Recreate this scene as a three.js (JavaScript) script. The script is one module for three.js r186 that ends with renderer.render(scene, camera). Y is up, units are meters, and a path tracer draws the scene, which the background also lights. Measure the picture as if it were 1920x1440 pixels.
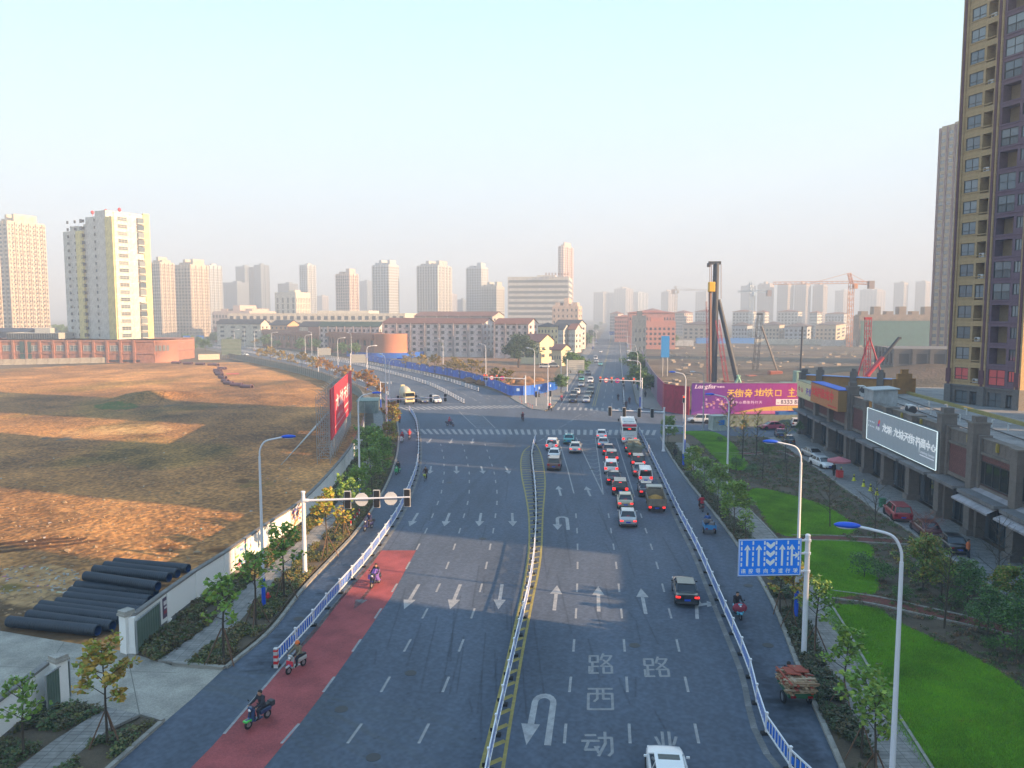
import * as THREE from 'three';
import { MarchingCubes } from 'three/addons/objects/MarchingCubes.js';
import { RoundedBoxGeometry } from 'three/addons/geometries/RoundedBoxGeometry.js';

// ---------------------------------------------------------------- camera, sky, sun, exposure
const FOCAL = 1461, EYE = 21, PITCH = Math.atan(130 / 1461);        // photo pixels, metres, radians
const scene = new THREE.Scene();
const camera = new THREE.PerspectiveCamera(2 * Math.atan(720 / FOCAL) * 180 / Math.PI, 4 / 3, 0.5, 8000);
camera.position.set(0, EYE, 0);
camera.rotation.x = -PITCH;
const renderer = new THREE.WebGLRenderer({ antialias: true });
renderer.toneMapping = THREE.LinearToneMapping;
renderer.toneMappingExposure = 3.1;
renderer.shadowMap.enabled = true;
const SUN_AZ = 20 * Math.PI / 180, SUN_EL = 18.5 * Math.PI / 180;
const SUN = new THREE.Vector3(Math.cos(SUN_AZ) * Math.cos(SUN_EL), Math.sin(SUN_EL), Math.sin(SUN_AZ) * Math.cos(SUN_EL));
{
  const W = 512, Hh = 256, d = new Float32Array(W * Hh * 4);
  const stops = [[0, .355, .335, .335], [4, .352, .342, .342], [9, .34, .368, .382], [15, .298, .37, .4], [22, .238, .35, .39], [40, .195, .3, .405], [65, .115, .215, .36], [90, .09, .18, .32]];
  for (let r = 0; r < Hh; r++) {
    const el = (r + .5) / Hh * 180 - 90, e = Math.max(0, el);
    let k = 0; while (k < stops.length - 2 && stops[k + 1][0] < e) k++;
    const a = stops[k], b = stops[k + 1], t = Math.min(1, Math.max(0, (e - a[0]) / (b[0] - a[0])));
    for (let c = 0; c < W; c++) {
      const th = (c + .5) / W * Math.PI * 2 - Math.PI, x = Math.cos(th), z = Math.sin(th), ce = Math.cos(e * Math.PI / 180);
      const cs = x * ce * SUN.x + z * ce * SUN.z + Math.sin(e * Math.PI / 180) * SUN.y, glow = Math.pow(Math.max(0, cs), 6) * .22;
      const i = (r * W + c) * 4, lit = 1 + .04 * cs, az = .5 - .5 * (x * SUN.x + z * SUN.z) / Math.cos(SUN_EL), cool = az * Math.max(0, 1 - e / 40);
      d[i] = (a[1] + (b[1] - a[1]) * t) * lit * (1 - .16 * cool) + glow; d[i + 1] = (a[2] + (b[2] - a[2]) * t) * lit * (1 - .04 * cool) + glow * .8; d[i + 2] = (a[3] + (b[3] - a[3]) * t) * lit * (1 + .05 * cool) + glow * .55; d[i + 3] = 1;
    }
  }
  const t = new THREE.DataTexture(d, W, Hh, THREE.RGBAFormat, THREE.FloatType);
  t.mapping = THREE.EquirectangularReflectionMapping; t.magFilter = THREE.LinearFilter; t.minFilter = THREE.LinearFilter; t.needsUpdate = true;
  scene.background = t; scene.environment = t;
}
const sun = new THREE.DirectionalLight(new THREE.Color(1, .63, .33), 5);
sun.name = 'sun'; sun.position.copy(SUN).multiplyScalar(600).add(new THREE.Vector3(0, 0, -120)); sun.target.position.set(0, 0, -120);
sun.castShadow = true; sun.shadow.radius = 1; sun.shadow.mapSize.set(2048, 2048);
Object.assign(sun.shadow.camera, { left: -350, right: 350, top: 350, bottom: -350, near: 1, far: 1600 });
scene.add(sun, sun.target);
scene.fog = new THREE.FogExp2(new THREE.Color(.7, .83, 1), 0.00095);

// ---------------------------------------------------------------- helpers
let seedState = 7;
const seed = (n) => { seedState = n >>> 0; };
const rnd = () => { seedState = (seedState + 0x6d2b79f5) | 0; let t = Math.imul(seedState ^ (seedState >>> 15), 1 | seedState); t = (t + Math.imul(t ^ (t >>> 7), 61 | t)) ^ t; return ((t ^ (t >>> 14)) >>> 0) / 4294967296; };
const rr = (a, b) => a + (b - a) * rnd();
const cp = Math.cos(PITCH), sp = Math.sin(PITCH), V3 = (x, y, z) => new THREE.Vector3(x, y, z);
function sight(px, py) { const u = (px - 960) / FOCAL, v = (720 - py) / FOCAL; return [u, -sp + v * cp, -cp - v * sp]; }
function G(px, py, h = 0) { const d = sight(px, py), t = (h - EYE) / d[1]; return [d[0] * t, d[2] * t]; }           // ground point [x, z] of a photo point
function atZ(px, py, z) { const d = sight(px, py), t = z / d[2]; return [d[0] * t, EYE + d[1] * t, z]; }             // point at a depth
function upAt(py, z) { const d = sight(960, py); return EYE + d[1] * z / d[2]; }
const GP = (list) => list.map(([x, y]) => G(x, y));
const used = new Map();
function numbered(n) { const k = used.get(n) ?? 0; used.set(n, k + 1); return k ? n + '_' + String(k).padStart(3, '0') : n; }
function tag(o, label, category, group, kind) {
  if (label) o.userData.label = label; if (category) o.userData.category = category;
  if (group) o.userData.group = group; if (kind) o.userData.kind = kind; return o;
}
function thing(name, label, category, pos = [0, 0, 0], turn = 0, group) {
  const o = new THREE.Group(); o.name = numbered(name); o.position.set(...pos); o.rotation.y = turn; scene.add(o);
  return tag(o, label, category, group);
}
function dup(src, label, pos, turn = 0, group, scale) {
  const r = src.clone(); r.name = numbered(src.name.replace(/_\d{3}$/, '')); scene.add(r);
  r.userData = { ...src.userData }; r.position.set(...pos); r.rotation.set(0, turn, 0); if (scale) r.scale.setScalar(scale);
  return tag(r, label, null, group);
}
function repaint(o, map) { o.traverse((c) => { const k = c.name.replace(/_\d{3}$/, ''); if (c.isMesh && map[k]) c.material = map[k]; }); return o; }
function mesh(name, geo, mat, parent = scene) {
  const m = new THREE.Mesh(geo, mat); m.name = parent === scene ? numbered(name) : name; m.castShadow = m.receiveShadow = true; parent.add(m); return m;
}
const nth = (i) => ['first', 'second', 'third', 'fourth', 'fifth', 'sixth', 'seventh', 'eighth', 'ninth', 'tenth', 'eleventh', 'twelfth', 'thirteenth', 'fourteenth', 'fifteenth', 'sixteenth', 'seventeenth', 'eighteenth', 'nineteenth', 'twentieth'][i];
const struct = (o) => { o.userData.kind = 'structure'; return o; };
const stuff = (o) => { o.userData.kind = 'stuff'; return o; };

// MB gathers simple solids into one geometry; uv runs in metres
class MB {
  constructor() { this.p = []; this.n = []; this.u = []; this.i = []; }
  quad(a, b, c, d, uv) {
    const k = this.p.length / 3, e = V3(...b).sub(V3(...a)), f = V3(...d).sub(V3(...a)), n = e.clone().cross(f).normalize();
    for (const q of [a, b, c, d]) { this.p.push(...q); this.n.push(n.x, n.y, n.z); }
    const w = e.length(), h = f.length();
    this.u.push(...(uv ?? [0, 0, w, 0, w, h, 0, h])); this.i.push(k, k + 1, k + 2, k, k + 2, k + 3); return this;
  }
  tri(a, b, c) {
    const k = this.p.length / 3, n = V3(...b).sub(V3(...a)).cross(V3(...c).sub(V3(...a))).normalize();
    for (const q of [a, b, c]) { this.p.push(...q); this.n.push(n.x, n.y, n.z); this.u.push(q[0] + q[2], q[1]); } this.i.push(k, k + 1, k + 2); return this;
  }
  geo(g, m) {
    const k = this.p.length / 3, P = g.attributes.position, N = g.attributes.normal, U = g.attributes.uv, v = V3(), nm = m && new THREE.Matrix3().getNormalMatrix(m);
    for (let i = 0; i < P.count; i++) {
      v.fromBufferAttribute(P, i); if (m) v.applyMatrix4(m); this.p.push(v.x, v.y, v.z);
      v.fromBufferAttribute(N, i); if (m) v.applyMatrix3(nm).normalize(); this.n.push(v.x, v.y, v.z);
      this.u.push(U ? U.getX(i) : 0, U ? U.getY(i) : 0);
    }
    if (g.index) for (let i = 0; i < g.index.count; i++) this.i.push(k + g.index.getX(i)); else for (let i = 0; i < P.count; i++) this.i.push(k + i);
    return this;
  }
  box(cx, cy, cz, w, h, d, ry = 0, rx = 0, rz = 0) {                     // centre and size
    const m = new THREE.Matrix4().compose(V3(cx, cy, cz), new THREE.Quaternion().setFromEuler(new THREE.Euler(rx, ry, rz, 'YXZ')), V3(1, 1, 1));
    const x = w / 2, y = h / 2, z = d / 2, q = (...c) => c.map((s) => V3(s[0] * x, s[1] * y, s[2] * z).applyMatrix4(m).toArray());
    for (const f of [[[-1, -1, 1], [1, -1, 1], [1, 1, 1], [-1, 1, 1]], [[1, -1, -1], [-1, -1, -1], [-1, 1, -1], [1, 1, -1]], [[1, -1, 1], [1, -1, -1], [1, 1, -1], [1, 1, 1]],
      [[-1, -1, -1], [-1, -1, 1], [-1, 1, 1], [-1, 1, -1]], [[-1, 1, 1], [1, 1, 1], [1, 1, -1], [-1, 1, -1]], [[-1, -1, -1], [1, -1, -1], [1, -1, 1], [-1, -1, 1]]]) this.quad(...q(...f));
    return this;
  }
  bar(a, b, r, r2 = r, sides = 8) {                                      // tapered round bar from a to b
    const A = V3(...a), B = V3(...b), d = B.clone().sub(A), L = d.length(), g = new THREE.CylinderGeometry(r2, r, L, sides, 1);
    return this.geo(g, new THREE.Matrix4().compose(A.add(B).multiplyScalar(.5), new THREE.Quaternion().setFromUnitVectors(V3(0, 1, 0), d.normalize()), V3(1, 1, 1)));
  }
  beam(a, b, w, h = w) {                                                // square bar
    const A = V3(...a), B = V3(...b), d = B.clone().sub(A), L = d.length(), g = new THREE.BoxGeometry(w, h, L), z = d.normalize();
    const x = Math.abs(z.y) > .99 ? V3(1, 0, 0) : V3(0, 1, 0).cross(z).normalize(), y = z.clone().cross(x), m = new THREE.Matrix4().makeBasis(x, y, z).setPosition(A.add(B).multiplyScalar(.5));
    return this.geo(g, m);
  }
  rbox(cx, cy, cz, w, h, d, r = .03, ry = 0, rx = 0, seg = 2) {
    return this.geo(new RoundedBoxGeometry(w, h, d, seg, r), new THREE.Matrix4().compose(V3(cx, cy, cz), new THREE.Quaternion().setFromEuler(new THREE.Euler(rx, ry, 0, 'YXZ')), V3(1, 1, 1)));
  }
  tube(pts, r, sides = 7, seg = 20) { return this.geo(new THREE.TubeGeometry(new THREE.CatmullRomCurve3(pts.map((p) => V3(...p))), seg, r, sides)); }
  lathe(prof, x = 0, y = 0, z = 0, seg = 14) { return this.geo(new THREE.LatheGeometry(prof.map((p) => new THREE.Vector2(...p)), seg), new THREE.Matrix4().makeTranslation(x, y, z)); }
  ball(x, y, z, rx, ry = rx, rz = rx, s = 8) { return this.geo(new THREE.SphereGeometry(1, s + 2, s), new THREE.Matrix4().compose(V3(x, y, z), new THREE.Quaternion(), V3(rx, ry, rz))); }
  get empty() { return !this.i.length; }
  geometry() {
    const g = new THREE.BufferGeometry();
    g.setAttribute('position', new THREE.Float32BufferAttribute(this.p, 3)); g.setAttribute('normal', new THREE.Float32BufferAttribute(this.n, 3));
    g.setAttribute('uv', new THREE.Float32BufferAttribute(this.u, 2)); g.setIndex(this.i); return g;
  }
  build(name, mat, parent) { return mesh(name, this.geometry(), mat, parent); }
}
// flat polygon on the ground (uv = x, z in metres), and a slab with sides
function sheetGeo(pts, y, y0) {
  const sh = new THREE.Shape(pts.map(([x, z]) => new THREE.Vector2(x, -z))), g = new THREE.ShapeGeometry(sh), b = new MB(), P = g.attributes.position;
  for (let i = 0; i < P.count; i++) { b.p.push(P.getX(i), y, -P.getY(i)); b.n.push(0, 1, 0); b.u.push(P.getX(i), -P.getY(i)); }
  for (let i = 0; i < g.index.count; i++) b.i.push(g.index.getX(i));
  if (y0 !== undefined) {
    const ccw = THREE.ShapeUtils.area(sh.getPoints()) > 0, q = ccw ? pts : [...pts].reverse();
    q.forEach((a, i) => { const c = q[(i + 1) % q.length]; b.quad([a[0], y0, a[1]], [c[0], y0, c[1]], [c[0], y, c[1]], [a[0], y, a[1]]); });
  }
  return b.geometry();
}
const sheet = (name, pts, y, mat, y0) => struct(mesh(name, sheetGeo(pts, y, y0), mat));
// polylines on the ground
function along(line, step) {
  const out = []; let total = 0; const L = [];
  for (let i = 1; i < line.length; i++) { const l = Math.hypot(line[i][0] - line[i - 1][0], line[i][1] - line[i - 1][1]); L.push(l); total += l; }
  const n = Math.max(1, Math.round(total / step));
  for (let k = 0; k <= n; k++) {
    let s = total * k / n, i = 0; while (i < L.length - 1 && s > L[i]) s -= L[i++];
    const t = Math.min(1, s / L[i]), a = line[i], b = line[i + 1]; out.push([a[0] + (b[0] - a[0]) * t, a[1] + (b[1] - a[1]) * t, Math.atan2(b[0] - a[0], b[1] - a[1])]);
  }
  return out;
}
function smooth(line, n = 6) { return new THREE.CatmullRomCurve3(line.map(([x, z]) => V3(x, 0, z)), false, 'centripetal').getPoints(line.length * n).map((v) => [v.x, v.z]); }
function offset(line, d) {                                               // d > 0: to the right of travel
  return line.map((p, i) => { const a = line[Math.max(0, i - 1)], b = line[Math.min(line.length - 1, i + 1)], l = Math.hypot(b[0] - a[0], b[1] - a[1]) || 1; return [p[0] - (b[1] - a[1]) / l * d, p[1] + (b[0] - a[0]) / l * d]; });
}
const strip = (line, d0, d1) => [...offset(line, d0), ...offset(line, d1).reverse()];
function atRow(line, z) { for (let i = 1; i < line.length; i++) { const a = line[i - 1], b = line[i]; if ((a[1] - z) * (b[1] - z) <= 0) { const t = (z - a[1]) / (b[1] - a[1] || 1); return [a[0] + (b[0] - a[0]) * t, z, Math.atan2(b[0] - a[0], b[1] - a[1])]; } } return null; }
function inPoly(x, z, poly) { let c = false; for (let i = 0, j = poly.length - 1; i < poly.length; j = i++) { const a = poly[i], b = poly[j]; if ((a[1] > z) !== (b[1] > z) && x < (b[0] - a[0]) * (z - a[1]) / (b[1] - a[1]) + a[0]) c = !c; } return c; }

// ---------------------------------------------------------------- noise and textures
const PERM = (() => { seed(11); const a = [...Array(256).keys()]; for (let i = 255; i; i--) { const j = Math.floor(rnd() * (i + 1)); [a[i], a[j]] = [a[j], a[i]]; } return a; })();
function vn(x, y, per) {
  const X = Math.floor(x), Y = Math.floor(y), fx = x - X, fy = y - Y, w = (a) => ((a % per) + per) % per, h = (a, b) => PERM[(PERM[w(a) & 255] + w(b)) & 255] / 255;
  const s = fx * fx * (3 - 2 * fx), t = fy * fy * (3 - 2 * fy), a = h(X, Y), b = h(X + 1, Y), c = h(X, Y + 1), d = h(X + 1, Y + 1);
  return a + (b - a) * s + (c - a) * t + (a - b - c + d) * s * t;
}
function fbm(u, v, f, oct) { let s = 0, a = .5, n = 0; for (let o = 0; o < oct; o++) { s += a * vn(u * f, v * f, f); n += a; a *= .55; f *= 2; } return s / n; }
function tex(size, metres, fn, srgb = true) {                            // fn(u, v) in 0..1, tileable -> [r, g, b] 0..1 as displayed
  const d = new Uint8Array(size * size * 4);
  for (let y = 0; y < size; y++) for (let x = 0; x < size; x++) { const c = fn(x / size, y / size), i = (y * size + x) * 4; for (let k = 0; k < 3; k++) d[i + k] = Math.max(0, Math.min(255, c[k] * 255)); d[i + 3] = 255; }
  const t = new THREE.DataTexture(d, size, size); t.wrapS = t.wrapT = THREE.RepeatWrapping; t.magFilter = THREE.LinearFilter; t.minFilter = THREE.LinearMipmapLinearFilter;
  if (srgb) t.colorSpace = THREE.SRGBColorSpace; t.repeat.set(1 / metres[0], 1 / metres[1]); t.needsUpdate = true; return t;
}
function canvasTex(w, h, draw, srgb = true) {
  const c = document.createElement('canvas'); c.width = w; c.height = h; draw(c.getContext('2d'), w, h);
  const t = new THREE.CanvasTexture(c); if (srgb) t.colorSpace = THREE.SRGBColorSpace; t.magFilter = THREE.LinearFilter; return t;
}
const grey = (g) => [g, g, g];
const grainTex = tex(256, [1.5, 1.5], (u, v) => grey(.5 + .9 * (fbm(u, v, 32, 3) - .5)), false);
const roughTex = tex(512, [6, 6], (u, v) => grey(.5 + 1.1 * (fbm(u, v, 12, 6) - .5)), false);
const mottle = tex(512, [7, 7], (u, v) => grey(.86 + .34 * (fbm(u, v, 6, 6) - .5) + .14 * (vn(u * 128, v * 128, 128) - .5)));
const mottleFine = tex(512, [3, 3], (u, v) => grey(.87 + .3 * (fbm(u, v, 10, 5) - .5)));
const streak = tex(512, [8, 5], (u, v) => grey(.9 + .26 * (fbm(u * 1, v * .25, 24, 4) - .5) + .2 * (fbm(u, v, 5, 5) - .5)));
const mats = new Map();
function M(r, g, b, o = {}) {                                             // linear base colour
  const key = [r, g, b, o.rough, o.metal, o.map?.uuid, o.bump?.uuid, o.bs, o.em, o.coat, o.trans, o.side, o.name].join();
  if (!mats.has(key)) {
    const m = new (o.coat || o.trans || o.spec !== undefined ? THREE.MeshPhysicalMaterial : THREE.MeshStandardMaterial)({ color: new THREE.Color(r, g, b), roughness: o.rough ?? .8, metalness: o.metal ?? 0 });
    if (o.map) m.map = o.map; if (o.bump) { m.bumpMap = o.bump; m.bumpScale = o.bs ?? .01; }
    if (o.coat) { m.clearcoat = o.coat; m.clearcoatRoughness = .05; }
    if (o.trans) { m.transmission = o.trans; m.thickness = 0; m.side = THREE.DoubleSide; }
    if (o.em) { m.emissive = new THREE.Color(...o.em); m.emissiveIntensity = 1; }
    mats.set(key, m);
  }
  return mats.get(key);
}
const mat = {
  white: M(.74, .75, .76, { rough: .45, map: mottleFine }), pole: M(.62, .64, .68, { rough: .4 }), blue: M(.015, .09, .62, { rough: .42 }), black: M(.014, .014, .016, { rough: .5 }),
  darkMetal: M(.05, .05, .055, { rough: .5, metal: .3 }), steel: M(.38, .4, .42, { rough: .45, metal: .6 }), rubber: M(.016, .016, .017, { rough: .85 }), chrome: M(.6, .6, .62, { rough: .18, metal: 1 }),
  glass: M(.018, .024, .028, { rough: .06, coat: .4 }), carGlass: M(.012, .016, .019, { rough: .05, coat: .5 }), red: M(.55, .02, .025, { rough: .45 }), orange: M(.75, .16, .02, { rough: .5 }), yellow: M(.75, .55, .03, { rough: .5 }),
  concrete: M(.4, .385, .35, { rough: .9, map: mottle, bump: grainTex, bs: .004 }), stone: M(.3, .29, .27, { rough: .9, map: mottle, bump: grainTex, bs: .004 }),
  wallWhite: M(.82, .82, .81, { rough: .8, bump: grainTex, bs: .003 }), bark: M(.1, .08, .06, { rough: .95, map: mottleFine, bump: grainTex, bs: .01 }), wood: M(.34, .22, .12, { rough: .85, map: mottleFine }),
  tail: M(.3, .004, .004, { rough: .25, em: [.85, .02, .015] }), tailOff: M(.22, .006, .008, { rough: .2 }), lampGlass: M(.75, .76, .78, { rough: .12, coat: .5 }), plateBlue: M(.01, .07, .5, { rough: .4 }),
};
// ---------------------------------------------------------------- ground, roads, kerbs, markings
const kerbR = smooth([[20.5, -12], ...GP([[1640, 1600], [1573, 1440], [1500, 1270], [1440, 1120], [1373, 1012], [1330, 955], [1288, 903], [1250, 846], [1237, 820]])]);
const kerbL = smooth(GP([[420, 1253], [500, 1187], [567, 1103], [622, 1045], [664, 1000], [706, 940], [729, 896], [742, 857], [746, 826], [744, 795], [736, 770], [722, 752], [698, 735], [660, 718], [600, 697], [540, 682], [470, 668], [400, 655], [300, 641]]));
const kerbL2 = smooth([[-19.2, -14], ...GP([[100, 1545], [213, 1440], [306, 1357]])]);
const farRoadL = GP([[1025, 771], [1038, 764], [1046, 752], [1066, 724], [1092, 685], [1120, 640], [1138, 612], [1149, 598]]);
const farRoadR = GP([[1240, 770], [1200, 764], [1192, 756], [1184, 720], [1176, 680], [1172, 640], [1170, 612], [1169, 598]]);
const leftRoadFar = GP([[300, 633], [400, 646], [460, 653], [550, 663], [650, 675], [740, 690], [800, 702], [850, 711], [900, 725], [940, 738], [956, 746], [975, 757], [995, 767], [1025, 771]]);
const asphaltMap = canvasTex(1024, 2048, (c, w, h) => {                   // x -40..40, z -20..-180
  seed(5);
  const im = c.createImageData(w, h);
  for (let y = 0; y < h; y++) for (let x = 0; x < w; x++) {
    const u = x / 1024, v = y / 1024, f = 226 * (.9 + .14 * (fbm(u, v, 10, 4) - .5) + .2 * (vn(x * .5, y * .5, 512) - .5) + .16 * (fbm(u, v * .15, 40, 2) - .5));
    const i = (y * w + x) * 4; im.data[i] = f * .97; im.data[i + 1] = f; im.data[i + 2] = f * 1.04; im.data[i + 3] = 255;
  }
  c.putImageData(im, 0, 0);
  const P = (p) => [(p[0] + 40) / 80 * w, (-p[1] - 20) / 160 * h];
  const path = (pts, wid, col) => { c.strokeStyle = col; c.lineWidth = wid; c.lineCap = 'round'; c.beginPath(); pts.forEach((p, i) => { const q = P(p); i ? c.lineTo(...q) : c.moveTo(...q); }); c.stroke(); };
  for (let k = 0; k < 46; k++) {                                          // tyre polish along the lanes
    const x0 = 560 + k * 15 + rr(-8, 8), line = GP([[960 + (x0 - 900) * 2.6, 1500], [1125 + (x0 - 900) * .55, 800]]);
    path(line, rr(3, 9), rnd() < .5 ? 'rgba(120,122,126,.09)' : 'rgba(250,248,240,.08)');
  }
  for (let k = 0; k < 34; k++) {                                          // pale mud tracks turning out of the site entrance
    const a = rr(-1, 1), b = rr(-1, 1), from = GP([[230 + a * 60, 1262 + a * 40]])[0], mid = GP([[520 + a * 120, 1275 + b * 30 + a * 40]])[0], to = GP([[760 + rr(-120, 190), 1430 + b * 90]])[0];
    path(new THREE.QuadraticBezierCurve(new THREE.Vector2(...from), new THREE.Vector2(...mid), new THREE.Vector2(...to)).getPoints(16).map((v) => [v.x, v.y]), rr(1.5, 4.5), `rgba(205,196,170,${rr(.05, .17)})`);
  }
  for (let k = 0; k < 420; k++) {                                         // damp stains beside the railings, with ragged outlines
    const t = rnd(), left = rnd() < .4, p = left ? GP([[505 + t * 215 - rr(0, 46) * (1.1 - t), 1262 - t * 270]])[0] : GP([[1500 - t * 300 + rr(4, 46) * (1.1 - t), 1440 - t * 600]])[0];
    const q = P(p); c.fillStyle = `rgba(60,64,72,${rr(.06, .18)})`; c.beginPath(); c.ellipse(q[0], q[1], rr(2, 10), rr(1, 5), rr(-.3, .3), 0, 7); c.fill();
  }
  for (let k = 0; k < 90; k++) {                                          // repair joints and sealed cracks
    const p = GP([[rr(700, 1300), rr(800, 1400)]])[0]; path([p, [p[0] + rr(-.4, .4), p[1] - rr(1, 12)]], .9, 'rgba(50,54,60,.35)');
  }
  for (let k = 0; k < 500; k++) { const q = P(GP([[rr(400, 1560), rr(760, 1440)]])[0]); c.fillStyle = rnd() < .5 ? 'rgba(190,185,170,.25)' : 'rgba(15,15,15,.25)'; c.fillRect(q[0], q[1], rr(.6, 1.6), rr(.6, 2)); }
});
asphaltMap.wrapS = asphaltMap.wrapT = THREE.MirroredRepeatWrapping; asphaltMap.flipY = true; asphaltMap.repeat.set(1 / 80, 1 / 160); asphaltMap.offset.set(.5, 1.125);
const asphalt = M(.122, .148, .19, { rough: .82, map: asphaltMap, bump: grainTex, bs: .002 });
const earthTex = tex(512, [60, 60], (u, v) => { const n = fbm(u, v, 5, 6), k = fbm(u + .3, v + .7, 3, 3); return [.62 + .5 * (n - .5), .56 + .46 * (n - .5) + .08 * (k - .5), .46 + .4 * (n - .5)]; });
sheet('ground', [[-3200, 300], [3200, 300], [3200, -3200], [-3200, -3200]], -.1, M(.3, .29, .26, { rough: 1, map: earthTex }));
const roadPts = [[-26, -8], [20, -8], ...kerbR, ...GP([[1262, 814], [1400, 818], [1520, 824], [1520, 786], [1400, 776], [1300, 772]]), ...farRoadR, ...farRoadL.slice().reverse(), ...leftRoadFar.slice().reverse(), ...kerbL.slice().reverse(), ...GP([[325, 1250], [240, 1275], [306, 1357]]), ...kerbL2.slice().reverse()];
const road = sheet('road', roadPts, 0, asphalt);
tag(road, 'grey asphalt road with intersection and side roads');
const paint = M(.4, .41, .42, { rough: .8, map: mottleFine }), yellowPaint = M(.42, .35, .1, { rough: .8, map: mottleFine });
// flat strips of paint 4 mm above the asphalt
function bandGeo(line, w, y = .004) { const b = new MB(), L = offset(line, -w / 2), R = offset(line, w / 2); for (let i = 1; i < line.length; i++) b.quad([L[i - 1][0], y, L[i - 1][1]], [R[i - 1][0], y, R[i - 1][1]], [R[i][0], y, R[i][1]], [L[i][0], y, L[i][1]]); return b.geometry(); }
const band = (name, line, w, m = paint, y) => mesh(name, bandGeo(line, w, y), m, road);
const poly = (name, pts, m = paint, y = .004) => mesh(name, sheetGeo(pts, y), m, road);
const mid = (A, B, t) => [A[0] + (B[0] - A[0]) * t, A[1] + (B[1] - A[1]) * t];

// red lane
poly('red_lane', GP([[330, 1468], [400, 1397], [488, 1297], [560, 1213], [633, 1127], [675, 1075], [712, 1032], [780, 1032], [733, 1120], [669, 1212], [617, 1285], [547, 1377], [470, 1470]]), M(.4, .085, .085, { rough: .85, map: mottle, bump: grainTex, bs: .004 }));
band('edge_line', smooth(GP([[420, 1376], [488, 1297], [560, 1213]]), 3).slice(0, 11), .15, paint, .008);
// dashed lane lines
const rows = [1470, 1375, 1283, 1210, 1150, 1102, 1060, 1025, 995, 967, 943, 922, 903, 887, 872, 858, 845, 834];
const laneL = [
  GP([[440, 1480], [547, 1375], [617, 1283], [669, 1210], [709, 1150], [740, 1102], [765, 1060], [784, 1025], [799, 995], [811, 967], [821, 943], [828, 922], [833, 887], [832, 858], [826, 832]]),
  GP([[578, 1480], [666, 1377], [722, 1285], [764, 1210], [797, 1150], [822, 1102], [839, 1060], [852, 1025], [862, 995], [870, 967], [877, 943], [880, 922], [880, 887], [875, 858], [867, 832]]),
  GP([[730, 1480], [794, 1380], [835, 1286], [865, 1210], [887, 1150], [902, 1102], [912, 1060], [919, 1025], [925, 995], [929, 967], [932, 943], [932, 922], [927, 887], [918, 858], [909, 832]])];
const laneR = [
  GP([[1054, 1480], [1059, 1377], [1069, 1285], [1076, 1210], [1080, 1150], [1082, 1102], [1083, 1060], [1083, 1025], [1082, 995], [1080, 967], [1078, 940]]),
  GP([[1187, 1480], [1181, 1387], [1176, 1291], [1171, 1216], [1166, 1156], [1161, 1106], [1156, 1064], [1151, 1028], [1146, 997], [1142, 970], [1136, 940]]),
  GP([[1330, 1480], [1313, 1408], [1293, 1309], [1276, 1232], [1261, 1167], [1247, 1116], [1236, 1073], [1225, 1036], [1214, 1003], [1205, 976], [1196, 948]])];
for (const L of [...laneL, ...laneR]) for (const y of rows) {
  const z = G(960, y)[1], a = atRow(L, z - .93), b = atRow(L, z + .93);
  if (a && b) band('lane_dash', [b.slice(0, 2), a.slice(0, 2)], .15, paint, .008);
}
const solid = (pts, w = .15, m = paint) => band('lane_line', GP(pts), w, m);
solid([[1076, 925], [1064, 879], [1052, 839], [1044, 822]]); solid([[1131, 927], [1106, 875], [1080, 820]]); solid([[1131, 927], [1124, 875], [1116, 819]]); solid([[1190, 932], [1172, 875], [1155, 821]]);
for (let k = 0; k < 11; k++) { const y = 824 + k * 7.2, t = (y - 820) / 107, a = G(1080 + 51 * t, y), b = G(1116 + 15 * t, y), m = mid(a, b, .5); band('hatch_line', [a, [m[0], m[1] + 1.1], b], .14); }
solid([[1117, 820], [1158, 821], [1195, 822]], .3); solid([[1199, 823], [1228, 823]], .3); solid([[1005, 834], [1030, 834]], .3); solid([[1044, 822], [1078, 821]], .3);
// kerb strip that carries the railings
const railL = smooth(GP([[518, 1250], [547, 1217], [573, 1190], [613, 1140], [648, 1100], [687, 1055], [712, 1020], [747, 967], [768, 920], [781, 883], [785, 847], [783, 810], [779, 789], [767, 769]]), 4);
const railR = smooth([[18.6, -20], ...GP([[1475, 1440], [1402, 1255], [1347, 1127], [1310, 1040], [1273, 968], [1240, 898], [1215, 846], [1199, 814]])], 4);
const railC = smooth([[-1.9, -22], ...GP([[916, 1445], [943, 1323], [968, 1213], [990, 1120], [1000, 1060], [1005, 985], [1004, 930], [999, 880], [997, 855], [1004, 826]])], 4);
band('concrete_strip', offset(railR, -.45), .34, M(.25, .25, .24, { rough: .9, map: mottle })); band('concrete_strip', offset(railL, .4), .3, M(.25, .25, .24, { rough: .9, map: mottle }));
// yellow median
const medL = smooth(GP([[885, 1500], [902, 1440], [957, 1213], [990, 1047], [992, 975], [987, 935], [978, 890], [977, 862], [983, 845], [994, 836]]), 4), medR = smooth(GP([[935, 1500], [943, 1440], [977, 1237], [998, 1127], [1013, 1050], [1018, 960], [1022, 905], [1019, 873], [1012, 846], [1004, 832]]), 4);
band('median_line', medL, .18, yellowPaint); band('median_line', medR, .18, yellowPaint);
for (let z = -33; z > -119; z -= 1.55) { const a = atRow(medL, z - .1), b = atRow(medR, z - .75); if (a && b && b[0] - a[0] > .5) band('hatch_line', [[a[0] + .1, a[1]], [b[0] - .1, b[1]]], .3, yellowPaint); }
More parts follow.
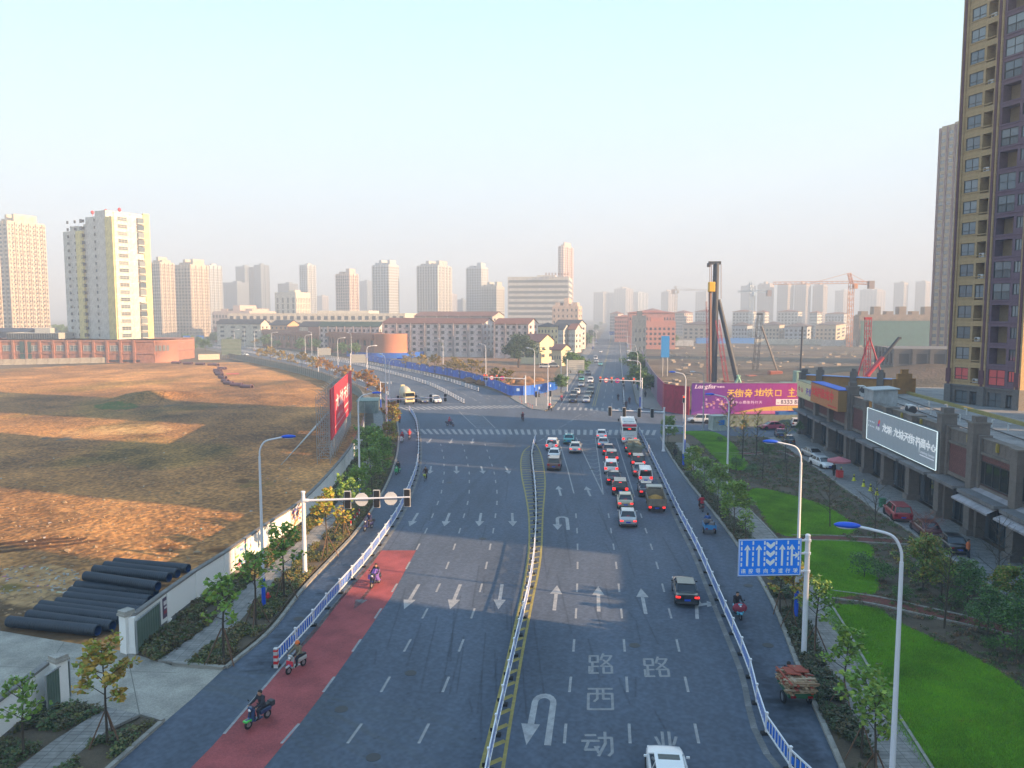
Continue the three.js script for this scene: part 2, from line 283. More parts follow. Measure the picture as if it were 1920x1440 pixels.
// arrows
function arrow(px, py, turn, len = 5.2, kind = 'straight') {
  const [x, z] = G(px, py), s = Math.sin(turn), c = Math.cos(turn), T = (u, v) => [x - u * c + v * s, z + u * s + v * c];   // v runs towards the tip
  const h = len / 2;
  if (kind === 'straight') return poly('lane_arrow', [T(-.13, -h), T(.13, -h), T(.13, h - 1.9), T(.46, h - 1.9), T(0, h), T(-.46, h - 1.9), T(-.13, h - 1.9)]);
  if (kind === 'turn') return poly('lane_arrow', [T(-.12, -h), T(.12, -h), T(.12, .1), T(.75, .55), T(.75, .15), T(1.5, .75), T(.75, 1.4), T(.75, 1), T(.12, .6), T(.12, h - 1.6), T(.4, h - 1.6), T(0, h), T(-.4, h - 1.6), T(-.12, h - 1.6)]);
  const arc = (r) => [...Array(9).keys()].map((k) => { const a = Math.PI * k / 8; return T(.25 + Math.cos(a) * r, h - 1.1 + Math.sin(a) * r * 1.5); });
  return poly('u_turn_arrow', [T(.92, -h), ...arc(.67), T(-.42, -h + 1.9), T(-.75, -h + 1.9), T(-.28, -h - .1), T(.22, -h + 1.9), T(-.08, -h + 1.9), ...arc(.33).reverse(), T(.58, -h)]);
}
const headL = (i, z, side) => { const a = atRow(laneL[i], z); return a ? a[2] : 0; };
for (const [y, xs] of [[1118, [683, 772, 854, 938]], [974, [776, 838, 900, 961]], [881, [807, 856, 904, 951]], [827, [805, 846, 886]]]) xs.forEach((x, i) => { const z = G(x, y)[1], a = atRow(laneL[Math.min(2, Math.max(0, i - 1))], z); arrow(x, y, (a ? a[2] : Math.PI) + Math.PI + (i - 1.5) * .02); });
for (const [x, y, L] of [[1042, 1120, 0], [1122, 1122, 1], [1206, 1126, 2], [1049, 920, 0], [1103, 921, 1]]) { const a = atRow(laneR[L], Math.max(-88, G(x, y)[1])); arrow(x, y, a ? a[2] : Math.PI); }
arrow(1007, 1344, 3.02, 5.3, 'u'); arrow(1050, 980, 3.1, 5.2, 'u'); arrow(1306, 1138, 2.93, 4.6, 'turn');
// characters: strokes on a ten by ten grid
const GLYPH = {
  路: '1141441411|2429|2646|1619|1949|6053|61918356|6396|6696996966', 西: '1191|414536|616585|1393991913', 动: '1242|0454|24174756|4658|53939889|717559', 业: '4149|6169|2336|8376|1999',
  请: '1122|142428 37|6064|4191|4292|3494|559599|5559|5559|5797', 按: '202918|1232|1544|6061|43419193|635689|847749|4595', 导: '2080822202|20248483|1696|757969|3748', 向: '5042|12929989|1219|3474773734',
  车: '1282|403494|5359|1696', 道: '1122|142427|19274999|5061|8071|3292|4383884843|4585|4686', 行: '3013|3306|2529|5292|4494|747969', 驶: '114144|11144449 39|0736|5292955552|707659|5699',
  龙: '1393|404419|63689897|8457|6172', 湖: '1122|0314|0926|2353|4145|3555583835|616759|619199|6494|6696', 城: '0333|2027|0837|4292|424739|456568|708699|9469', 天: '2181|1494|515419|5499',
  街: '2003|2305|1519|3262|5054|3464|3666|5558|3968|7292|7494|8489', 招: '202918|0232|0635|41818474|6144|5585899555', 商: '5051|1191|3243|7263|139399|1319|4435|6475|3676783836', 中: '2383862623|5059', 心: '1517|33387876|5264|8496',
  旁: '5051|2181|3233|7273|15149495|5556|2686|4629|47777969', 地: '0333|2127|0837|44929686|6066|52589897', 铁: '2003|1232|0434|242837|5143|5292|4595|707549|7599', 口: '2282882822', 主: '5061|2282|3575|1999|5259', 场: '0333|2027|0837|418154949889|6448|8469',
};
const strokes = (ch) => GLYPH[ch].replace(/ /g, '').split('|').map((s) => { const o = []; for (let i = 0; i + 1 < s.length; i += 2) o.push([+s[i] / 9, +s[i + 1] / 9]); return o; });
function drawText(c, text, x, y, size, gap, col, lw, squash = 1) { c.strokeStyle = col; c.lineWidth = lw; c.lineCap = 'square'; c.lineJoin = 'miter'; [...text].forEach((ch, k) => { if (GLYPH[ch]) for (const s of strokes(ch)) { c.beginPath(); s.forEach((p, i) => { const q = [x + k * gap + p[0] * size * squash, y + p[1] * size]; i ? c.lineTo(...q) : c.moveTo(...q); }); c.stroke(); } }); }
function roadChar(ch, x0, y0, x1, y1, y2, slant) {                        // left, right at the upper edge; y of the far and near edges
  const b = new MB(), A = G(x0, y1), B = G(x1, y1), C = G(x0 + slant, y2), Q = (p) => [A[0] + (B[0] - A[0]) * p[0] + (C[0] - A[0]) * p[1], A[1] + (B[1] - A[1]) * p[0] + (C[1] - A[1]) * p[1]];
  for (const s of strokes(ch)) for (let i = 1; i < s.length; i++) { const p = Q(s[i - 1]), q = Q(s[i]), l = Math.hypot(q[0] - p[0], q[1] - p[1]), e = [(q[0] - p[0]) / l, (q[1] - p[1]) / l], steep = Math.abs(e[1]) > .7, w = steep ? .075 : .1, n = [-e[1] * w, e[0] * w], y = .004 + .0004 * b.i.length / 6; const X = .05;
    const P1 = [p[0] - e[0] * X, p[1] - e[1] * X], P2 = [q[0] + e[0] * X, q[1] + e[1] * X]; b.quad([P1[0] + n[0], y, P1[1] + n[1]], [P2[0] + n[0], y, P2[1] + n[1]], [P2[0] - n[0], y, P2[1] - n[1]], [P1[0] - n[0], y, P1[1] - n[1]]); }
  mesh('road_character', b.geometry(), M(.3, .31, .32, { rough: .8, map: mottleFine }), road);
}
roadChar('路', 1101, 0, 1146, 1226, 1262, -1); roadChar('西', 1098, 0, 1147, 1287, 1330, -1); roadChar('动', 1092, 0, 1146, 1368, 1417, -1); roadChar('路', 1202, 0, 1249, 1232, 1268, 3); roadChar('业', 1216, 0, 1272, 1368, 1412, 3);
for (const [x, y] of [[1403, 1098], [770, 1262], [905, 1010], [640, 1330], [1190, 1210], [842, 905], [1110, 880], [560, 1160], [1440, 1210], [980, 790], [700, 1420]]) { const p = G(x, y), m = mesh('manhole_cover', new THREE.CylinderGeometry(.36, .36, .012, 20), M(.05, .052, .055, { rough: .6, metal: .3 }), road); m.position.set(p[0], .006, p[1]); }
// crossings
function crossing(a, b, step, len, dx, w = .5) { const A = G(...a), B = G(...b), n = Math.round(Math.hypot(B[0] - A[0], B[1] - A[1]) / step); for (let k = 0; k <= n; k++) { const m = mid(A, B, k / n), d = typeof dx === 'function' ? dx(k / n) : dx; band('crosswalk_bar', [[m[0] - d * len / 2, m[1] + len / 2], [m[0] + d * len / 2, m[1] - len / 2]], w); } }
crossing([759, 809], [1226, 811], 1.12, 6, (t) => -.3 + .55 * t, .55); crossing([757, 766], [985, 762], 1.25, 5.5, -.45, .6); crossing([1047, 766], [1182, 768], 1.25, 5, .12, .55);
{ const d = [[861, 772], [906, 780], [928, 802], [893, 802]], Q = GP(d); for (let i = 0; i < 4; i++) band('hatch_line', [Q[i], Q[(i + 1) % 4]], .15); for (let k = 1; k < 8; k++) band('hatch_line', [mid(Q[0], Q[3], k / 8), mid(Q[1], Q[2], Math.min(1, k / 8))], .15); }
solid([[750, 757], [868, 757]], .3); solid([[1050, 759], [1120, 760]], .3);
// far road lines
for (const [a, b] of [[[1064, 762], [1130, 640]], [[1083, 762], [1138, 640]]]) for (let k = 0; k < 26; k++) { const A = G(...a), B = G(...b); band('lane_dash', [mid(A, B, k / 26), mid(A, B, (k + .4) / 26)], .15); }
for (const dx of [-.25, .25]) { const A = G(1113, 762), B = G(1152, 612); band('median_line', [[A[0] + dx, A[1]], [B[0] + dx, B[1]]], .16, yellowPaint); }
for (const [a, b] of [[[1147, 762], [1157, 640]], [[1130, 762], [1151, 640]]]) for (let k = 0; k < 26; k++) { const A = G(...a), B = G(...b); band('lane_dash', [mid(A, B, k / 26), mid(A, B, (k + .4) / 26)], .15); }
solid([[1172, 762], [1163, 640]], .15); solid([[1050, 762], [1122, 640]], .15);
// left road rails (also guide its lane lines)
const railA = smooth(GP([[870, 757], [805, 723], [732, 701], [660, 683], [560, 667], [455, 653], [330, 639]]), 4), railB = smooth(GP([[897, 734], [840, 715], [780, 700], [700, 685], [620, 672], [520, 659], [440, 650]]), 4), railD = smooth(GP([[728, 742], [712, 731], [694, 722], [640, 702], [590, 687], [525, 674], [468, 662], [400, 652]]), 4);
for (const [d, L] of [[3.4, railA], [6.8, railA], [10.2, railA]]) { const g = offset(L, -d), s = along(g, 6).slice(0, 40); for (let i = 0; i < s.length - 1; i++) band('lane_dash', [s[i].slice(0, 2), mid(s[i], s[i + 1], .35)], .15); }
{ const g = offset(railA, 4.2), s = along(g, 6).slice(0, 34); for (let i = 0; i < s.length - 1; i++) band('lane_dash', [s[i].slice(0, 2), mid(s[i], s[i + 1], .35)], .15); }
for (const [a, b] of [[[915, 742], [945, 756]], [[885, 735], [925, 752]], [[850, 728], [905, 757]]]) { const A = G(...a), B = G(...b); for (let k = 0; k < 3; k++) band('lane_dash', [mid(A, B, k / 3), mid(A, B, (k + .5) / 3)], .15); }
for (let k = 0; k < 6; k++) { const A = G(1008 + k * 14, 828 - k * 9), B = G(1020 + k * 14, 822 - k * 9); band('guide_dash', [A, B], .13); }
for (let k = 0; k < 9; k++) { const A = G(1070 + k * 7, 790 - k * 2.6), B = G(1074 + k * 7, 788.6 - k * 2.6); band('guide_dash', [A, B], .13); }

// ---------------------------------------------------------------- pavements, kerbs, planting strips
const kerbMat = M(.36, .345, .31, { rough: .9, map: mottle, bump: grainTex, bs: .004 }), paveTex = tex(512, [2.4, 2.4], (u, v) => { const a = (u * 4) % 1, b = (v * 8) % 1, j = Math.min(a, 1 - a) < .03 || Math.min(b, 1 - b) < .05; return grey((.84 + .24 * (fbm(u, v, 8, 4) - .5)) * (j ? .72 : 1) * (.94 + .12 * (PERM[(Math.floor(u * 4) + 9 * Math.floor(v * 8)) & 255] / 255))); });
const paveMat = M(.34, .33, .31, { rough: .9, map: paveTex }), soilMat = M(.13, .1, .065, { rough: 1, map: mottle, bump: roughTex, bs: .05 }), grassMat = M(.2, .46, .016, { rough: 1, map: tex(512, [5, 5], (u, v) => { const n = fbm(u, v, 8, 6), k = vn(u * 200, v * 200, 200); const w = Math.max(0, fbm(u + .37, v + .71, 4, 4) - .55) * 1.6; return [.82 + .6 * (n - .5) + .25 * (k - .5) + w, .86 + .45 * (n - .5) + .3 * (k - .5) - .2 * w, .7 + .5 * (n - .5)]; }), bump: tex(256, [1, 1], (u, v) => grey(fbm(u, v, 40, 3)), false), bs: .05 });
function kerbRun(name, line, w, side) {                                   // stones about a metre long, each its own part
  const root = thing(name, null, null); root.userData.kind = 'structure';
  const s = along(line, 1.2); let n = 0;
  for (let i = 1; i < s.length; i++) {
    const a = s[i - 1], b = s[i], l = Math.hypot(b[0] - a[0], b[1] - a[1]), an = Math.atan2(b[0] - a[0], b[1] - a[1]);
    if (n > 240 || -a[1] > 150) { const q = new MB(); for (let k = i; k < s.length; k++) q.beam([s[k - 1][0], .06, s[k - 1][1]], [s[k][0], .06, s[k][1]], w, .2); stuff(q.build('kerb_stones', kerbMat, root)); break; }
    n++; const m = mesh('kerb_stone', kerbGeo, kerbMat, root); m.position.set((a[0] + b[0]) / 2, .045 + ((i * 7) % 5) * .0012, (a[1] + b[1]) / 2); m.rotation.y = an; m.scale.set(w, 1, l - .02);
  }
  return root;
}
const kerbGeo = new RoundedBoxGeometry(1, .2, 1, 1, .02);
kerbRun('kerb', offset(kerbL, .13), .26); kerbRun('kerb', offset(kerbR, .14), .28); kerbRun('kerb', offset(kerbL2, -.13).slice(3), .26);
// left verge: strip with young trees, footpath, planting up to the wall
const wallLine = smooth(GP([[252, 1223], [367, 1130], [430, 1086], [500, 1032], [560, 988], [625, 915], [664, 858], [680, 820], [684, 785], [680, 757], [668, 741], [650, 733], [600, 713], [550, 698], [475, 681], [430, 672]]), 5);
const kl = kerbL.slice(0, kerbL.length - 4);
sheet('planting_strip', strip(kl, -.27, -2.5), .1, soilMat, -.05); sheet('footpath', strip(kl, -2.5, -4.4), .11, paveMat, -.05);
sheet('planting_strip', [...offset(kl, -4.4).slice(0, 78), ...wallLine.slice(0, 62).reverse()], .08, soilMat, -.05);
const kl2 = kerbL2; sheet('planting_strip', [...offset(kl2, -.26), ...GP([[267, 1344], [246, 1366]]), ...offset(kl2, -2.3).slice(0, -5).reverse()], .1, soilMat, -.05);
sheet('footpath', [...offset(kl2, -2.32).slice(0, -2), ...GP([[262, 1343], [200, 1329]]), ...offset(kl2, -4.3).slice(0, -5).reverse()], .11, paveMat, -.05);
sheet('planting_strip', [...offset(kl2, -4.32).slice(0, -5), ...GP([[196, 1332], [140, 1318]]), ...offset(kl2, -10).slice(0, -6).reverse()], .08, soilMat, -.05);
for (const [pts, w] of [[[[325, 1247], [420, 1255]], .3], [[[267, 1344], [306, 1355]], .25]]) { const a = G(...pts[0]), b = G(...pts[1]); const o = new MB().beam([a[0], .08, a[1]], [b[0], .08, b[1]], w, .24).build('kerb', kerbMat); struct(o); }
sheet('driveway', GP([[-400, 1150], [0, 1183], [100, 1200], [238, 1222], [325, 1249], [418, 1256], [360, 1310], [306, 1356], [262, 1342], [200, 1328], [120, 1316], [40, 1300], [-400, 1560]]), .012, M(.43, .41, .355, { rough: .9, map: mottle, bump: grainTex, bs: .004 }), -.05);
for (const L of [[[238, 1224], [262, 1342]], [[0, 1250], [330, 1262]], [[120, 1205], [60, 1290]]]) { const s = GP(L); band('concrete_joint', s, .05, M(.16, .15, .13, { rough: 1 }), .017); }
// right side
const kr = kerbR;
sheet('planting_strip', strip(kr.slice(0, -3), .28, 1.75), .1, soilMat, -.05); sheet('footpath', strip(kr.slice(0, -3), 1.76, 4.1), .11, paveMat, -.05);
const forecourtEdge = smooth(GP([[1440, 822], [1470, 838], [1510, 864], [1568, 906], [1642, 958], [1710, 1002], [1778, 1047], [1849, 1095], [1960, 1170], [2100, 1270]]), 4);
const facade = GP([[1500, 812], [1555, 846], [1765, 967], [1913, 1058], [2060, 1148]]);
sheet('garden_bed', [...offset(kr.slice(0, -4), 4.35), ...GP([[1290, 812], [1400, 822]]), ...forecourtEdge, [34, -14]], .06, soilMat, -.05);
sheet('forecourt', [...forecourtEdge, ...facade.slice().reverse()], .12, M(.3, .3, .3, { rough: .6, map: paveTex }), -.05);
{ const root = struct(thing('forecourt_kerb')); const s = along(forecourtEdge, 1.5); for (let i = 1; i < s.length; i++) { const m = mesh('kerb_stone', kerbGeo, kerbMat, root); m.position.set((s[i][0] + s[i - 1][0]) / 2, .1, (s[i][1] + s[i - 1][1]) / 2); m.rotation.y = Math.atan2(s[i][0] - s[i - 1][0], s[i][1] - s[i - 1][1]); m.scale.set(.22, 1, 1.48); } }
{ const root = struct(thing('footpath_edging')); const s = along(offset(kr.slice(0, -5), 4.2), 1.1); for (let i = 1; i < s.length; i++) { const m = mesh('edging_stone', kerbGeo, kerbMat, root); m.position.set((s[i][0] + s[i - 1][0]) / 2, .075, (s[i][1] + s[i - 1][1]) / 2); m.rotation.y = Math.atan2(s[i][0] - s[i - 1][0], s[i][1] - s[i - 1][1]); m.scale.set(.16, 1, 1.08); } }
const smoothPoly = (pts) => new THREE.CatmullRomCurve3(GP(pts).map(([x, z]) => V3(x, 0, z)), true, 'centripetal').getPoints(60).slice(0, -1).map((v) => [v.x, v.z]);
const lawns = [[[1742, 1440], [1660, 1320], [1590, 1215], [1555, 1140], [1640, 1142], [1662, 1155], [1700, 1178], [1765, 1207], [1850, 1248], [1915, 1290], [2060, 1400], [1900, 1560]],
  [[1548, 1122], [1515, 1075], [1478, 1022], [1560, 1015], [1625, 1022], [1632, 1060], [1640, 1112], [1590, 1120]], [[1470, 1005], [1420, 948], [1400, 925], [1425, 918], [1500, 935], [1560, 958], [1600, 1000], [1540, 1006]], [[1370, 880], [1300, 818], [1280, 811], [1330, 810], [1372, 832], [1385, 850], [1400, 872], [1390, 884]]];
for (const p of lawns) sheet('lawn', smoothPoly(p), .085, grassMat, .04);
const brickTex = tex(256, [1.2, 1.2], (u, v) => { const b = Math.floor(v * 6), a = (u * 3 + (b % 2) * .5) % 1, j = Math.min(a, 1 - a) < .05 || ((v * 6) % 1) < .1; const g = .8 + .3 * (fbm(u, v, 8, 3) - .5); return j ? grey(g * .75) : [g, g * .9, g * .88]; });
const pathMat = M(.25, .09, .06, { rough: .9, map: brickTex });
for (const p of [[[1560, 1117], [1640, 1128], [1740, 1150], [1900, 1185]], [[1490, 1010], [1560, 1011], [1640, 1015], [1705, 1018]], [[1340, 853], [1400, 852], [1470, 848], [1500, 858]]]) {
  const line = smooth(GP(p), 5); sheet('garden_path', strip(line, -.75, .75), .1, pathMat, .04);
  for (const d of [-.85, .85]) struct(mesh('path_edging', (() => { const q = new MB(), o = offset(line, d); for (let i = 1; i < o.length; i++) q.beam([o[i - 1][0], .1, o[i - 1][1]], [o[i][0], .1, o[i][1]], .16, .12); return q.geometry(); })(), kerbMat));
}
// traffic islands and far pavements
sheet('corner_island', GP([[957, 746], [975, 757], [995, 767], [1022, 770.5], [1037, 763], [1046, 752], [1066, 724], [1092, 685], [1080, 684], [1050, 712], [1020, 732], [975, 733]]), .12, paveMat, -.05);
sheet('far_pavement', GP([[1240, 770], [1203, 764], [1194, 756], [1186, 720], [1178, 680], [1174, 640], [1196, 640], [1212, 700], [1232, 745], [1300, 768]]), .12, paveMat, -.05);
sheet('far_pavement', GP([[1120, 640], [1092, 685], [1078, 684], [1106, 640]]), .12, paveMat, -.05);
// ---------------------------------------------------------------- building site on the left
const mounds = [[262, 750, 10, 1.7], [345, 743, 8, 1.3], [300, 748, 7, .8], [95, 674, 9, 1.6], [150, 679, 9, 1.9], [200, 678, 8, 1.4], [255, 673, 10, 2.2], [310, 671, 9, 1.6], [350, 671, 9, 2], [400, 668, 8, 1.3], [15, 683, 9, 1.5], [120, 690, 6, .8], [395, 690, 5, .9]].map(([x, y, r, h]) => [...G(x, y), r, h]);
const DA = G(0, 1184), DB = G(238, 1223);
const siteHeight = (x, z) => {
  let h = .02 + .5 * (fbm(x / 80 + 5, z / 80 + 5, 4, 3) - .5) + .28 * (fbm(x / 24 + 9, z / 24 + 9, 6, 4) - .5) + .1 * (vn(x * 1.4, z * 1.4, 256) - .5);
  const near = Math.min(1, Math.max(0, (-z - 54) / 16)); h = h * (.25 + .75 * near) + .08;
  for (const [mx, mz, r, H] of mounds) { const d = Math.hypot(x - mx, (z - mz) * .8) / r; if (d < 1) h += H * (.5 + .5 * Math.cos(Math.PI * d)) * (.8 + .4 * vn(x * .6, z * .6, 256)); }
  const p = Math.abs(Math.sin(x * .23 + z * .09)); const e = ((x - DA[0]) * (DB[1] - DA[1]) - (z - DA[1]) * (DB[0] - DA[0])) / Math.hypot(DB[0] - DA[0], DB[1] - DA[1]); h = -.03 + (h + .03) * Math.min(1, Math.max(0, e / 2.2)); return h + (p < .06 && near > .9 ? -.05 : 0);
};
const sitePoly = [...GP([[-330, 1180], [-10, 1205], [100, 1222], [240, 1232]]), ...offset(wallLine, -.1).slice(2), ...GP([[380, 665], [300, 679], [0, 692], [-500, 700]])];
{
  const soilTex = canvasTex(2048, 2048, (c, w, h) => {                    // x -260..0, z -40..-380
    const im = c.createImageData(w, h);
    for (let y = 0; y < h; y++) for (let x = 0; x < w; x++) {
      const u = x / w, v = y / h, a = fbm(u, v, 7, 5), b = fbm(u + .4, v + .2, 40, 4), g = vn(x * .5, y * .5, 1024), e = .62 + .42 * (a - .5) + .42 * (b - .5) + .34 * (g - .5), gr = fbm(u + .1, v + .6, 11, 4), m = Math.max(0, Math.min(1, (gr - .62) * 9));
      const i = (y * w + x) * 4; im.data[i] = 255 * (e * 1.04 - .08 * m); im.data[i + 1] = 255 * (e * .89 - .03 * m); im.data[i + 2] = 255 * (e * .7 - .07 * m); im.data[i + 3] = 255;
    }
    c.putImageData(im, 0, 0); seed(21);
    const P = (px, py) => { const [x, z] = G(px, py); return [(x + 260) / 260 * w, (-z - 40) / 340 * h]; };
    const spot = (x, y, rx, ry, n, col, s0, s1) => { for (let k = 0; k < n; k++) { const a = rr(0, 6.28), r = Math.sqrt(rnd()), q = P(x + Math.cos(a) * r * rx, y + Math.sin(a) * r * ry); c.fillStyle = col(rnd()); c.beginPath(); c.ellipse(q[0], q[1], rr(s0, s1), rr(s0, s1), 0, 0, 7); c.fill(); } };
    spot(250, 806, 75, 10, 500, (t) => `rgba(235,228,205,${.08 + .2 * t})`, 1, 6); spot(160, 812, 50, 8, 220, (t) => `rgba(228,215,190,${.1 + .2 * t})`, 1, 5);
    spot(218, 763, 42, 6, 900, (t) => `rgba(${40 + 30 * t},${95 + 35 * t},30,.5)`, .8, 3); spot(560, 700, 60, 8, 700, (t) => `rgba(95,115,45,${.1 + .2 * t})`, 1, 4); spot(460, 686, 90, 5, 600, (t) => `rgba(100,105,55,${.1 + .2 * t})`, 1, 4);
    spot(40, 700, 90, 12, 500, (t) => `rgba(220,190,165,${.05 + .15 * t})`, 1, 7); spot(120, 1150, 170, 45, 1500, (t) => `rgba(${80 + 30 * t},${74 + 28 * t},${64 + 24 * t},.4)`, 2, 6); spot(70, 1100, 90, 40, 1500, (t) => `rgba(${150 + 70 * t},${148 + 66 * t},${140 + 60 * t},.35)`, .6, 2.4);
    for (let k = 0; k < 46; k++) { const a = rr(-60, 560), b = 700 + Math.pow(rnd(), 1.4) * 400, d = rr(40, 170), s = rr(-40, 10); for (const o of [0, 5]) { c.strokeStyle = rnd() < .6 ? `rgba(70,50,32,${rr(.12, .3)})` : `rgba(240,220,185,${rr(.12, .3)})`; c.lineWidth = rr(1.5, 3.5); c.beginPath(); c.moveTo(...P(a, b + o)); c.quadraticCurveTo(...P(a + d * .5, b + s * .3 + o), ...P(a + d, b + s + o)); c.stroke(); } }
    for (let k = 0; k < 26; k++) { const x = rr(-60, 620), y = 690 + Math.pow(rnd(), 1.3) * 430; spot(x, y, rr(8, 40), rr(2, 9), 60, (t) => (k % 4 ? `rgba(${80 + 30 * t},${60 + 24 * t},40,.16)` : `rgba(110,112,60,.16)`), 1, 5); }
    for (let k = 0; k < 14; k++) { c.strokeStyle = `rgba(230,205,170,${rr(.04, .12)})`; c.lineWidth = rr(2, 5); c.beginPath(); c.moveTo(...P(180 + k * 9, 890)); c.quadraticCurveTo(...P(330 + k * 5, 800), ...P(420 + k * 4, 745)); c.stroke(); }
    c.strokeStyle = 'rgba(225,200,175,.35)'; c.lineWidth = 9; c.beginPath(); c.moveTo(...P(30, 690)); c.quadraticCurveTo(...P(200, 684), ...P(320, 680)); c.stroke();
    for (let j = 0; j < 3; j++) for (let k = 0; k < 60; k++) { const t = k / 60, q = P(-10 + t * (150 + j * 20) , 1024 + j * 8 - t * (12 + 5 * j)); c.fillStyle = 'rgba(60,42,24,.55)'; c.fillRect(q[0], q[1] - 2, 1.4, 5); }
    for (let k = 0; k < 1400; k++) { const q = P(rr(-10, 640), 680 + Math.pow(rnd(), 1.6) * 500); c.fillStyle = rnd() < .35 ? 'rgba(240,235,225,.65)' : 'rgba(60,48,34,.5)'; c.fillRect(q[0], q[1], rr(.8, 2.2), rr(.8, 2.2)); }
  });
  soilTex.flipY = true; soilTex.repeat.set(1 / 260, 1 / 340); soilTex.offset.set(1, 1 + 40 / 340); soilTex.wrapS = soilTex.wrapT = THREE.ClampToEdgeWrapping;
  const b = new MB(), id = new Map(), step = (z) => 1.15, xs = [], zs = [];
  for (let z = -42; z > -345; z -= .8 * Math.max(1, -z / 90)) zs.push(z);
  for (let x = -250; x < 0; x += x > -110 ? .9 : 1.6) xs.push(x);
  const at = (i, j) => { const k = i * 4096 + j; if (!id.has(k)) { id.set(k, b.p.length / 3); const x = xs[i] + .3 * (vn(i * 1.7, j * 1.3, 256) - .5), z = zs[j]; b.p.push(x, siteHeight(x, z), z); b.n.push(0, 1, 0); b.u.push(x, z); } return id.get(k); };
  for (let i = 0; i < xs.length - 1; i++) for (let j = 0; j < zs.length - 1; j++) if (inPoly((xs[i] + xs[i + 1]) / 2, (zs[j] + zs[j + 1]) / 2, sitePoly)) b.i.push(at(i, j), at(i + 1, j), at(i + 1, j + 1), at(i, j), at(i + 1, j + 1), at(i, j + 1));
  const g = b.geometry(); g.computeVertexNormals();
  struct(mesh('building_site_ground', g, M(.88, .575, .29, { rough: 1, map: soilTex, bump: roughTex, bs: .2 })));
}
{ // scattered clods, stones and rubbish
  seed(33); const g = new THREE.DodecahedronGeometry(.16, 0), N = 3000, im = new THREE.InstancedMesh(g, M(.3, .21, .125, { rough: 1 }), N), m = new THREE.Matrix4(), q = new THREE.Quaternion(); let n = 0;
  while (n < N) { const [x, z] = G(rr(-20, 660), 684 + Math.pow(rnd(), 1.3) * 470); if (!inPoly(x, z, sitePoly)) continue; const s = (.2 + 1.1 * Math.pow(rnd(), 2.5)) * (rnd() < .03 ? 2.2 : 1); q.setFromEuler(new THREE.Euler(rr(0, 6), rr(0, 6), rr(0, 6))); m.compose(V3(x, siteHeight(x, z) - .03, z), q, V3(s, s * .6, s)); im.setMatrixAt(n++, m); }
  im.name = 'rubble'; scene.add(im); tag(im, 'brown clods and stones strewn over the bare site', 'rubble', null, 'stuff');
  const g2 = new THREE.BoxGeometry(.3, .05, .22), im2 = new THREE.InstancedMesh(g2, M(.6, .58, .55), 150); for (let k = 0; k < 150; k++) { const [x, z] = k < 90 ? G(rr(0, 150), rr(1065, 1115)) : G(rr(0, 560), 700 + Math.pow(rnd(), 1.3) * 380); q.setFromEuler(new THREE.Euler(rr(-.3, .3), rr(0, 6), rr(-.3, .3))); m.compose(V3(x, siteHeight(x, z) + .03, z), q, V3(rr(.3, 1.1), 1, rr(.3, .9))); im2.setMatrixAt(k, m); im2.setColorAt(k, new THREE.Color().setHSL(rr(0, 1), rnd() < .12 ? .4 : .04, rr(.4, .75))); }
  im2.name = 'litter'; scene.add(im2); tag(im2, 'pale scraps of paper and plastic littering the site', 'litter', null, 'stuff');
}
// corrugated drainage pipes
{
  const L = 7, prof = []; for (let k = 0; k <= 34; k++) for (const r of [.37, .37, .315, .315]) prof.push([r, (k + [0, .5, .55, .95][prof.length % 4]) * L / 35]);
  const shell = new THREE.LatheGeometry(prof.map((p) => new THREE.Vector2(...p)), 22); shell.rotateZ(-Math.PI / 2); shell.translate(-L / 2, 0, 0);
  const bore = new THREE.CylinderGeometry(.31, .31, L - .02, 22, 1, true); bore.rotateZ(Math.PI / 2); const lip = new THREE.RingGeometry(.31, .36, 22); lip.rotateY(Math.PI / 2); lip.translate(L / 2 - .01, 0, 0);
  const skin = M(.05, .065, .09, { rough: .55, map: mottleFine }), inner = M(.02, .055, .17, { rough: .5 });
  const P = [[20, 1167, 181, 1184, 0, 'front pipe lying alone nearest the concrete drive'], [53, 1155, 213, 1176, 0, 'second pipe from the drive with blue bore showing'], [66, 1144, 232, 1163, 0, 'third pipe from the drive beside white pillar'], [82, 1137, 226, 1155, 0, 'fourth pipe of the pile behind the pillar'], [110, 1131, 262, 1148, 0, 'fifth pipe of the pile behind metal gate'], [125, 1120, 275, 1137, 0, 'sixth pipe of the pile behind white wall end'], [125, 1110, 290, 1128, 0, 'seventh pipe at the bottom of the pile'], [132, 1098, 305, 1115, 0, 'mud-spotted pipe in the bottom layer of the pile'], [150, 1080, 308, 1103, .62, 'long pipe lying on top of the pile'], [166, 1068, 330, 1086, .55, 'upper pipe behind the topmost one'], [190, 1061, 342, 1078, .3, 'pipe near the back of the pile'], [212, 1055, 358, 1068, 0, 'rearmost pipe against the field']];
  P.forEach(([ax, ay, bx, by, up, say]) => {
    const a = G(ax, ay, up + .36), b = G(bx, by, up + .36), x = (a[0] + b[0]) / 2, z = (a[1] + b[1]) / 2;
    const t = thing('drainage_pipe', 'black ribbed plastic ' + say, 'pipe', [x, up + .44, z], Math.atan2(-(b[1] - a[1]), b[0] - a[0]), 'drainage pipes piled on the site');
    mesh('ribbed_shell', shell, skin, t); mesh('bore', bore, inner, t); mesh('pipe_lip', lip, skin, t);
  });
}
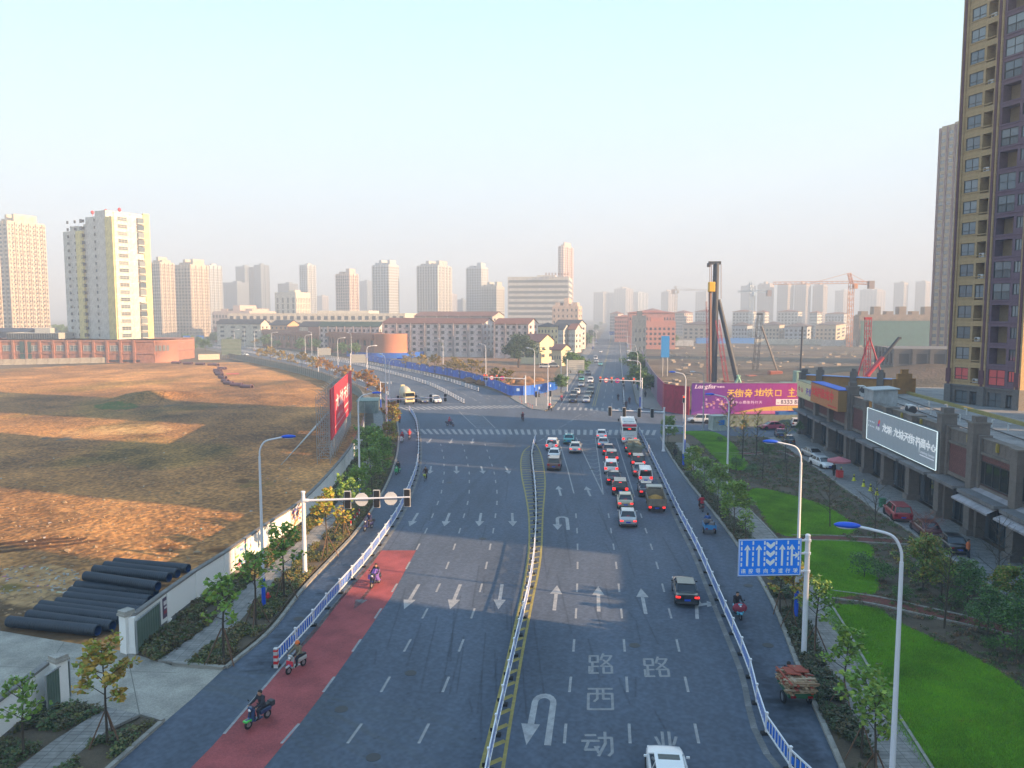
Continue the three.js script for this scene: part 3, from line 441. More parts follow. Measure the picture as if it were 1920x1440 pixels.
// purple clay pipes far across the field
{
  const body = new MB(); body.geo(new THREE.CylinderGeometry(.55, .55, 4, 12, 1, true), new THREE.Matrix4().makeRotationZ(Math.PI / 2)); body.geo(new THREE.CylinderGeometry(.66, .66, .5, 12, 1, true), new THREE.Matrix4().makeRotationZ(Math.PI / 2).setPosition(1.9, 0, 0)); body.geo(new THREE.CylinderGeometry(.48, .48, 4, 12, 1, true), new THREE.Matrix4().makeRotationZ(Math.PI / 2)); body.geo(new THREE.RingGeometry(.48, .66, 12), new THREE.Matrix4().makeRotationY(Math.PI / 2).setPosition(2.15, 0, 0)); body.geo(new THREE.RingGeometry(.48, .55, 12), new THREE.Matrix4().makeRotationY(-Math.PI / 2).setPosition(-2, 0, 0));
  const g = body.geometry(), m = M(.17, .085, .1, { rough: .6 });
  [[330, 680, .2], [352, 682, .25], [375, 683, .3], [398, 685, .3], [405, 687, .8], [408, 694, .6], [411, 702, .7], [417, 708, .7], [422, 714, .8], [428, 718, .6], [443, 721, .35], [462, 724, .45], [416, 691, .5], [409, 698, .6]].forEach(([x, y, r], i) => {
    const p = G(x, y, .5), o = mesh('clay_pipe', g, m); o.position.set(p[0], siteHeight(...p) + .5, p[1]); o.rotation.y = -r;
    tag(o, 'purple brown pipe section in the far field row, ' + nth(i) + ' from its far end', 'pipe', 'pipe sections lying in a row on the far field');
  });
  const p = G(420, 704), t = mesh('red_sheet', new MB().box(0, .5, 0, 4.2, .06, 1.4, .2, .12).geometry(), mat.red); t.position.set(p[0] + 3, siteHeight(...p), p[1]); tag(t, 'red plastic sheet lying by the row of clay pipes', 'sheet');
}
// ---------------------------------------------------------------- white site wall, hoarding, gates
{
  const root = thing('site_wall', 'white rendered wall with grey coping between building site and roadside planting', 'wall'); root.scale.y = 1.08;
  const near = wallLine.filter((p) => -p[1] < 142), far = wallLine.filter((p) => -p[1] >= 138), s = along(near, 4.2), foot = M(.22, .22, .22, { rough: .95, map: mottle }), cop = M(.26, .25, .24, { rough: .95, map: mottle });
  for (let i = 1; i < s.length; i++) {
    const a = s[i - 1], b = s[i], l = Math.hypot(b[0] - a[0], b[1] - a[1]), an = Math.atan2(b[0] - a[0], b[1] - a[1]), x = (a[0] + b[0]) / 2, z = (a[1] + b[1]) / 2;
    for (const [n, w, h, y, m] of [['wall_panel', .2, 1.75, 1.275, mat.wallWhite], ['wall_foot', .26, .4, .2, foot], ['coping', .34, .14, 2.22, cop]]) { const o = mesh(n, new MB().box(0, 0, 0, w, h, l).geometry(), m, root); o.position.set(x, y, z); o.rotation.y = an; }
    const p = mesh('pilaster', new MB().box(0, 1.18, 0, .38, 1.94, .4).box(0, .19, 0, .46, .42, .46).geometry(), mat.wallWhite, root); p.position.set(a[0], 0, a[1]); p.rotation.y = an;
  }
  const poster = (px, py, w, h, draw) => { const [x, z] = G(px, py), t = along(near, 1).reduce((q, c) => (Math.hypot(c[0] - x, c[1] - z) < Math.hypot(q[0] - x, q[1] - z) ? c : q)), an = t[2], o = mesh('poster', new MB().quad([-.125, -h / 2, -w / 2], [-.125, -h / 2, w / 2], [-.125, h / 2, w / 2], [-.125, h / 2, -w / 2], [0, 0, 1, 0, 1, 1, 0, 1]).geometry(), new THREE.MeshStandardMaterial({ map: canvasTex(96, 128, draw), roughness: .6 }), root); o.position.set(t[0], 1.32, t[1]); o.rotation.y = an; };
  const blobs = (cols) => (c, w, h) => { c.fillStyle = '#e8e2d8'; c.fillRect(0, 0, w, h); seed(cols.length * 31 + cols[0].charCodeAt(1)); for (let k = 0; k < 60; k++) { c.fillStyle = cols[Math.floor(rnd() * cols.length)]; c.globalAlpha = .75; c.fillRect(rr(0, w), rr(0, h), rr(6, 30), rr(4, 22)); } c.globalAlpha = 1; };
  poster(300, 1175, 1.1, 1.3, (c, w, h) => { c.fillStyle = '#5b4a63'; c.fillRect(0, 0, w, h); c.fillStyle = '#d8d2d4'; c.fillRect(14, 22, w - 30, 26); c.fillRect(20, 60, w - 46, 12); c.fillStyle = '#8e3444'; c.fillRect(14, 82, w - 32, 22); });
  poster(452, 1068, 3.2, 1.6, blobs(['#d05078', '#4b7fd0', '#58a560', '#e8a0a8', '#e0d8d0'])); poster(553, 995, 3, 1.6, blobs(['#c83a3a', '#3c66c0', '#e07840', '#e8c8c0'])); 
  // grey-green corrugated hoarding, continuing round the far bend
  const hoard = thing('site_hoarding', 'grey green corrugated hoarding curving away along the far side of site', 'hoarding'), f = along(far, 3), gm = [M(.27, .31, .27, { rough: .7, map: streak }), M(.31, .33, .3, { rough: .7, map: streak })];
  for (let i = 1; i < f.length; i++) {
    const a = f[i - 1], b = f[i], an = Math.atan2(b[0] - a[0], b[1] - a[1]), l = Math.hypot(b[0] - a[0], b[1] - a[1]), q = new MB(), n = 12;
    for (let k = 0; k < n; k++) { const z0 = -l / 2 + l * k / n, z1 = z0 + l / n, x0 = k % 2 ? .03 : -.03, x1 = -x0; q.quad([x0, 0, z0], [x1, 0, z1], [x1, 2.5, z1], [x0, 2.5, z0]); }
    const o = mesh('hoarding_panel', q.geometry(), gm[i % 2], hoard); o.position.set((a[0] + b[0]) / 2, 0, (a[1] + b[1]) / 2); o.rotation.y = an;
    const p = mesh('hoarding_post', new MB().box(0, 1.3, 0, .12, 2.6, .12).geometry(), mat.steel, hoard); p.position.set(a[0], 0, a[1]);
  }
  // pillars, gates and the wall on the near side of the drive
  const pillar = (px, py, label) => { const [x, z] = G(px, py), t = thing('gate_pillar', label, 'gate pillar', [x, 0, z], -.5, 'pillars of the site entrance'); new MB().box(0, 1.2, 0, .62, 2.4, .62).build('pillar_shaft', mat.wallWhite, t); new MB().box(0, 2.46, 0, .8, .12, .8).box(0, 2.62, 0, .7, .2, .7).build('pillar_cap', mat.concrete, t); return [x, z]; };
  pillar(240, 1222, 'white gate pillar at the end of the long site wall'); pillar(114, 1318, 'white gate pillar at the end of the short wall by drive');
  const gate = (ax, ay, bx, by, label) => {
    const a = G(ax, ay), b = G(bx, by), l = Math.hypot(b[0] - a[0], b[1] - a[1]), an = Math.atan2(b[0] - a[0], b[1] - a[1]), t = thing('corrugated_gate', label, 'gate', [(a[0] + b[0]) / 2, 0, (a[1] + b[1]) / 2], an, 'corrugated gate leaves');
    const q = new MB(), n = 40; for (let k = 0; k < n; k++) { const z0 = -l / 2 + l * k / n, z1 = z0 + l / n, x = [.02, .02, -.02, -.02][k % 4], x2 = [.02, -.02, -.02, .02][k % 4]; q.quad([x, .12, z0], [x2, .12, z1], [x2, 2.2, z1], [x, 2.2, z0]); }
    q.build('gate_sheet', M(.17, .25, .2, { rough: .55, map: streak }), t); new MB().box(-.03, .16, 0, .06, .06, l).box(-.03, 2.17, 0, .06, .06, l).box(-.03, 1.16, -l / 2, .07, 2.1, .06).box(-.03, 1.16, l / 2, .07, 2.1, .06).build('gate_frame', mat.steel, t);
  };
  gate(257, 1229, 301, 1189, 'green corrugated gate leaf folded back against long white wall'); gate(88, 1342, 132, 1310, 'green corrugated gate leaf in front of short white wall');
  const A = G(97, 1313), B = G(-80, 1462), sh = thing('short_wall', 'white wall with coping running out past the near gate pillar', 'wall'), an = Math.atan2(B[0] - A[0], B[1] - A[1]), l = Math.hypot(B[0] - A[0], B[1] - A[1]);
  for (const [n, w, h, y, m] of [['wall_panel', .2, 1.75, 1.275, mat.wallWhite], ['wall_foot', .26, .4, .2, foot], ['coping', .34, .14, 2.22, cop]]) { const o = mesh(n, new MB().box(0, 0, 0, w, h, l).geometry(), m, sh); o.position.set((A[0] + B[0]) / 2, y, (A[1] + B[1]) / 2); o.rotation.y = an; }
}
// back wall of the site
{
  const root = thing('boundary_wall', 'pale concrete panel wall along the back of the field', 'wall'), s = along(GP([[-60, 686], [120, 682], [300, 678], [330, 676]]), 4);
  for (let i = 1; i < s.length; i++) { const a = s[i - 1], b = s[i], o = mesh('wall_panel', new MB().box(0, 1.2, 0, .2, 2.4, Math.hypot(b[0] - a[0], b[1] - a[1]) - .1).geometry(), mat.concrete, root); o.position.set((a[0] + b[0]) / 2, 0, (a[1] + b[1]) / 2); o.rotation.y = Math.atan2(b[0] - a[0], b[1] - a[1]); }
  const w2 = thing('boundary_wall', 'short cream wall right of the red podium behind the field', 'wall'), a = G(372, 675), b = G(412, 674), o = mesh('wall_panel', new MB().box(0, 1.3, 0, .2, 2.6, Math.hypot(b[0] - a[0], b[1] - a[1])).geometry(), M(.55, .5, .4, { rough: .9 }), w2); o.position.set((a[0] + b[0]) / 2, 0, (a[1] + b[1]) / 2); o.rotation.y = Math.atan2(b[0] - a[0], b[1] - a[1]);
}
// red billboard on a lattice frame behind the wall
{
  const zA = G(634, 858)[1], a = G(622, 870), b = G(660, 800), t = thing('billboard', 'large red billboard on a steel lattice standing behind the white wall', 'billboard', [(a[0] + b[0]) / 2, 0, (a[1] + b[1]) / 2], Math.atan2(b[0] - a[0], b[1] - a[1]));
  const L = Math.hypot(b[0] - a[0], b[1] - a[1]), y0 = 3.4, y1 = 10.6, q = new MB(), n = Math.round(L / 2.4);
  mesh('board', new MB().box(0, (y0 + y1) / 2, 0, .16, y1 - y0, L).geometry(), M(.5, .03, .04, { rough: .6 }), t);
  const face = new MB().quad([-.09, y0, -L / 2], [-.09, y0, L / 2], [-.09, y1, L / 2], [-.09, y1, -L / 2], [0, 0, 1, 0, 1, 1, 0, 1]).geometry();
  mesh('printed_face', face, new THREE.MeshStandardMaterial({ roughness: .55, map: canvasTex(512, 256, (c, w, h) => { c.fillStyle = '#e23848'; c.fillRect(0, 0, w, h); drawText(c, '龙城天街', 90, 60, 74, 92, '#f6dede', 10); drawText(c, '商城中心', 120, 165, 26, 34, '#eec4c4', 3); c.fillStyle = '#eec4c4'; c.fillRect(290, 172, 120, 12); c.fillRect(60, 215, 330, 6); }) }), t);
  for (let i = 0; i <= n; i++) { const z = -L / 2 + L * i / n; q.bar([.2, 0, z], [.2, y1, z], .06, .06, 5).bar([2, 0, z], [2, y1 - 1, z], .05, .05, 5); for (let y = .8; y < y1 - 1; y += 1.6) q.bar([.2, y, z], [2, y, z], .03, .03, 4).bar([.2, y, z], [2, y + 1.6, z], .03, .03, 4); q.bar([2, y1 * .5, z], [7, 0, z], .05, .05, 5); }
  for (let y = .8; y < y1; y += 1.6) q.bar([.2, y, -L / 2], [.2, y, L / 2], .03, .03, 4).bar([2, Math.min(y, y1 - 1), -L / 2], [2, Math.min(y, y1 - 1), L / 2], .03, .03, 4);
  for (let i = 0; i < n; i++) { const z = -L / 2 + L * i / n; q.bar([.2, .4, z], [.2, 3.2, z + L / n], .03, .03, 4); }
  q.build('lattice_frame', mat.steel, t);
  const [x, z] = G(691, 772), h = thing('utility_shed', 'low grey green metal shed between wall and kerb trees', 'shed', [x, 0, z], .12); new MB().box(0, 1.3, 0, 4.4, 2.6, 7).build('shed_wall', M(.33, .38, .35, { rough: .7, map: streak }), h); new MB().box(0, 2.7, 0, 4.7, .16, 7.3).build('shed_roof', M(.2, .29, .26, { rough: .6, map: streak }), h); new MB().box(.4, 1, 3.52, 1.1, 2, .05).build('shed_door', M(.25, .28, .27), h);
  const bd = G(434, 672), k = thing('billboard', 'green netted scaffold board at the far left bend of road', 'billboard', [bd[0], 0, bd[1]], .2); new MB().box(0, 5.5, 0, 9, 7.5, .2).build('board', M(.16, .22, .19, { rough: .8, map: streak }), k); const fr = new MB(); for (let i = 0; i < 5; i++) fr.bar([-4.4 + 2.2 * i, 0, -.3], [-4.4 + 2.2 * i, 9.4, -.3], .1, .1, 5); for (let j = 0; j < 5; j++) fr.bar([-4.5, 1.7 + j * 1.9, .16], [4.5, 1.7 + j * 1.9, .16], .06, .06, 4); fr.build('board_frame', mat.steel, k);
}
// ---------------------------------------------------------------- railings
const railWhite = M(.72, .74, .78, { rough: .4 }), railBlue = M(.01, .14, .62, { rough: .45 });
function railing(name, line, label, step = 3.1, detail = 2, opt = {}) {
  const root = thing(name, label, 'railing', [0, 0, 0], 0, 'traffic railings'), s = along(line, step), l = Math.hypot(s[1][0] - s[0][0], s[1][1] - s[0][1]), w = new MB(), b = new MB(), H = opt.h ?? 1.1;
  w.box(0, H / 2, -l / 2, .1, H, .1).box(0, H + .03, -l / 2, .14, .06, .14); w.box(0, H - .12, 0, .06, .08, l - .1); w.box(0, .22, 0, .06, .07, l - .1);
  if (detail > 1) { const n = 8; for (let k = 1; k < n; k++) w.box(0, H / 2 + .04, -l / 2 + l * k / n, .035, H - .4, .035); for (let k = 0; k < n; k++) b.box(0, .42 + .26 * Math.sin(Math.PI * (k + .5) / n) / 2 + .1, -l / 2 + l * (k + .5) / n, .03, .3 + .3 * Math.sin(Math.PI * (k + .5) / n), l / n * .5); }
  else { w.box(0, H * .55, 0, .05, .07, l - .1); if (detail === 1) b.box(0, H * .45, 0, .03, .28, l * .82); }
  const foot = new MB().box(0, .06, -l / 2, .5, .12, .3); if (opt.reflector) foot.box(opt.side ?? .2, .3, -l / 2, .16, .18, .05);
  const wg = w.geometry(), bg = b.empty ? null : b.geometry(), fg = foot.geometry();
  for (let i = 1; i < s.length; i++) {
    const a = s[i - 1], c = s[i], dx = c[0] - a[0], dz = c[1] - a[1], o = mesh('rail_section', wg, railWhite, root);
    o.position.set((a[0] + c[0]) / 2, .0, (a[1] + c[1]) / 2); o.rotation.y = Math.atan2(dx, dz); o.rotation.z = rrSeed(i) * .012;
    if (bg) mesh('blue_slats', bg, railBlue, o); mesh('rail_foot', fg, mat.rubber, o);
  }
  return root;
}
const rrSeed = (i) => ((i * 7919) % 13) / 6.5 - 1;
railing('railing', railL, 'white and blue railing between red lane and left cycle lane');
railing('railing', railR.slice().reverse(), 'white and blue railing between traffic queue and right cycle lane');
railing('railing', railC, 'white railing with black reflectors along the yellow median', 3.1, 2, { reflector: true, side: .22 });
railing('railing', railA, 'white railing dividing the two directions of the left side road', 3.4, 0);
railing('railing', railB, 'white railing along far lanes of left road by blue hoarding', 3.4, 0);
railing('railing', railD, 'white railing along near edge of left road by autumn trees', 3.4, 0);
{ const t = thing('striped_bollard', 'red and white reflective post ending the left railing by red lane', 'bollard', [...G(518, 1252)].flatMap((v, i) => i ? [0, v] : [v])); new MB().box(0, .62, 0, .24, 1.2, .24).build('post', mat.white, t); new MB().box(0, .35, 0, .25, .18, .25).box(0, .72, 0, .25, .18, .25).box(0, 1.08, 0, .25, .12, .25).build('red_band', mat.red, t); }
{ // thin railing along the right-hand far road
  railing('railing', smooth(GP([[1170, 758], [1166, 700], [1163, 660], [1161, 635]]), 3), 'thin railing on the right of the far straight road', 4, 0);
}
// blue hoarding across the left road
{
  const root = thing('blue_hoarding', 'bright blue panel hoarding around the corner plot with small white prints', 'hoarding'), line = smooth(GP([[690, 676], [740, 686], [800, 697], [850, 706], [900, 719], [938, 733], [955, 741]]), 4).concat(smooth(GP([[958, 742], [985, 742], [1010, 739], [1028, 735], [1045, 730]]), 3)), s = along(line, 2.6), m = [M(.015, .15, .75, { rough: .5, map: streak }), M(.02, .18, .82, { rough: .5, map: streak }), M(.02, .12, .6, { rough: .5, map: streak })];
  for (let i = 1; i < s.length; i++) { const a = s[i - 1], b = s[i], l = Math.hypot(b[0] - a[0], b[1] - a[1]), o = mesh('hoarding_panel', new MB().box(0, 1.3, 0, .08, 2.6, l - .02).geometry(), m[(i * 5) % 3], root); o.position.set((a[0] + b[0]) / 2, 0, (a[1] + b[1]) / 2); o.rotation.y = Math.atan2(b[0] - a[0], b[1] - a[1]); if (i % 3 === 1) mesh('white_print', new MB().box(.045, 1.6, 0, .02, .7, .8).box(-.045, 1.6, 0, .02, .7, .8).geometry(), M(.45, .6, .8, { rough: .7 }), o); }
  const bp = thing('blue_hoarding', 'plain blue hoarding piece before the round orange building', 'hoarding'), q = along(GP([[650, 668], [700, 672], [752, 672], [800, 668]]), 3); for (let i = 1; i < q.length; i++) { const a = q[i - 1], b = q[i], o = mesh('hoarding_panel', new MB().box(0, 1.3, 0, .08, 2.6, Math.hypot(b[0] - a[0], b[1] - a[1]) - .02).geometry(), m[i % 3], bp); o.position.set((a[0] + b[0]) / 2, 0, (a[1] + b[1]) / 2); o.rotation.y = Math.atan2(b[0] - a[0], b[1] - a[1]); }
  const dirt = smoothPoly([[800, 690], [850, 700], [905, 712], [955, 735], [1025, 730], [1040, 700], [1036, 672], [940, 664], [850, 668]]); sheet('bare_plot', dirt, .06, M(.3, .17, .09, { rough: 1, map: mottle, bump: roughTex, bs: .3 }));
  seed(41); const hp = new MB(); for (let k = 0; k < 60; k++) { const [x, z] = G(rr(880, 1010), rr(708, 722)); hp.ball(x, .3, z, rr(1, 3), rr(.4, 1.1), rr(1, 3), 5); } tag(stuff(hp.build('soil_heap', M(.33, .17, .07, { rough: 1, map: mottle, bump: roughTex, bs: .3 }))), 'red brown heaps of loose soil behind the blue hoarding', 'soil');
  const lw = thing('plot_wall', 'pale grey low wall behind the bare corner plot', 'wall'), w = along(GP([[795, 668], [860, 667], [935, 668], [1020, 672]]), 5); for (let i = 1; i < w.length; i++) { const a = w[i - 1], b = w[i], o = mesh('wall_panel', new MB().box(0, 1.4, 0, .2, 2.8, Math.hypot(b[0] - a[0], b[1] - a[1]) - .03).geometry(), i > 12 && i < 17 ? M(.42, .34, .28, { rough: .9, map: mottle }) : mat.concrete, lw); o.position.set((a[0] + b[0]) / 2, 0, (a[1] + b[1]) / 2); o.rotation.y = Math.atan2(b[0] - a[0], b[1] - a[1]); }
  const tp = G(822, 664), tar = mesh('tarpaulin_shed', new MB().quad([-9, 0, 3], [7, 0, 3], [9, 5, -3], [-5, 5, -3]).quad([9, 5, -3], [7, 0, 3], [9, 0, -3], [9, 4.9, -3]).quad([-5, 5, -3], [9, 5, -3], [9, 0, -3.1], [-9, 0, -3.1]).geometry(), M(.62, .58, .42, { rough: .7 })); tar.position.set(tp[0], 0, tp[1]); tag(tar, 'cream sloping sheet cover beside the low wall of corner plot', 'shed');
}
// ---------------------------------------------------------------- tall tower on the right
const facadeTex = tex(256, [3, 2.9], (u, v) => { const j = ((v * 8) % 1) < .06 || ((u * 6 + (Math.floor(v * 8) % 2) * .5) % 1) < .03; return grey((.9 + .16 * (fbm(u, v, 8, 4) - .5)) * (j ? .9 : 1)); });
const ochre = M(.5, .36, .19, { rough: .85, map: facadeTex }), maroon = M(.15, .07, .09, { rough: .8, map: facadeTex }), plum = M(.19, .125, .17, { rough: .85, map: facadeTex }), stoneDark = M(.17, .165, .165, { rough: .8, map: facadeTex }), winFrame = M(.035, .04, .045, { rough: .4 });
const paneMats = [M(.12, .16, .19, { rough: .05, coat: .9 }), M(.08, .11, .14, { rough: .06, coat: .9 }), M(.2, .23, .25, { rough: .2, coat: .6 }), M(.13, .15, .17, { rough: .1, coat: .6 })], curtainRed = M(.6, .1, .1, { rough: .5, coat: .5 });
const TOWER = (() => { const p = atZ(1774, 740, -112.5); return [p[0], p[2]]; })(), TOWER_TURN = -70.7 * Math.PI / 180;
{
  const root = thing('apartment_tower', 'tall ochre and plum apartment tower with maroon pilasters at right edge', 'apartment tower', [TOWER[0], 0, TOWER[1]], TOWER_TURN);
  const L = 11.42, D = 34, base = 11.1, fh = 2.9, n = 31, top = base + n * fh, o = new MB(), p = new MB(), mr = new MB(), st = new MB(), core = new MB();
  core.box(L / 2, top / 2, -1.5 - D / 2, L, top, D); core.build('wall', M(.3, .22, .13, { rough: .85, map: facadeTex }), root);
  const holes = (mb, x0, x1, y, list) => { let x = x0; for (const [a, b, s, h] of list) { if (a > x) mb.box((x + a) / 2, y + fh / 2, -.75, a - x, fh, 1.5); mb.box((a + b) / 2, y + s / 2, -.75, b - a, s, 1.5); mb.box((a + b) / 2, (y + h + y + fh) / 2, -.75, b - a, fh - h, 1.5); x = b; } if (x < x1) mb.box((x + x1) / 2, y + fh / 2, -.75, x1 - x, fh, 1.5); };
  const winGeo = (w, h, lower) => { const q = new MB(); q.box(0, -h / 2 + .04, 0, w, .08, .1).box(0, h / 2 - .04, 0, w, .08, .1).box(-w / 2 + .04, 0, 0, .08, h - .16, .1).box(w / 2 - .04, 0, 0, .08, h - .16, .1).box(0, 0, 0, .07, h - .16, .08); if (lower) q.box(0, -h / 2 + lower, .01, w - .16, .07, .09); return q.geometry(); };
  const paneGeo = (w, h) => new MB().box(0, 0, -.02, w - .16, h - .16, .03).geometry(), kinds = { wide: [winGeo(2.2, 1.7, .5), paneGeo(2.2, 1.7)], big: [winGeo(2.5, 2.2, 1.1), paneGeo(2.5, 2.2)], slim: [winGeo(.95, 1.5, 0), paneGeo(.95, 1.5)], inner: [winGeo(.9, 1.6, .4), paneGeo(.9, 1.6)], tall: [winGeo(1.4, 1.9, .9), paneGeo(1.4, 1.9)] };
  const win = (k, x, y, z, m) => { const w = mesh('window', kinds[k][0], winFrame, root); w.position.set(x, y, z); mesh('pane', kinds[k][1], m ?? paneMats[Math.floor(rnd() * 4)], w); };
  const unit = new MB().rbox(0, 0, 0, .85, .6, .32, .04).geometry(), fan = new THREE.CylinderGeometry(.2, .2, .03, 14).rotateX(Math.PI / 2).translate(-.12, 0, .17), rail = (() => { const q = new MB(); q.box(0, 1, 0, 2.4, .05, .05); for (let k = 0; k < 13; k++) q.box(-1.2 + k * .2, .5, 0, .025, 1, .025); return q.geometry(); })();
  seed(77);
  const logg = [4, 5, 6, 10, 11, 13, 16, 17, 20, 21, 22, 26];
  for (let f = 0; f < n; f++) {
    const y = base + f * fh, red = f === 0, open = logg.includes(n - 8 - f) || f === 1 || f === 2;
    holes(o, .85, 5.3, y, [[1.2, 3.4, .75, 2.45], [3.75, 5.15, .35, 2.5]]); holes(p, 6.15, 10.5, y, [[6.5, 9, .3, 2.5], [9.4, 10.35, .9, 2.4]]);
    win('wide', 2.3, y + 1.6, -.12, red ? curtainRed : null); win('slim', 9.875, y + 1.65, -.12, red ? curtainRed : null);
    if (f === 4) win('tall', 4.45, y + 1.42, -.12); else { win('inner', 4.68, y + 1.6, -1.42); if (rnd() < .45 || f > 21) { const a = mesh('air_conditioner', unit, mat.white, root); a.position.set(4.25, y + .68, -.5); mesh('fan', fan, mat.darkMetal, a); } }
    if (open && !red) { /* open loggia */ } else { win('big', 7.75, y + 1.4, -.12, red ? curtainRed : null); }
    if (!open && f % 3) { const g = mesh('balcony_rail', rail, winFrame, root); g.position.set(7.75, y + .3, -.02); }
    o.box(3.07, y + .62, .03, 4.3, .1, .1); p.box(8.3, y + .12, .03, 4.3, .12, .12);
  }
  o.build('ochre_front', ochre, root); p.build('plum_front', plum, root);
  for (const x of [.43, 5.73, 10.95]) { const a = new MB(); a.box(x - .3, (base + top) / 2 + 1, -.55, .26, top - base + 2, 1.5).box(x + .3, (base + top) / 2 + 1, -.55, .26, top - base + 2, 1.5); a.build('pilaster_edge', ochre, root); new MB().box(x, (base + top) / 2 + 1.4, -.5, .34, top - base + 2.8, 1.62).box(x, base + 1.3, -.2, .7, 1.9, 1.2).build('pilaster', maroon, root); st.box(x, base / 2, -.5, 1, base, 1.75); }
  holes(st, .93, 5.23, base - 2.9, [[1.4, 3.4, .3, 2.1], [3.8, 4.9, .05, 2.1]]); holes(st, 6.23, 10.45, base - 2.9, [[6.6, 8.6, .1, 2.2], [9.3, 10.2, .3, 2.1]]); st.box(L / 2, (base - 2.9) / 2, -.75, L, base - 2.9, 1.5); st.box(L / 2, base - .1, .06, L, .25, .3);
  st.build('stone_base', stoneDark, root); win('wide', 2.4, base - 1.7, -.3); win('big', 7.6, base - 1.75, -.3); win('slim', 9.75, base - 1.7, -.3); win('inner', 4.35, base - 1.8, -.5);
  const fw = new MB(); for (let f = 0; f < n; f++) for (let k = 0; k < 10; k++) fw.box(L + .02, base + f * fh + 1.5, -3 - k * 3.3, .08, 1.7, 2); stuff(fw.build('window_rows', paneMats[1], root));
  { const wg = new MB().box(14, top / 2, -24, 5.2, top - 1, 20); for (let f = 0; f < n; f++) wg.box(14, base + f * fh + .4, -13.95, 5.2, .14, .2); wg.build('side_wing', ochre, root); for (let f = 0; f < n; f++) win('wide', 13.9, base + f * fh + 1.6, -13.95); }
  new MB().box(L / 2, top + 1.2, -D / 2, L - 1, 2.4, D - 2).build('roof', stoneDark, root);
}
// ---------------------------------------------------------------- generic blocks
const winDark = M(.05, .06, .075, { rough: .12, coat: .4 }), winPale = M(.16, .18, .2, { rough: .2, coat: .3 });
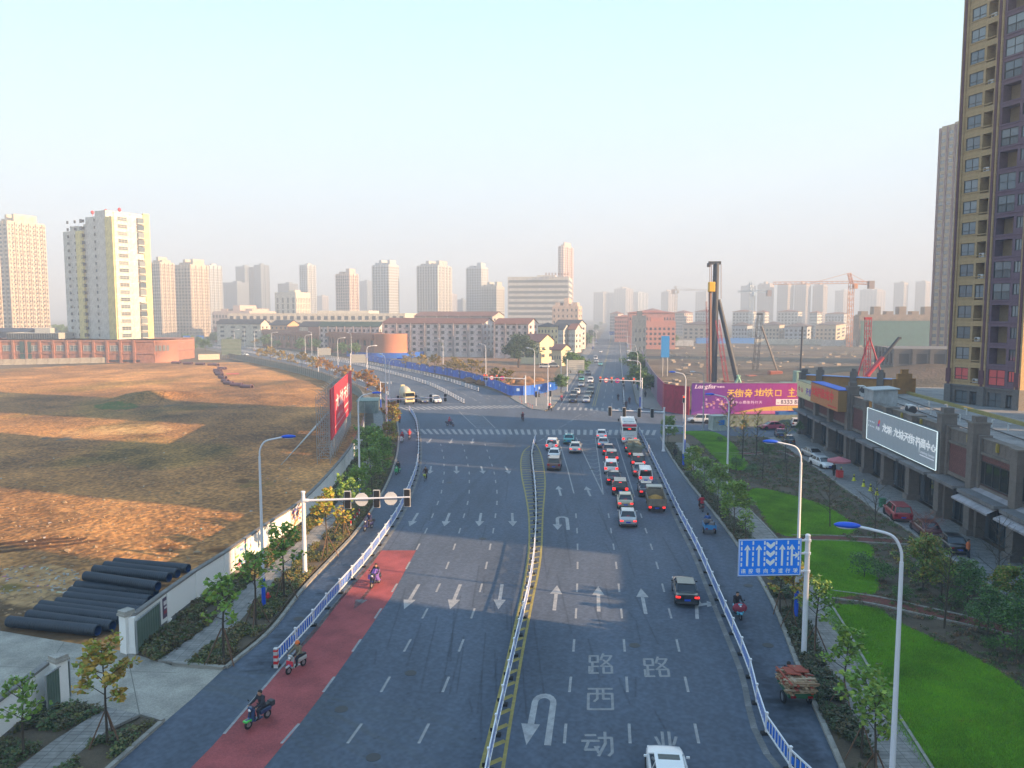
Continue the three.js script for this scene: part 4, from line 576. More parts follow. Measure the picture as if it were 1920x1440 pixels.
// centre x, z on the ground; faces: list of [side, columns]; sides 0 +z, 1 +x, 2 -z, 3 -x
function block(name, label, cat, x, z, turn, w, d, h, o = {}) {
  const t = thing(name, label, cat, [x, 0, z], turn, o.group), fh = o.fh ?? 3, wall = o.wall ?? M(.5, .4, .3, { rough: .85, map: mottle }), glass = o.glass ?? winDark;
  const b = new MB().box(0, h / 2, 0, w, h, d); b.build('wall', wall, t);
  const W = new MB(), S = new MB(), n = Math.max(1, Math.floor((h - (o.y0 ?? 2)) / fh)), wins = [];
  for (const [side, cols, kind] of o.faces ?? [[0, 6], [1, 4]]) {
    const len = side % 2 ? d : w, put = (mb, u, y, ww, hh, dep) => { const out = (side % 2 ? w : d) / 2 + dep / 2 - .02; if (side === 0) mb.box(u, y, out, ww, hh, dep); else if (side === 2) mb.box(-u, y, -out, ww, hh, dep); else if (side === 1) mb.box(out, y, -u, dep, hh, ww); else mb.box(-out, y, u, dep, hh, ww); };
    const step = len / cols;
    for (let f = 0; f < n; f++) {
      const y = (o.y0 ?? 2) + f * fh + fh * .5;
      if (kind === 'band') put(W, 0, y, len * .97, fh * .5, .12);
      else for (let c = 0; c < cols; c++) {
        const u = -len / 2 + step * (c + .5), q = o.single ? new MB() : W; put(q, u + (o.jit ? (c % 2 ? -.25 : .25) * step : 0), y, step * (o.ww ?? .5), fh * (o.wh ?? .5), .1);
        if (o.single) wins.push(q); if (kind === 'balcony' && c % 2) { put(S, u, y - fh * .33, step * .7, fh * .3, .9); }
      }
    }
    if (kind === 'ribs') for (let c = 0; c <= cols; c++) { const q = o.single ? new MB() : S; put(q, -len / 2 + step * c * .98 + step * .1, h / 2, step * .22, h, .5); if (o.single) q.build('pilaster', o.trim ?? wall, t); }
    if (kind === 'balcony') for (let c = 0; c <= cols; c += 2) put(S, -len / 2 + step * c * .99 + .3, h / 2, .5, h, 1);
  }
  for (const q of wins) q.build('window', glass, t);
  if (!W.empty) stuff(W.build('window_rows', glass, t));
  if (!S.empty) S.build(o.trimName ?? 'facade_ribs', o.trim ?? wall, t);
  if (o.roof === 'blocks') { const R = new MB(); const k = o.nb ?? 3; for (let i = 0; i < k; i++) R.box(-w / 2 + w * (i + .5) / k, h + 1.5 + (i % 2) * 1.5, 0, w / k * .55, 3 + (i % 2) * 3, d * .6); R.box(0, h + .4, 0, w * .96, .8, d * .96); R.build('roof', wall, t); }
  else if (o.roof === 'gable') { const rh = o.rh ?? 3, e = .6, R = new MB(), wx = w / 2 + e, dz = d / 2 + e; R.quad([-wx, h - .1, dz], [wx, h - .1, dz], [wx, h + rh, 0], [-wx, h + rh, 0]).quad([wx, h - .1, -dz], [-wx, h - .1, -dz], [-wx, h + rh, 0], [wx, h + rh, 0]); R.quad([-wx, h - .4, dz], [wx, h - .4, dz], [wx, h - .1, dz], [-wx, h - .1, dz]); R.quad([-wx, h + rh - .3, 0], [wx, h + rh - .3, 0], [wx, h - .4, dz], [-wx, h - .4, dz]); R.build('roof', o.roofMat ?? M(.2, .08, .06, { rough: .85, map: streak }), t); const gg = new MB(); for (const s of [-1, 1]) gg.tri([s * w / 2, h, s * d / 2], [s * w / 2, h, -s * d / 2], [s * w / 2, h + rh * .92, 0]); gg.build('gable_wall', wall, t); }
  else if (o.roof === 'hip') { const rh = o.rh ?? 2.5, e = .6, x1 = w / 2 + e, z1 = d / 2 + e, k = Math.max(0, w / 2 - d / 2), y = h - .05, R = new MB(); R.quad([-x1, y, z1], [x1, y, z1], [k, h + rh, 0], [-k, h + rh, 0]).quad([x1, y, -z1], [-x1, y, -z1], [-k, h + rh, 0], [k, h + rh, 0]).tri([x1, y, z1], [x1, y, -z1], [k, h + rh, 0]).tri([-x1, y, -z1], [-x1, y, z1], [-k, h + rh, 0]); R.box(0, y - .1, 0, 2 * x1, .2, 2 * z1); R.build('roof', o.roofMat ?? M(.2, .08, .06, { rough: .85, map: streak }), t); }
  else if (o.roof !== 'none') new MB().box(0, h + .3, d / 2 - .15, w, .7, .3).box(0, h + .3, -d / 2 + .15, w, .7, .3).box(w / 2 - .15, h + .3, 0, .3, .7, d - .6).box(-w / 2 + .15, h + .3, 0, .3, .7, d - .6).box(w * .1, h + 1.4, 0, w * .3, 2.8, d * .4).build('roof', o.roofMat ?? wall, t);
  return t;
}
// the same estate, standing out of sight to the right, whose towers shade the field and the road
{
  const est = { wall: M(.42, .3, .15, { rough: .85, map: facadeTex }), trim: maroon, roof: 'blocks', faces: [[0, 9, 'ribs'], [1, 5], [2, 9, 'ribs'], [3, 4]], fh: 2.9, group: 'estate towers on the right' };
  const place = (q, x, w, d, h, label) => { const z = (q + Math.sin(SUN_AZ) * x) / Math.cos(SUN_AZ); block('apartment_tower', label, 'apartment tower', x, z, -SUN_AZ, w, d, h, est); };   // q: distance across the sun's path
  place(-82, 112, 34, 31, 74, 'ochre estate tower just right of the near tower'); place(-13, 92, 36, 72, 52, 'ochre estate tower beside the drone viewpoint');
  place(-107, 138, 26, 15.5, 60, 'middle-height ochre estate block behind the near tower');
  const t2 = atZ(1763, 600, -318); block('apartment_tower', 'hazy twin apartment tower standing behind the big right tower', 'apartment tower', t2[0] + 24, -318 - 16, TOWER_TURN + .02, 15, 34, upAt(222, -318), { wall: M(.4, .31, .2, { rough: .85, map: facadeTex }), trim: maroon, roof: 'blocks', fh: 2.9, faces: [[0, 4, 'ribs'], [1, 10], [3, 10, 'ribs']], glass: paneMats[1] });
  const q = atZ(1702, 640, -235); block('retail_block', 'dark stone podium building in haze left of the tower foot', 'building', q[0] + 13, -238, -.2, 34, 22, 11, { wall: stoneDark, trim: stoneDark, faces: [[0, 7, 'ribs'], [3, 5, 'ribs']], fh: 5, ww: .6, wh: .6, y0: .5, roof: 'none' });
}
// ---------------------------------------------------------------- shop row on the right
const SH0 = facade[0], SHd = (() => { const a = facade[0], b = facade[3], l = Math.hypot(b[0] - a[0], b[1] - a[1]); return [(b[0] - a[0]) / l, (b[1] - a[1]) / l]; })();
const shopTurn = Math.atan2(-SHd[1], SHd[0]);
function onShop(px, py, out = 0) {                                        // photo point -> [distance along the front, height] on the plane standing `out` metres proud
  const d = sight(px, py), nx = SHd[1], nz = -SHd[0], s = -1, ox = SH0[0] - nx * out, oz = SH0[1] - nz * out, t = ((ox) * nx + (oz) * nz) / (d[0] * nx + d[2] * nz);
  const x = d[0] * t, z = d[2] * t; return [(x - ox) * SHd[0] + (z - oz) * SHd[1], EYE + d[1] * t];
}
const signTex = (w, h, draw) => new THREE.MeshStandardMaterial({ map: canvasTex(w, h, draw), roughness: .5 });
{
  const root = thing('shop_row', 'long dark brown two-storey shop row with glass fronts and flat roof', 'shop building', [SH0[0], 0, SH0[1]], shopTurn);
  const LEN = 128, D = 46, sOf = (px, py) => onShop(px, py)[0], stone = M(.2, .175, .16, { rough: .8, map: facadeTex }), brick = M(.24, .12, .12, { rough: .85, map: brickTex }), cap = M(.2, .18, .16, { rough: .8, map: mottle });
  new MB().box(LEN / 2, 4.15, -D / 2 - 1, LEN, 8.3, D).build('wall', stone, root); new MB().box(LEN / 2, 8.36, -D / 2, LEN - .8, .12, D - .8).build('roof', M(.33, .33, .33, { rough: .9, map: mottle }), root);
  const piers = [sOf(1503, 814), sOf(1532, 831), sOf(1558, 846), sOf(1592, 861), sOf(1626, 883), sOf(1663, 906), sOf(1710, 935), sOf(1765, 967), sOf(1823, 998), sOf(1905, 1052)]; while (piers[piers.length - 1] < LEN - 8) piers.push(piers[piers.length - 1] + 8.5);
  const paneCache = {}, frameCache = {};
  piers.forEach((s, i) => {
    const tall = i === 3 || i === 7 || i === 8 || i === 0, H = tall ? 10.8 : 9.6, q = new MB(); q.box(s, H / 2, -.1, 1.15, H, 1.5); if (tall) q.box(s, H + .35, -.1, .8, .7, 1).box(s - .9, 4.9, -.3, .5, 9.8, 1.1).box(s + .9, 4.9, -.3, .5, 9.8, 1.1); q.box(s, .35, -.05, 1.4, .7, 1.8); q.build('pilaster', i % 2 ? stone : stone, root); new MB().box(s, H + .06, -.1, 1.3, .14, 1.7).build('pilaster_cap', cap, root);
    if (i === piers.length - 1) return;
    const e = piers[i + 1], a = s + .58, b = e - .58, l = b - a, m = (a + b) / 2;
    new MB().box(m, 6.55, -.45, l, 3.1, .9).build('brick_panel', brick, root); new MB().box(m, 5, -.4, l, .35, 1).box(m, 8.2, -.38, l, .25, 1.04).build('stone_band', cap, root);
    const nb = Math.max(2, Math.round(l / 1.1)); for (let k = 0; k < nb; k++) mesh('parapet_block', new MB().box(a + l * (k + .5) / nb, 8.9, -.4, l / nb - .03, 1.15, .7).geometry(), stone, root); new MB().box(m, 9.53, -.4, l, .12, .9).build('parapet_coping', cap, root);
    new MB().box(m, 4.55, .7, l + .3, .22, 2.2).box(m, 4.4, 1.75, l + .3, .14, .08).build('canopy', M(.2, .2, .21, { rough: .6, map: mottle }), root);
    const np = Math.max(3, Math.round(l / 1.25)), pw = l / np; for (let k = 0; k < np; k++) { const f = mesh('window', new MB().box(-pw / 2 + .04, 2.35, 0, .08, 4.2, .14).box(0, 3.35, 0, pw - .08, .07, .1).box(0, .3, 0, pw - .08, .1, .12).geometry(), winFrame, root); f.position.set(a + pw * (k + .5), 0, -.55); mesh('pane', new MB().box(0, 2.35, -.03, pw - .1, 4, .03).geometry(), k % 3 ? mat.glass : paneMats[1], f); }
    if (i >= 8) for (let k = 0; k < 5; k++) { const w = l / 5, f = mesh('window', new MB().box(-w / 2 + .05, 0, 0, .1, 2.2, .14).box(0, 1.05, 0, w - .1, .1, .14).box(0, -1.05, 0, w - .1, .1, .14).geometry(), winFrame, root); f.position.set(a + w * (k + .5), 6.4, .04); mesh('pane', new MB().box(0, 0, -.01, w - .1, 2, .03).geometry(), mat.glass, f); }
    if (i >= 8) new MB().quad([a, 3.9, 2.3], [b, 3.9, 2.3], [b, 4.9, .1], [a, 4.9, .1]).box(m, 3.82, 2.3, l, .16, .06).build('awning', M(.34, .33, .36, { rough: .7, map: streak }), root);
  });
  for (let k = 0; k < 12; k++) { const s = piers[4] + k * 5.6; mesh('wall_lamp', new MB().box(s, 9.1, .05, .25, .8, .2).box(s, 9.1, .16, .15, .5, .05).geometry(), M(.35, .27, .04, { rough: .5 }), root); }
  { const z0 = piers[9] + 4; new MB().box((z0 + LEN) / 2, 10.3, -.6, LEN - z0, 2.8, .6).build('parapet_block', stone, root); }  // raised parapet added on the unseen stretch to cut off sun on the road
  // LED sign
  const A = onShop(1626, 764.6, .9), B = onShop(1757, 808.5, .9), C = onShop(1754.6, 881, .9), E = onShop(1624.5, 823, .9), s0 = (A[0] + E[0]) / 2, s1 = (B[0] + C[0]) / 2, y1 = (A[1] + B[1]) / 2, y0 = (E[1] + C[1]) / 2;
  const led = thing('led_sign', 'wide grey light-edged sign with white characters above the shop glass', 'sign', [SH0[0], 0, SH0[1]], shopTurn);
  new MB().box((s0 + s1) / 2, (y0 + y1) / 2, .6, s1 - s0, y1 - y0, .5).build('sign_case', M(.1, .13, .15, { rough: .5 }), led);
  mesh('sign_face', new MB().quad([s0 + .1, y0 + .1, .86], [s1 - .1, y0 + .1, .86], [s1 - .1, y1 - .1, .86], [s0 + .1, y1 - .1, .86], [0, 0, 1, 0, 1, 1, 0, 1]).geometry(), (() => { const t = canvasTex(1024, 288, (c, w, h) => { c.fillStyle = '#8e9aa4'; c.fillRect(0, 0, w, h); seed(3); for (let k = 0; k < 3000; k++) { c.fillStyle = rnd() < .5 ? 'rgba(255,255,255,.04)' : 'rgba(0,0,0,.05)'; c.fillRect(rr(0, w), rr(0, h), 4, 4); } for (let x = 0; x < w; x += 64) { c.fillStyle = 'rgba(40,44,48,.25)'; c.fillRect(x, 0, 1.5, h); } drawText(c, '龙湖', 258, 92, 72, 76, '#ffffff', 11); c.fillStyle = '#f6f8ff'; c.beginPath(); c.arc(424, 130, 6, 0, 7); c.fill(); drawText(c, '龙城天街', 442, 92, 72, 76, '#ffffff', 11); c.beginPath(); c.arc(760 - 8, 130, 6, 0, 7); c.fill(); drawText(c, '招商中心', 766 - 4, 92, 72, 64, '#ffffff', 11, .82); drawText(c, '天街', 150, 140, 30, 36, '#f0f2f8', 4); for (let r = 0; r < 2; r++) for (let k = 0; k < 4; k++) { c.fillStyle = '#eef0f6'; c.fillRect(20 + k * 30, 108 + r * 44, 13, 13); } c.fillStyle = '#e8e8f0'; c.font = 'bold 26px sans-serif'; c.fillText('Leasing Center', 820, 210); c.fillRect(820, 222, 180, 9); c.fillStyle = '#d8443a'; c.beginPath(); c.ellipse(206, 92, 14, 24, .5, 0, 7); c.fill(); c.fillStyle = '#8a3f9a'; c.beginPath(); c.ellipse(196, 122, 16, 12, 0, 0, 7); c.fill(); }); return new THREE.MeshStandardMaterial({ map: t, roughness: .45, emissiveMap: t, emissive: new THREE.Color(.07, .07, .07) }); })(), led);
  const edge = new MB(); edge.box((s0 + s1) / 2, y1, .88, s1 - s0, .06, .08).box((s0 + s1) / 2, y0, .88, s1 - s0, .06, .08).box(s0, (y0 + y1) / 2, .88, .1, y1 - y0 - .1, .08).box(s1, (y0 + y1) / 2, .88, .1, y1 - y0 - .1, .08); edge.build('edge_light', M(.8, .85, .85, { rough: .4, em: [.2, .24, .24] }), led);
  // wooden shop sign at the far end
  const P0 = onShop(1520, 712, 1.9), P1 = onShop(1571, 738, 1.9), P2 = onShop(1571, 773, 1.9), Q = (P0[0] + P1[0]) / 2, sl = P1[0] - P0[0], wy0 = P2[1], wy1 = (P0[1] + P1[1]) / 2, ws = thing('shop_sign', 'red lettered shop sign in a golden wooden box with blue top', 'sign', [SH0[0], 0, SH0[1]], shopTurn), wood = M(.42, .24, .08, { rough: .7, map: tex(128, [.6, .6], (u, v) => grey(((u * 4) % 1 < .2 || (v * 4) % 1 < .2) ? .55 : .98)) });
  new MB().box(Q, (wy0 + wy1) / 2, .85, sl, wy1 - wy0, 1.9).build('sign_case', wood, ws); new MB().box(Q, wy1 + .1, .8, sl + .1, .08, 1.9).build('sign_top', M(.02, .12, .6, { rough: .6 }), ws);
  mesh('sign_face', new MB().quad([P0[0], wy0, 1.83], [P1[0], wy0, 1.83], [P1[0], wy1, 1.83], [P0[0], wy1, 1.83], [0, 0, 1, 0, 1, 1, 0, 1]).geometry(), signTex(512, 160, (c, w, h) => { c.fillStyle = '#c8844a'; c.fillRect(0, 0, w, h); for (let x = 0; x < w; x += 10) { c.fillStyle = 'rgba(70,40,10,.35)'; c.fillRect(x, 0, 3, h); } drawText(c, '龙城招商', 10, 26, 74, 66, '#e3201c', 12, .8); drawText(c, '地中海', 284, 18, 84, 78, '#e3201c', 14, .85); c.fillStyle = '#d0241c'; c.fillRect(330, 132, 160, 10); }), ws);
  const R0 = onShop(1494, 712, 1.4), R1 = onShop(1519, 722, 1.4), cs = thing('shop_sign', 'cream panel sign with purple lettering left of the wooden sign', 'sign', [SH0[0], 0, SH0[1]], shopTurn); new MB().box((R0[0] + P0[0]) / 2, 8.3, .5, P0[0] - R0[0] - .2, 2.9, 1.6).build('sign_case', M(.55, .5, .34, { rough: .7, map: mottle }), cs);
  mesh('sign_face', new MB().quad([R0[0] + .2, 7, 1.33], [P0[0] - .3, 7, 1.33], [P0[0] - .3, 9.6, 1.33], [R0[0] + .2, 9.6, 1.33], [0, 0, 1, 0, 1, 1, 0, 1]).geometry(), signTex(256, 96, (c, w, h) => { c.fillStyle = '#d8cf9e'; c.fillRect(0, 0, w, h); drawText(c, '中心', 14, 28, 36, 46, '#c03a4a', 6); drawText(c, '天街', 140, 28, 40, 52, '#6a48b0', 7); }), cs);
  // things standing on the roof
  const onRoof = (px, py, h = 8.42) => G(px, py, h), local = (p) => { const dx = p[0] - SH0[0], dz = p[1] - SH0[1]; return [dx * SHd[0] + dz * SHd[1], dx * SHd[1] - dz * SHd[0]]; };
  const rt = onRoof(1650, 769), shed = thing('roof_shed', 'pale grey metal shed on the roof behind the grey sign', 'shed', [rt[0], 8.42, rt[1]], shopTurn); new MB().box(0, 1.4, 0, 3.6, 2.8, 3).build('shed_wall', M(.42, .46, .49, { rough: .6, map: streak }), shed); new MB().box(0, 2.9, 0, 4, .14, 3.4, 0, .06).build('shed_roof', M(.36, .42, .46, { rough: .5 }), shed);
  const acL = [[1640, 762, 'beside the roof shed'], [1706, 783, 'beyond the right end of the grey sign'], [1597, 736, 'near the orange wall'], [1615, 742, 'right of its neighbour by the orange wall']];
  for (const [x, y, s] of acL) { const p = onRoof(x, y), t = thing('air_conditioner', 'white air conditioner on the shop roof ' + s, 'air conditioner', [p[0], 8.42, p[1]], shopTurn, 'roof units'); new MB().rbox(0, .8, 0, 1.5, 1.6, .8, .06).build('case', mat.white, t); new MB().geo(new THREE.CylinderGeometry(.5, .5, .04, 18).rotateX(Math.PI / 2).translate(0, 1, .41)).geo(new THREE.CylinderGeometry(.5, .5, .04, 18).rotateZ(Math.PI / 2).translate(.76, 1, 0)).build('fan', mat.darkMetal, t); }
  const ow = thing('roof_wall', 'orange rendered roof wall with blue white capping far along the shop roof', 'wall'), q0 = onRoof(1512, 727), q1 = onRoof(1688, 738), an = Math.atan2(q1[0] - q0[0], q1[1] - q0[1]), ol = Math.hypot(q1[0] - q0[0], q1[1] - q0[1]); { const o = mesh('wall_panel', new MB().box(0, 1.1, 0, .3, 2.2, ol).geometry(), M(.52, .27, .08, { rough: .85, map: mottle }), ow); o.position.set((q0[0] + q1[0]) / 2, 8.42, (q0[1] + q1[1]) / 2); o.rotation.y = an; const c = mesh('wall_capping', new MB().box(0, 2.28, 0, .9, .14, ol).geometry(), M(.3, .42, .75, { rough: .5 }), ow); c.position.copy(o.position); c.rotation.y = an; for (const f of [-.35, .02, .3]) { const k = mesh('chimney', new MB().box(0, 1.6, ol * f, 1, 3.2, 1).box(0, 3.3, ol * f, .6, .8, .6).geometry(), stone, ow); k.position.copy(o.position); k.rotation.y = an; } }
  const gable = onRoof(1694, 738), gw = thing('roof_gable', 'stepped orange gable at the right end of the roof wall', 'wall', [gable[0], 8.42, gable[1]], .2); new MB().box(0, 1.2, 0, 4, 2.4, .4).box(0, 2.8, 0, 2.6, .8, .4).box(0, 3.5, 0, 1.2, .8, .4).build('gable_wall', M(.52, .28, .09, { rough: .85, map: mottle }), gw);
  const yk = thing('roof_kerb', 'yellow and black painted kerb running across the shop roof', 'kerb'), ya = onRoof(1690, 735), yb = onRoof(1925, 800), yl = along([ya, yb], 2); yl.forEach((p, i) => { if (i) { const a = yl[i - 1], o = mesh('kerb_stone', new MB().box(0, .2, 0, .5, .4, Math.hypot(p[0] - a[0], p[1] - a[1]) - .02).geometry(), M(.4, .33, .1, { rough: .8, map: mottle }), yk); o.position.set((a[0] + p[0]) / 2, 8.42, (a[1] + p[1]) / 2); o.rotation.y = Math.atan2(p[0] - a[0], p[1] - a[1]); } });
  const vent = new MB().bar([0, 0, 0], [0, .8, 0], .08, .08, 6).bar([0, .8, 0], [.3, .8, 0], .08, .08, 6).geometry();
  [[1680, 760], [1700, 768], [1722, 772], [1745, 778], [1770, 784], [1800, 790], [1830, 797], [1775, 770], [1812, 778], [1742, 764], [1860, 800], [1890, 808]].sort((a, b) => a[0] - b[0]).forEach(([x, y], i) => { const p = onRoof(x, y), o = mesh('vent_pipe', vent, mat.white); o.position.set(p[0], 8.42, p[1]); o.rotation.y = x; tag(o, 'small white bent vent pipe on the shop roof, ' + nth(i) + ' from the left', 'vent pipe', 'vent pipes dotted over the shop roof'); });
  for (const [x0, y0q, x1, y1q, say] of [[1680, 745, 1925, 830, 'upper'], [1665, 752, 1915, 845, 'lower']]) { const a = onRoof(x0, y0q), b = onRoof(x1, y1q), o = mesh('roof_cable', new MB().bar([a[0], 8.6, a[1]], [b[0], 8.6, b[1]], .07, .07, 5).geometry(), mat.black); tag(o, say + ' black cable run stretched across the grey shop roof', 'cable'); }
  const bx = onRoof(1637, 770); const ob = mesh('roof_crate', new MB().rbox(0, .6, 0, 1.2, 1.2, 1.2, .04).box(0, 1.22, 0, 1.3, .06, 1.3).geometry(), M(.5, .25, .08, { rough: .8 })); ob.position.set(bx[0], 8.42, bx[1]); tag(ob, 'orange brown box on roof edge left of the metal shed', 'box');
}
// ---------------------------------------------------------------- purple hoarding behind the corner
{
  const pw = G(1296, 778), pe = G(1530, 776), t = thing('printed_hoarding', 'huge purple printed hoarding with gold characters behind the garden', 'hoarding', [(pw[0] + pe[0]) / 2, 0, pw[1]]), L = pe[0] - pw[0], H = 6.7, k = 8;
  const face = canvasTex(1536, 384, (c, w, h) => {
    const g = c.createLinearGradient(0, 0, w, 0); g.addColorStop(0, '#5a2a8c'); g.addColorStop(.45, '#8c2f92'); g.addColorStop(1, '#b8368c'); c.fillStyle = g; c.fillRect(0, 0, w, h);
    c.fillStyle = '#d9b25c'; c.beginPath(); c.moveTo(520, h); c.quadraticCurveTo(900, 250, w, 290); c.lineTo(w, h); c.fill(); c.fillStyle = '#c66aa0'; c.beginPath(); c.moveTo(430, h); c.quadraticCurveTo(800, 330, w, 350); c.lineTo(w, h); c.fill(); c.fillStyle = '#7a3f9e'; c.beginPath(); c.moveTo(0, h); c.quadraticCurveTo(260, 260, 520, h); c.fill();
    seed(9); for (let i = 0; i < 60; i++) { c.fillStyle = ['#e8c86a', '#e6a0d0', '#f0e0f0', '#6a2f8a'][i % 4]; c.globalAlpha = .6; c.fillRect(rr(120, 480), rr(170, 300), rr(6, 36), rr(6, 30)); } c.globalAlpha = 1;
    c.fillStyle = '#f4eaf8'; c.font = 'italic bold 64px serif'; c.fillText('Longfor', 30, 66); drawText(c, '龙湖地', 300, 34, 24, 32, '#f4eaf8', 3);
    drawText(c, '天街旁', 420, 78, 92, 104, '#e8c24a', 12); drawText(c, '地铁口', 758, 70, 96, 112, '#e8c24a', 12); drawText(c, '主场', 1140, 66, 100, 118, '#e8c24a', 13);
    drawText(c, '城中心商街招行天', 470, 222, 36, 48, '#e8d8f0', 4); c.fillStyle = '#f0e6f0'; c.fillRect(1010, 200, 400, 74); c.fillStyle = '#3a1c5c'; c.font = 'bold 66px sans-serif'; c.fillText('8333 886', 1066, 260); c.fillRect(1026, 246, 22, 5);
  });
  for (let i = 0; i < k; i++) { const w = L / k; mesh('hoarding_panel', new MB().box(-L / 2 + w * (i + .5), H / 2, 0, w - .03, H, .18).geometry(), M(.2, .05, .25, { rough: .6 }), t); mesh('printed_face', new MB().quad([-L / 2 + w * i, .3, .1], [-L / 2 + w * (i + 1) - .03, .3, .1], [-L / 2 + w * (i + 1) - .03, H, .1], [-L / 2 + w * i, H, .1], [i / k, 0, (i + 1) / k, 0, (i + 1) / k, 1, i / k, 1]).geometry(), (() => { const key = 'purple'; if (!mats.has(key)) mats.set(key, new THREE.MeshStandardMaterial({ map: face, roughness: .55 })); return mats.get(key); })(), t); }
  new MB().box(0, H + .06, 0, L, .12, .3).build('hoarding_top', mat.steel, t); const br = new MB(); for (let i = 0; i <= k; i++) br.bar([-L / 2 + L / k * i, 0, -2.6], [-L / 2 + L / k * i, H - .5, -.1], .06, .06, 5); br.build('brace', mat.steel, t);
  const rd = thing('printed_hoarding', 'plain red hoarding wall left of the purple printed one', 'hoarding'), line = [G(1292, 778), G(1246, 772), G(1234, 755), G(1222, 735), G(1212, 712), G(1203, 680)], s = along(line, 4), cols = [M(.42, .025, .07, { rough: .6, map: streak }), M(.3, .04, .16, { rough: .6, map: streak }), M(.26, .22, .3, { rough: .7, map: streak })];
  for (let i = 1; i < s.length; i++) { const a = s[i - 1], b = s[i], o = mesh('hoarding_panel', new MB().box(0, 3, 0, .16, 6, Math.hypot(b[0] - a[0], b[1] - a[1]) - .02).geometry(), i < 4 ? cols[0] : i < 8 ? cols[1] : cols[2], rd); o.position.set((a[0] + b[0]) / 2, 0, (a[1] + b[1]) / 2); o.rotation.y = Math.atan2(b[0] - a[0], b[1] - a[1]); }
  const gf = thing('garden_fence', 'low grey green board fence under the purple hoarding', 'fence'), gl = along([G(1338, 800), G(1500, 798)], 2); for (let i = 1; i < gl.length; i++) { const o = mesh('fence_board', new MB().box(0, 1.05, 0, Math.hypot(gl[i][0] - gl[i - 1][0], gl[i][1] - gl[i - 1][1]) - .03, 2.1, .1).geometry(), M(.24, .3, .26, { rough: .7, map: streak }), gf); o.position.set((gl[i][0] + gl[i - 1][0]) / 2, 0, (gl[i][1] + gl[i - 1][1]) / 2); }
  const kb = G(1345, 806), kiosk = thing('kiosk', 'pale green booth with blue window at the garden corner', 'kiosk', [kb[0], 0, kb[1]], .15); new MB().box(0, 1.3, 0, 2.6, 2.6, 2.2).build('kiosk_wall', M(.45, .52, .48, { rough: .7, map: streak }), kiosk); new MB().box(0, 2.66, 0, 2.9, .12, 2.5).build('kiosk_roof', M(.4, .44, .42), kiosk); new MB().box(.3, 1.5, 1.12, 1.1, .9, .06).build('window', M(.02, .2, .6, { rough: .3 }), kiosk);
}
// ---------------------------------------------------------------- buildings beyond the site and the crossing
function corner(pxL, pxM, pxR, z, th = -.46) {                            // a box whose nearest edge stands at pxM: width to the left, depth to the right
  const xM = (pxM - 960) / FOCAL * z * 1.0, ux = Math.cos(th), uz = -Math.sin(th), vx = -Math.sin(th), vz = -Math.cos(th), k1 = (pxL - 960) / FOCAL, k2 = (pxR - 960) / FOCAL;
  const w = (xM - k1 * z) / (ux + k1 * uz * 1), d = (k2 * z - xM) / (vx + k2 * vz);
  return { x: xM - w / 2 * ux + d / 2 * vx, z: -z - w / 2 * uz + d / 2 * vz, w: Math.abs(w), d: Math.abs(d), th };
}
function cityBlock(name, label, cat, pxL, pxM, pxR, pyTop, z, o = {}) { const c = corner(pxL, pxM, pxR, z, o.th); return block(name, label, cat, c.x, c.z, c.th, c.w, c.d, Math.max(4, upAt(pyTop, -z)), o); }
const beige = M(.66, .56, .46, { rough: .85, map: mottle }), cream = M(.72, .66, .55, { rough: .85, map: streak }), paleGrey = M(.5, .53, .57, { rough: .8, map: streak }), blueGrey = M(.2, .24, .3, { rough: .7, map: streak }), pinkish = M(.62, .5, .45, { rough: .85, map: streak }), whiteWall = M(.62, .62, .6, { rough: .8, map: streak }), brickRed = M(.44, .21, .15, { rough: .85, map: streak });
const T = (label, ...a) => cityBlock('apartment_tower', label, 'apartment tower', ...a);
const tall = { roof: 'blocks', faces: [[0, 5, 'ribs'], [1, 7, 'balcony']], wall: beige, trimName: 'balcony_bands' };
T('beige tower block cut off by the left picture edge', -60, -16, 10, 476, 470, { ...tall, nb: 2 });
T('broad beige apartment tower with stepped roof far left', 0, 26, 97, 415, 560, { ...tall, faces: [[0, 3, 'ribs'], [1, 11, 'balcony']], nb: 4 });
T('beige tower just right of the white yellow tower', 286, 306, 333, 493, 720, tall); T('beige tower pair member left of the grey slab tower', 333, 362, 397, 497, 740, { ...tall, nb: 4 });
T('slim grey tower behind the two beige towers', 388, 397, 420, 498, 900, { ...tall, wall: paleGrey, faces: [[0, 3], [1, 6, 'balcony']], roof: 'flat' });
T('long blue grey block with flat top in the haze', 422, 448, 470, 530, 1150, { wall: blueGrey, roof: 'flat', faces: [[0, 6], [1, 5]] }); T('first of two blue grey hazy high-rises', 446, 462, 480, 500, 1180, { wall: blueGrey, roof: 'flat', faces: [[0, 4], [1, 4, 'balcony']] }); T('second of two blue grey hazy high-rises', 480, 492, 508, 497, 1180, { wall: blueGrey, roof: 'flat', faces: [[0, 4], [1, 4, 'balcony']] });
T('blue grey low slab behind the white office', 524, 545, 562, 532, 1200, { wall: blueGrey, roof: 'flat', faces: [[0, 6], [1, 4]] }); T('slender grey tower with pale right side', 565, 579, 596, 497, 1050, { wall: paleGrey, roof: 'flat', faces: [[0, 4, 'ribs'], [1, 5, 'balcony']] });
cityBlock('office_building', 'cream low office with tall window slits on its right part', 'office building', 518, 557, 584, 549, 760, { wall: cream, faces: [[0, 4], [1, 9]], wh: .8, ww: .35, fh: 6, roof: 'flat' });
T('pinkish apartment block with narrow higher left end', 632, 657, 675, 514, 820, { wall: pinkish, roof: 'blocks', nb: 2, faces: [[0, 6, 'ribs'], [1, 5, 'balcony']] });
T('faint blue tower between pinkish block and pale tower', 676, 690, 701, 527, 1500, { wall: blueGrey, roof: 'flat', faces: [[0, 3], [1, 3]] });
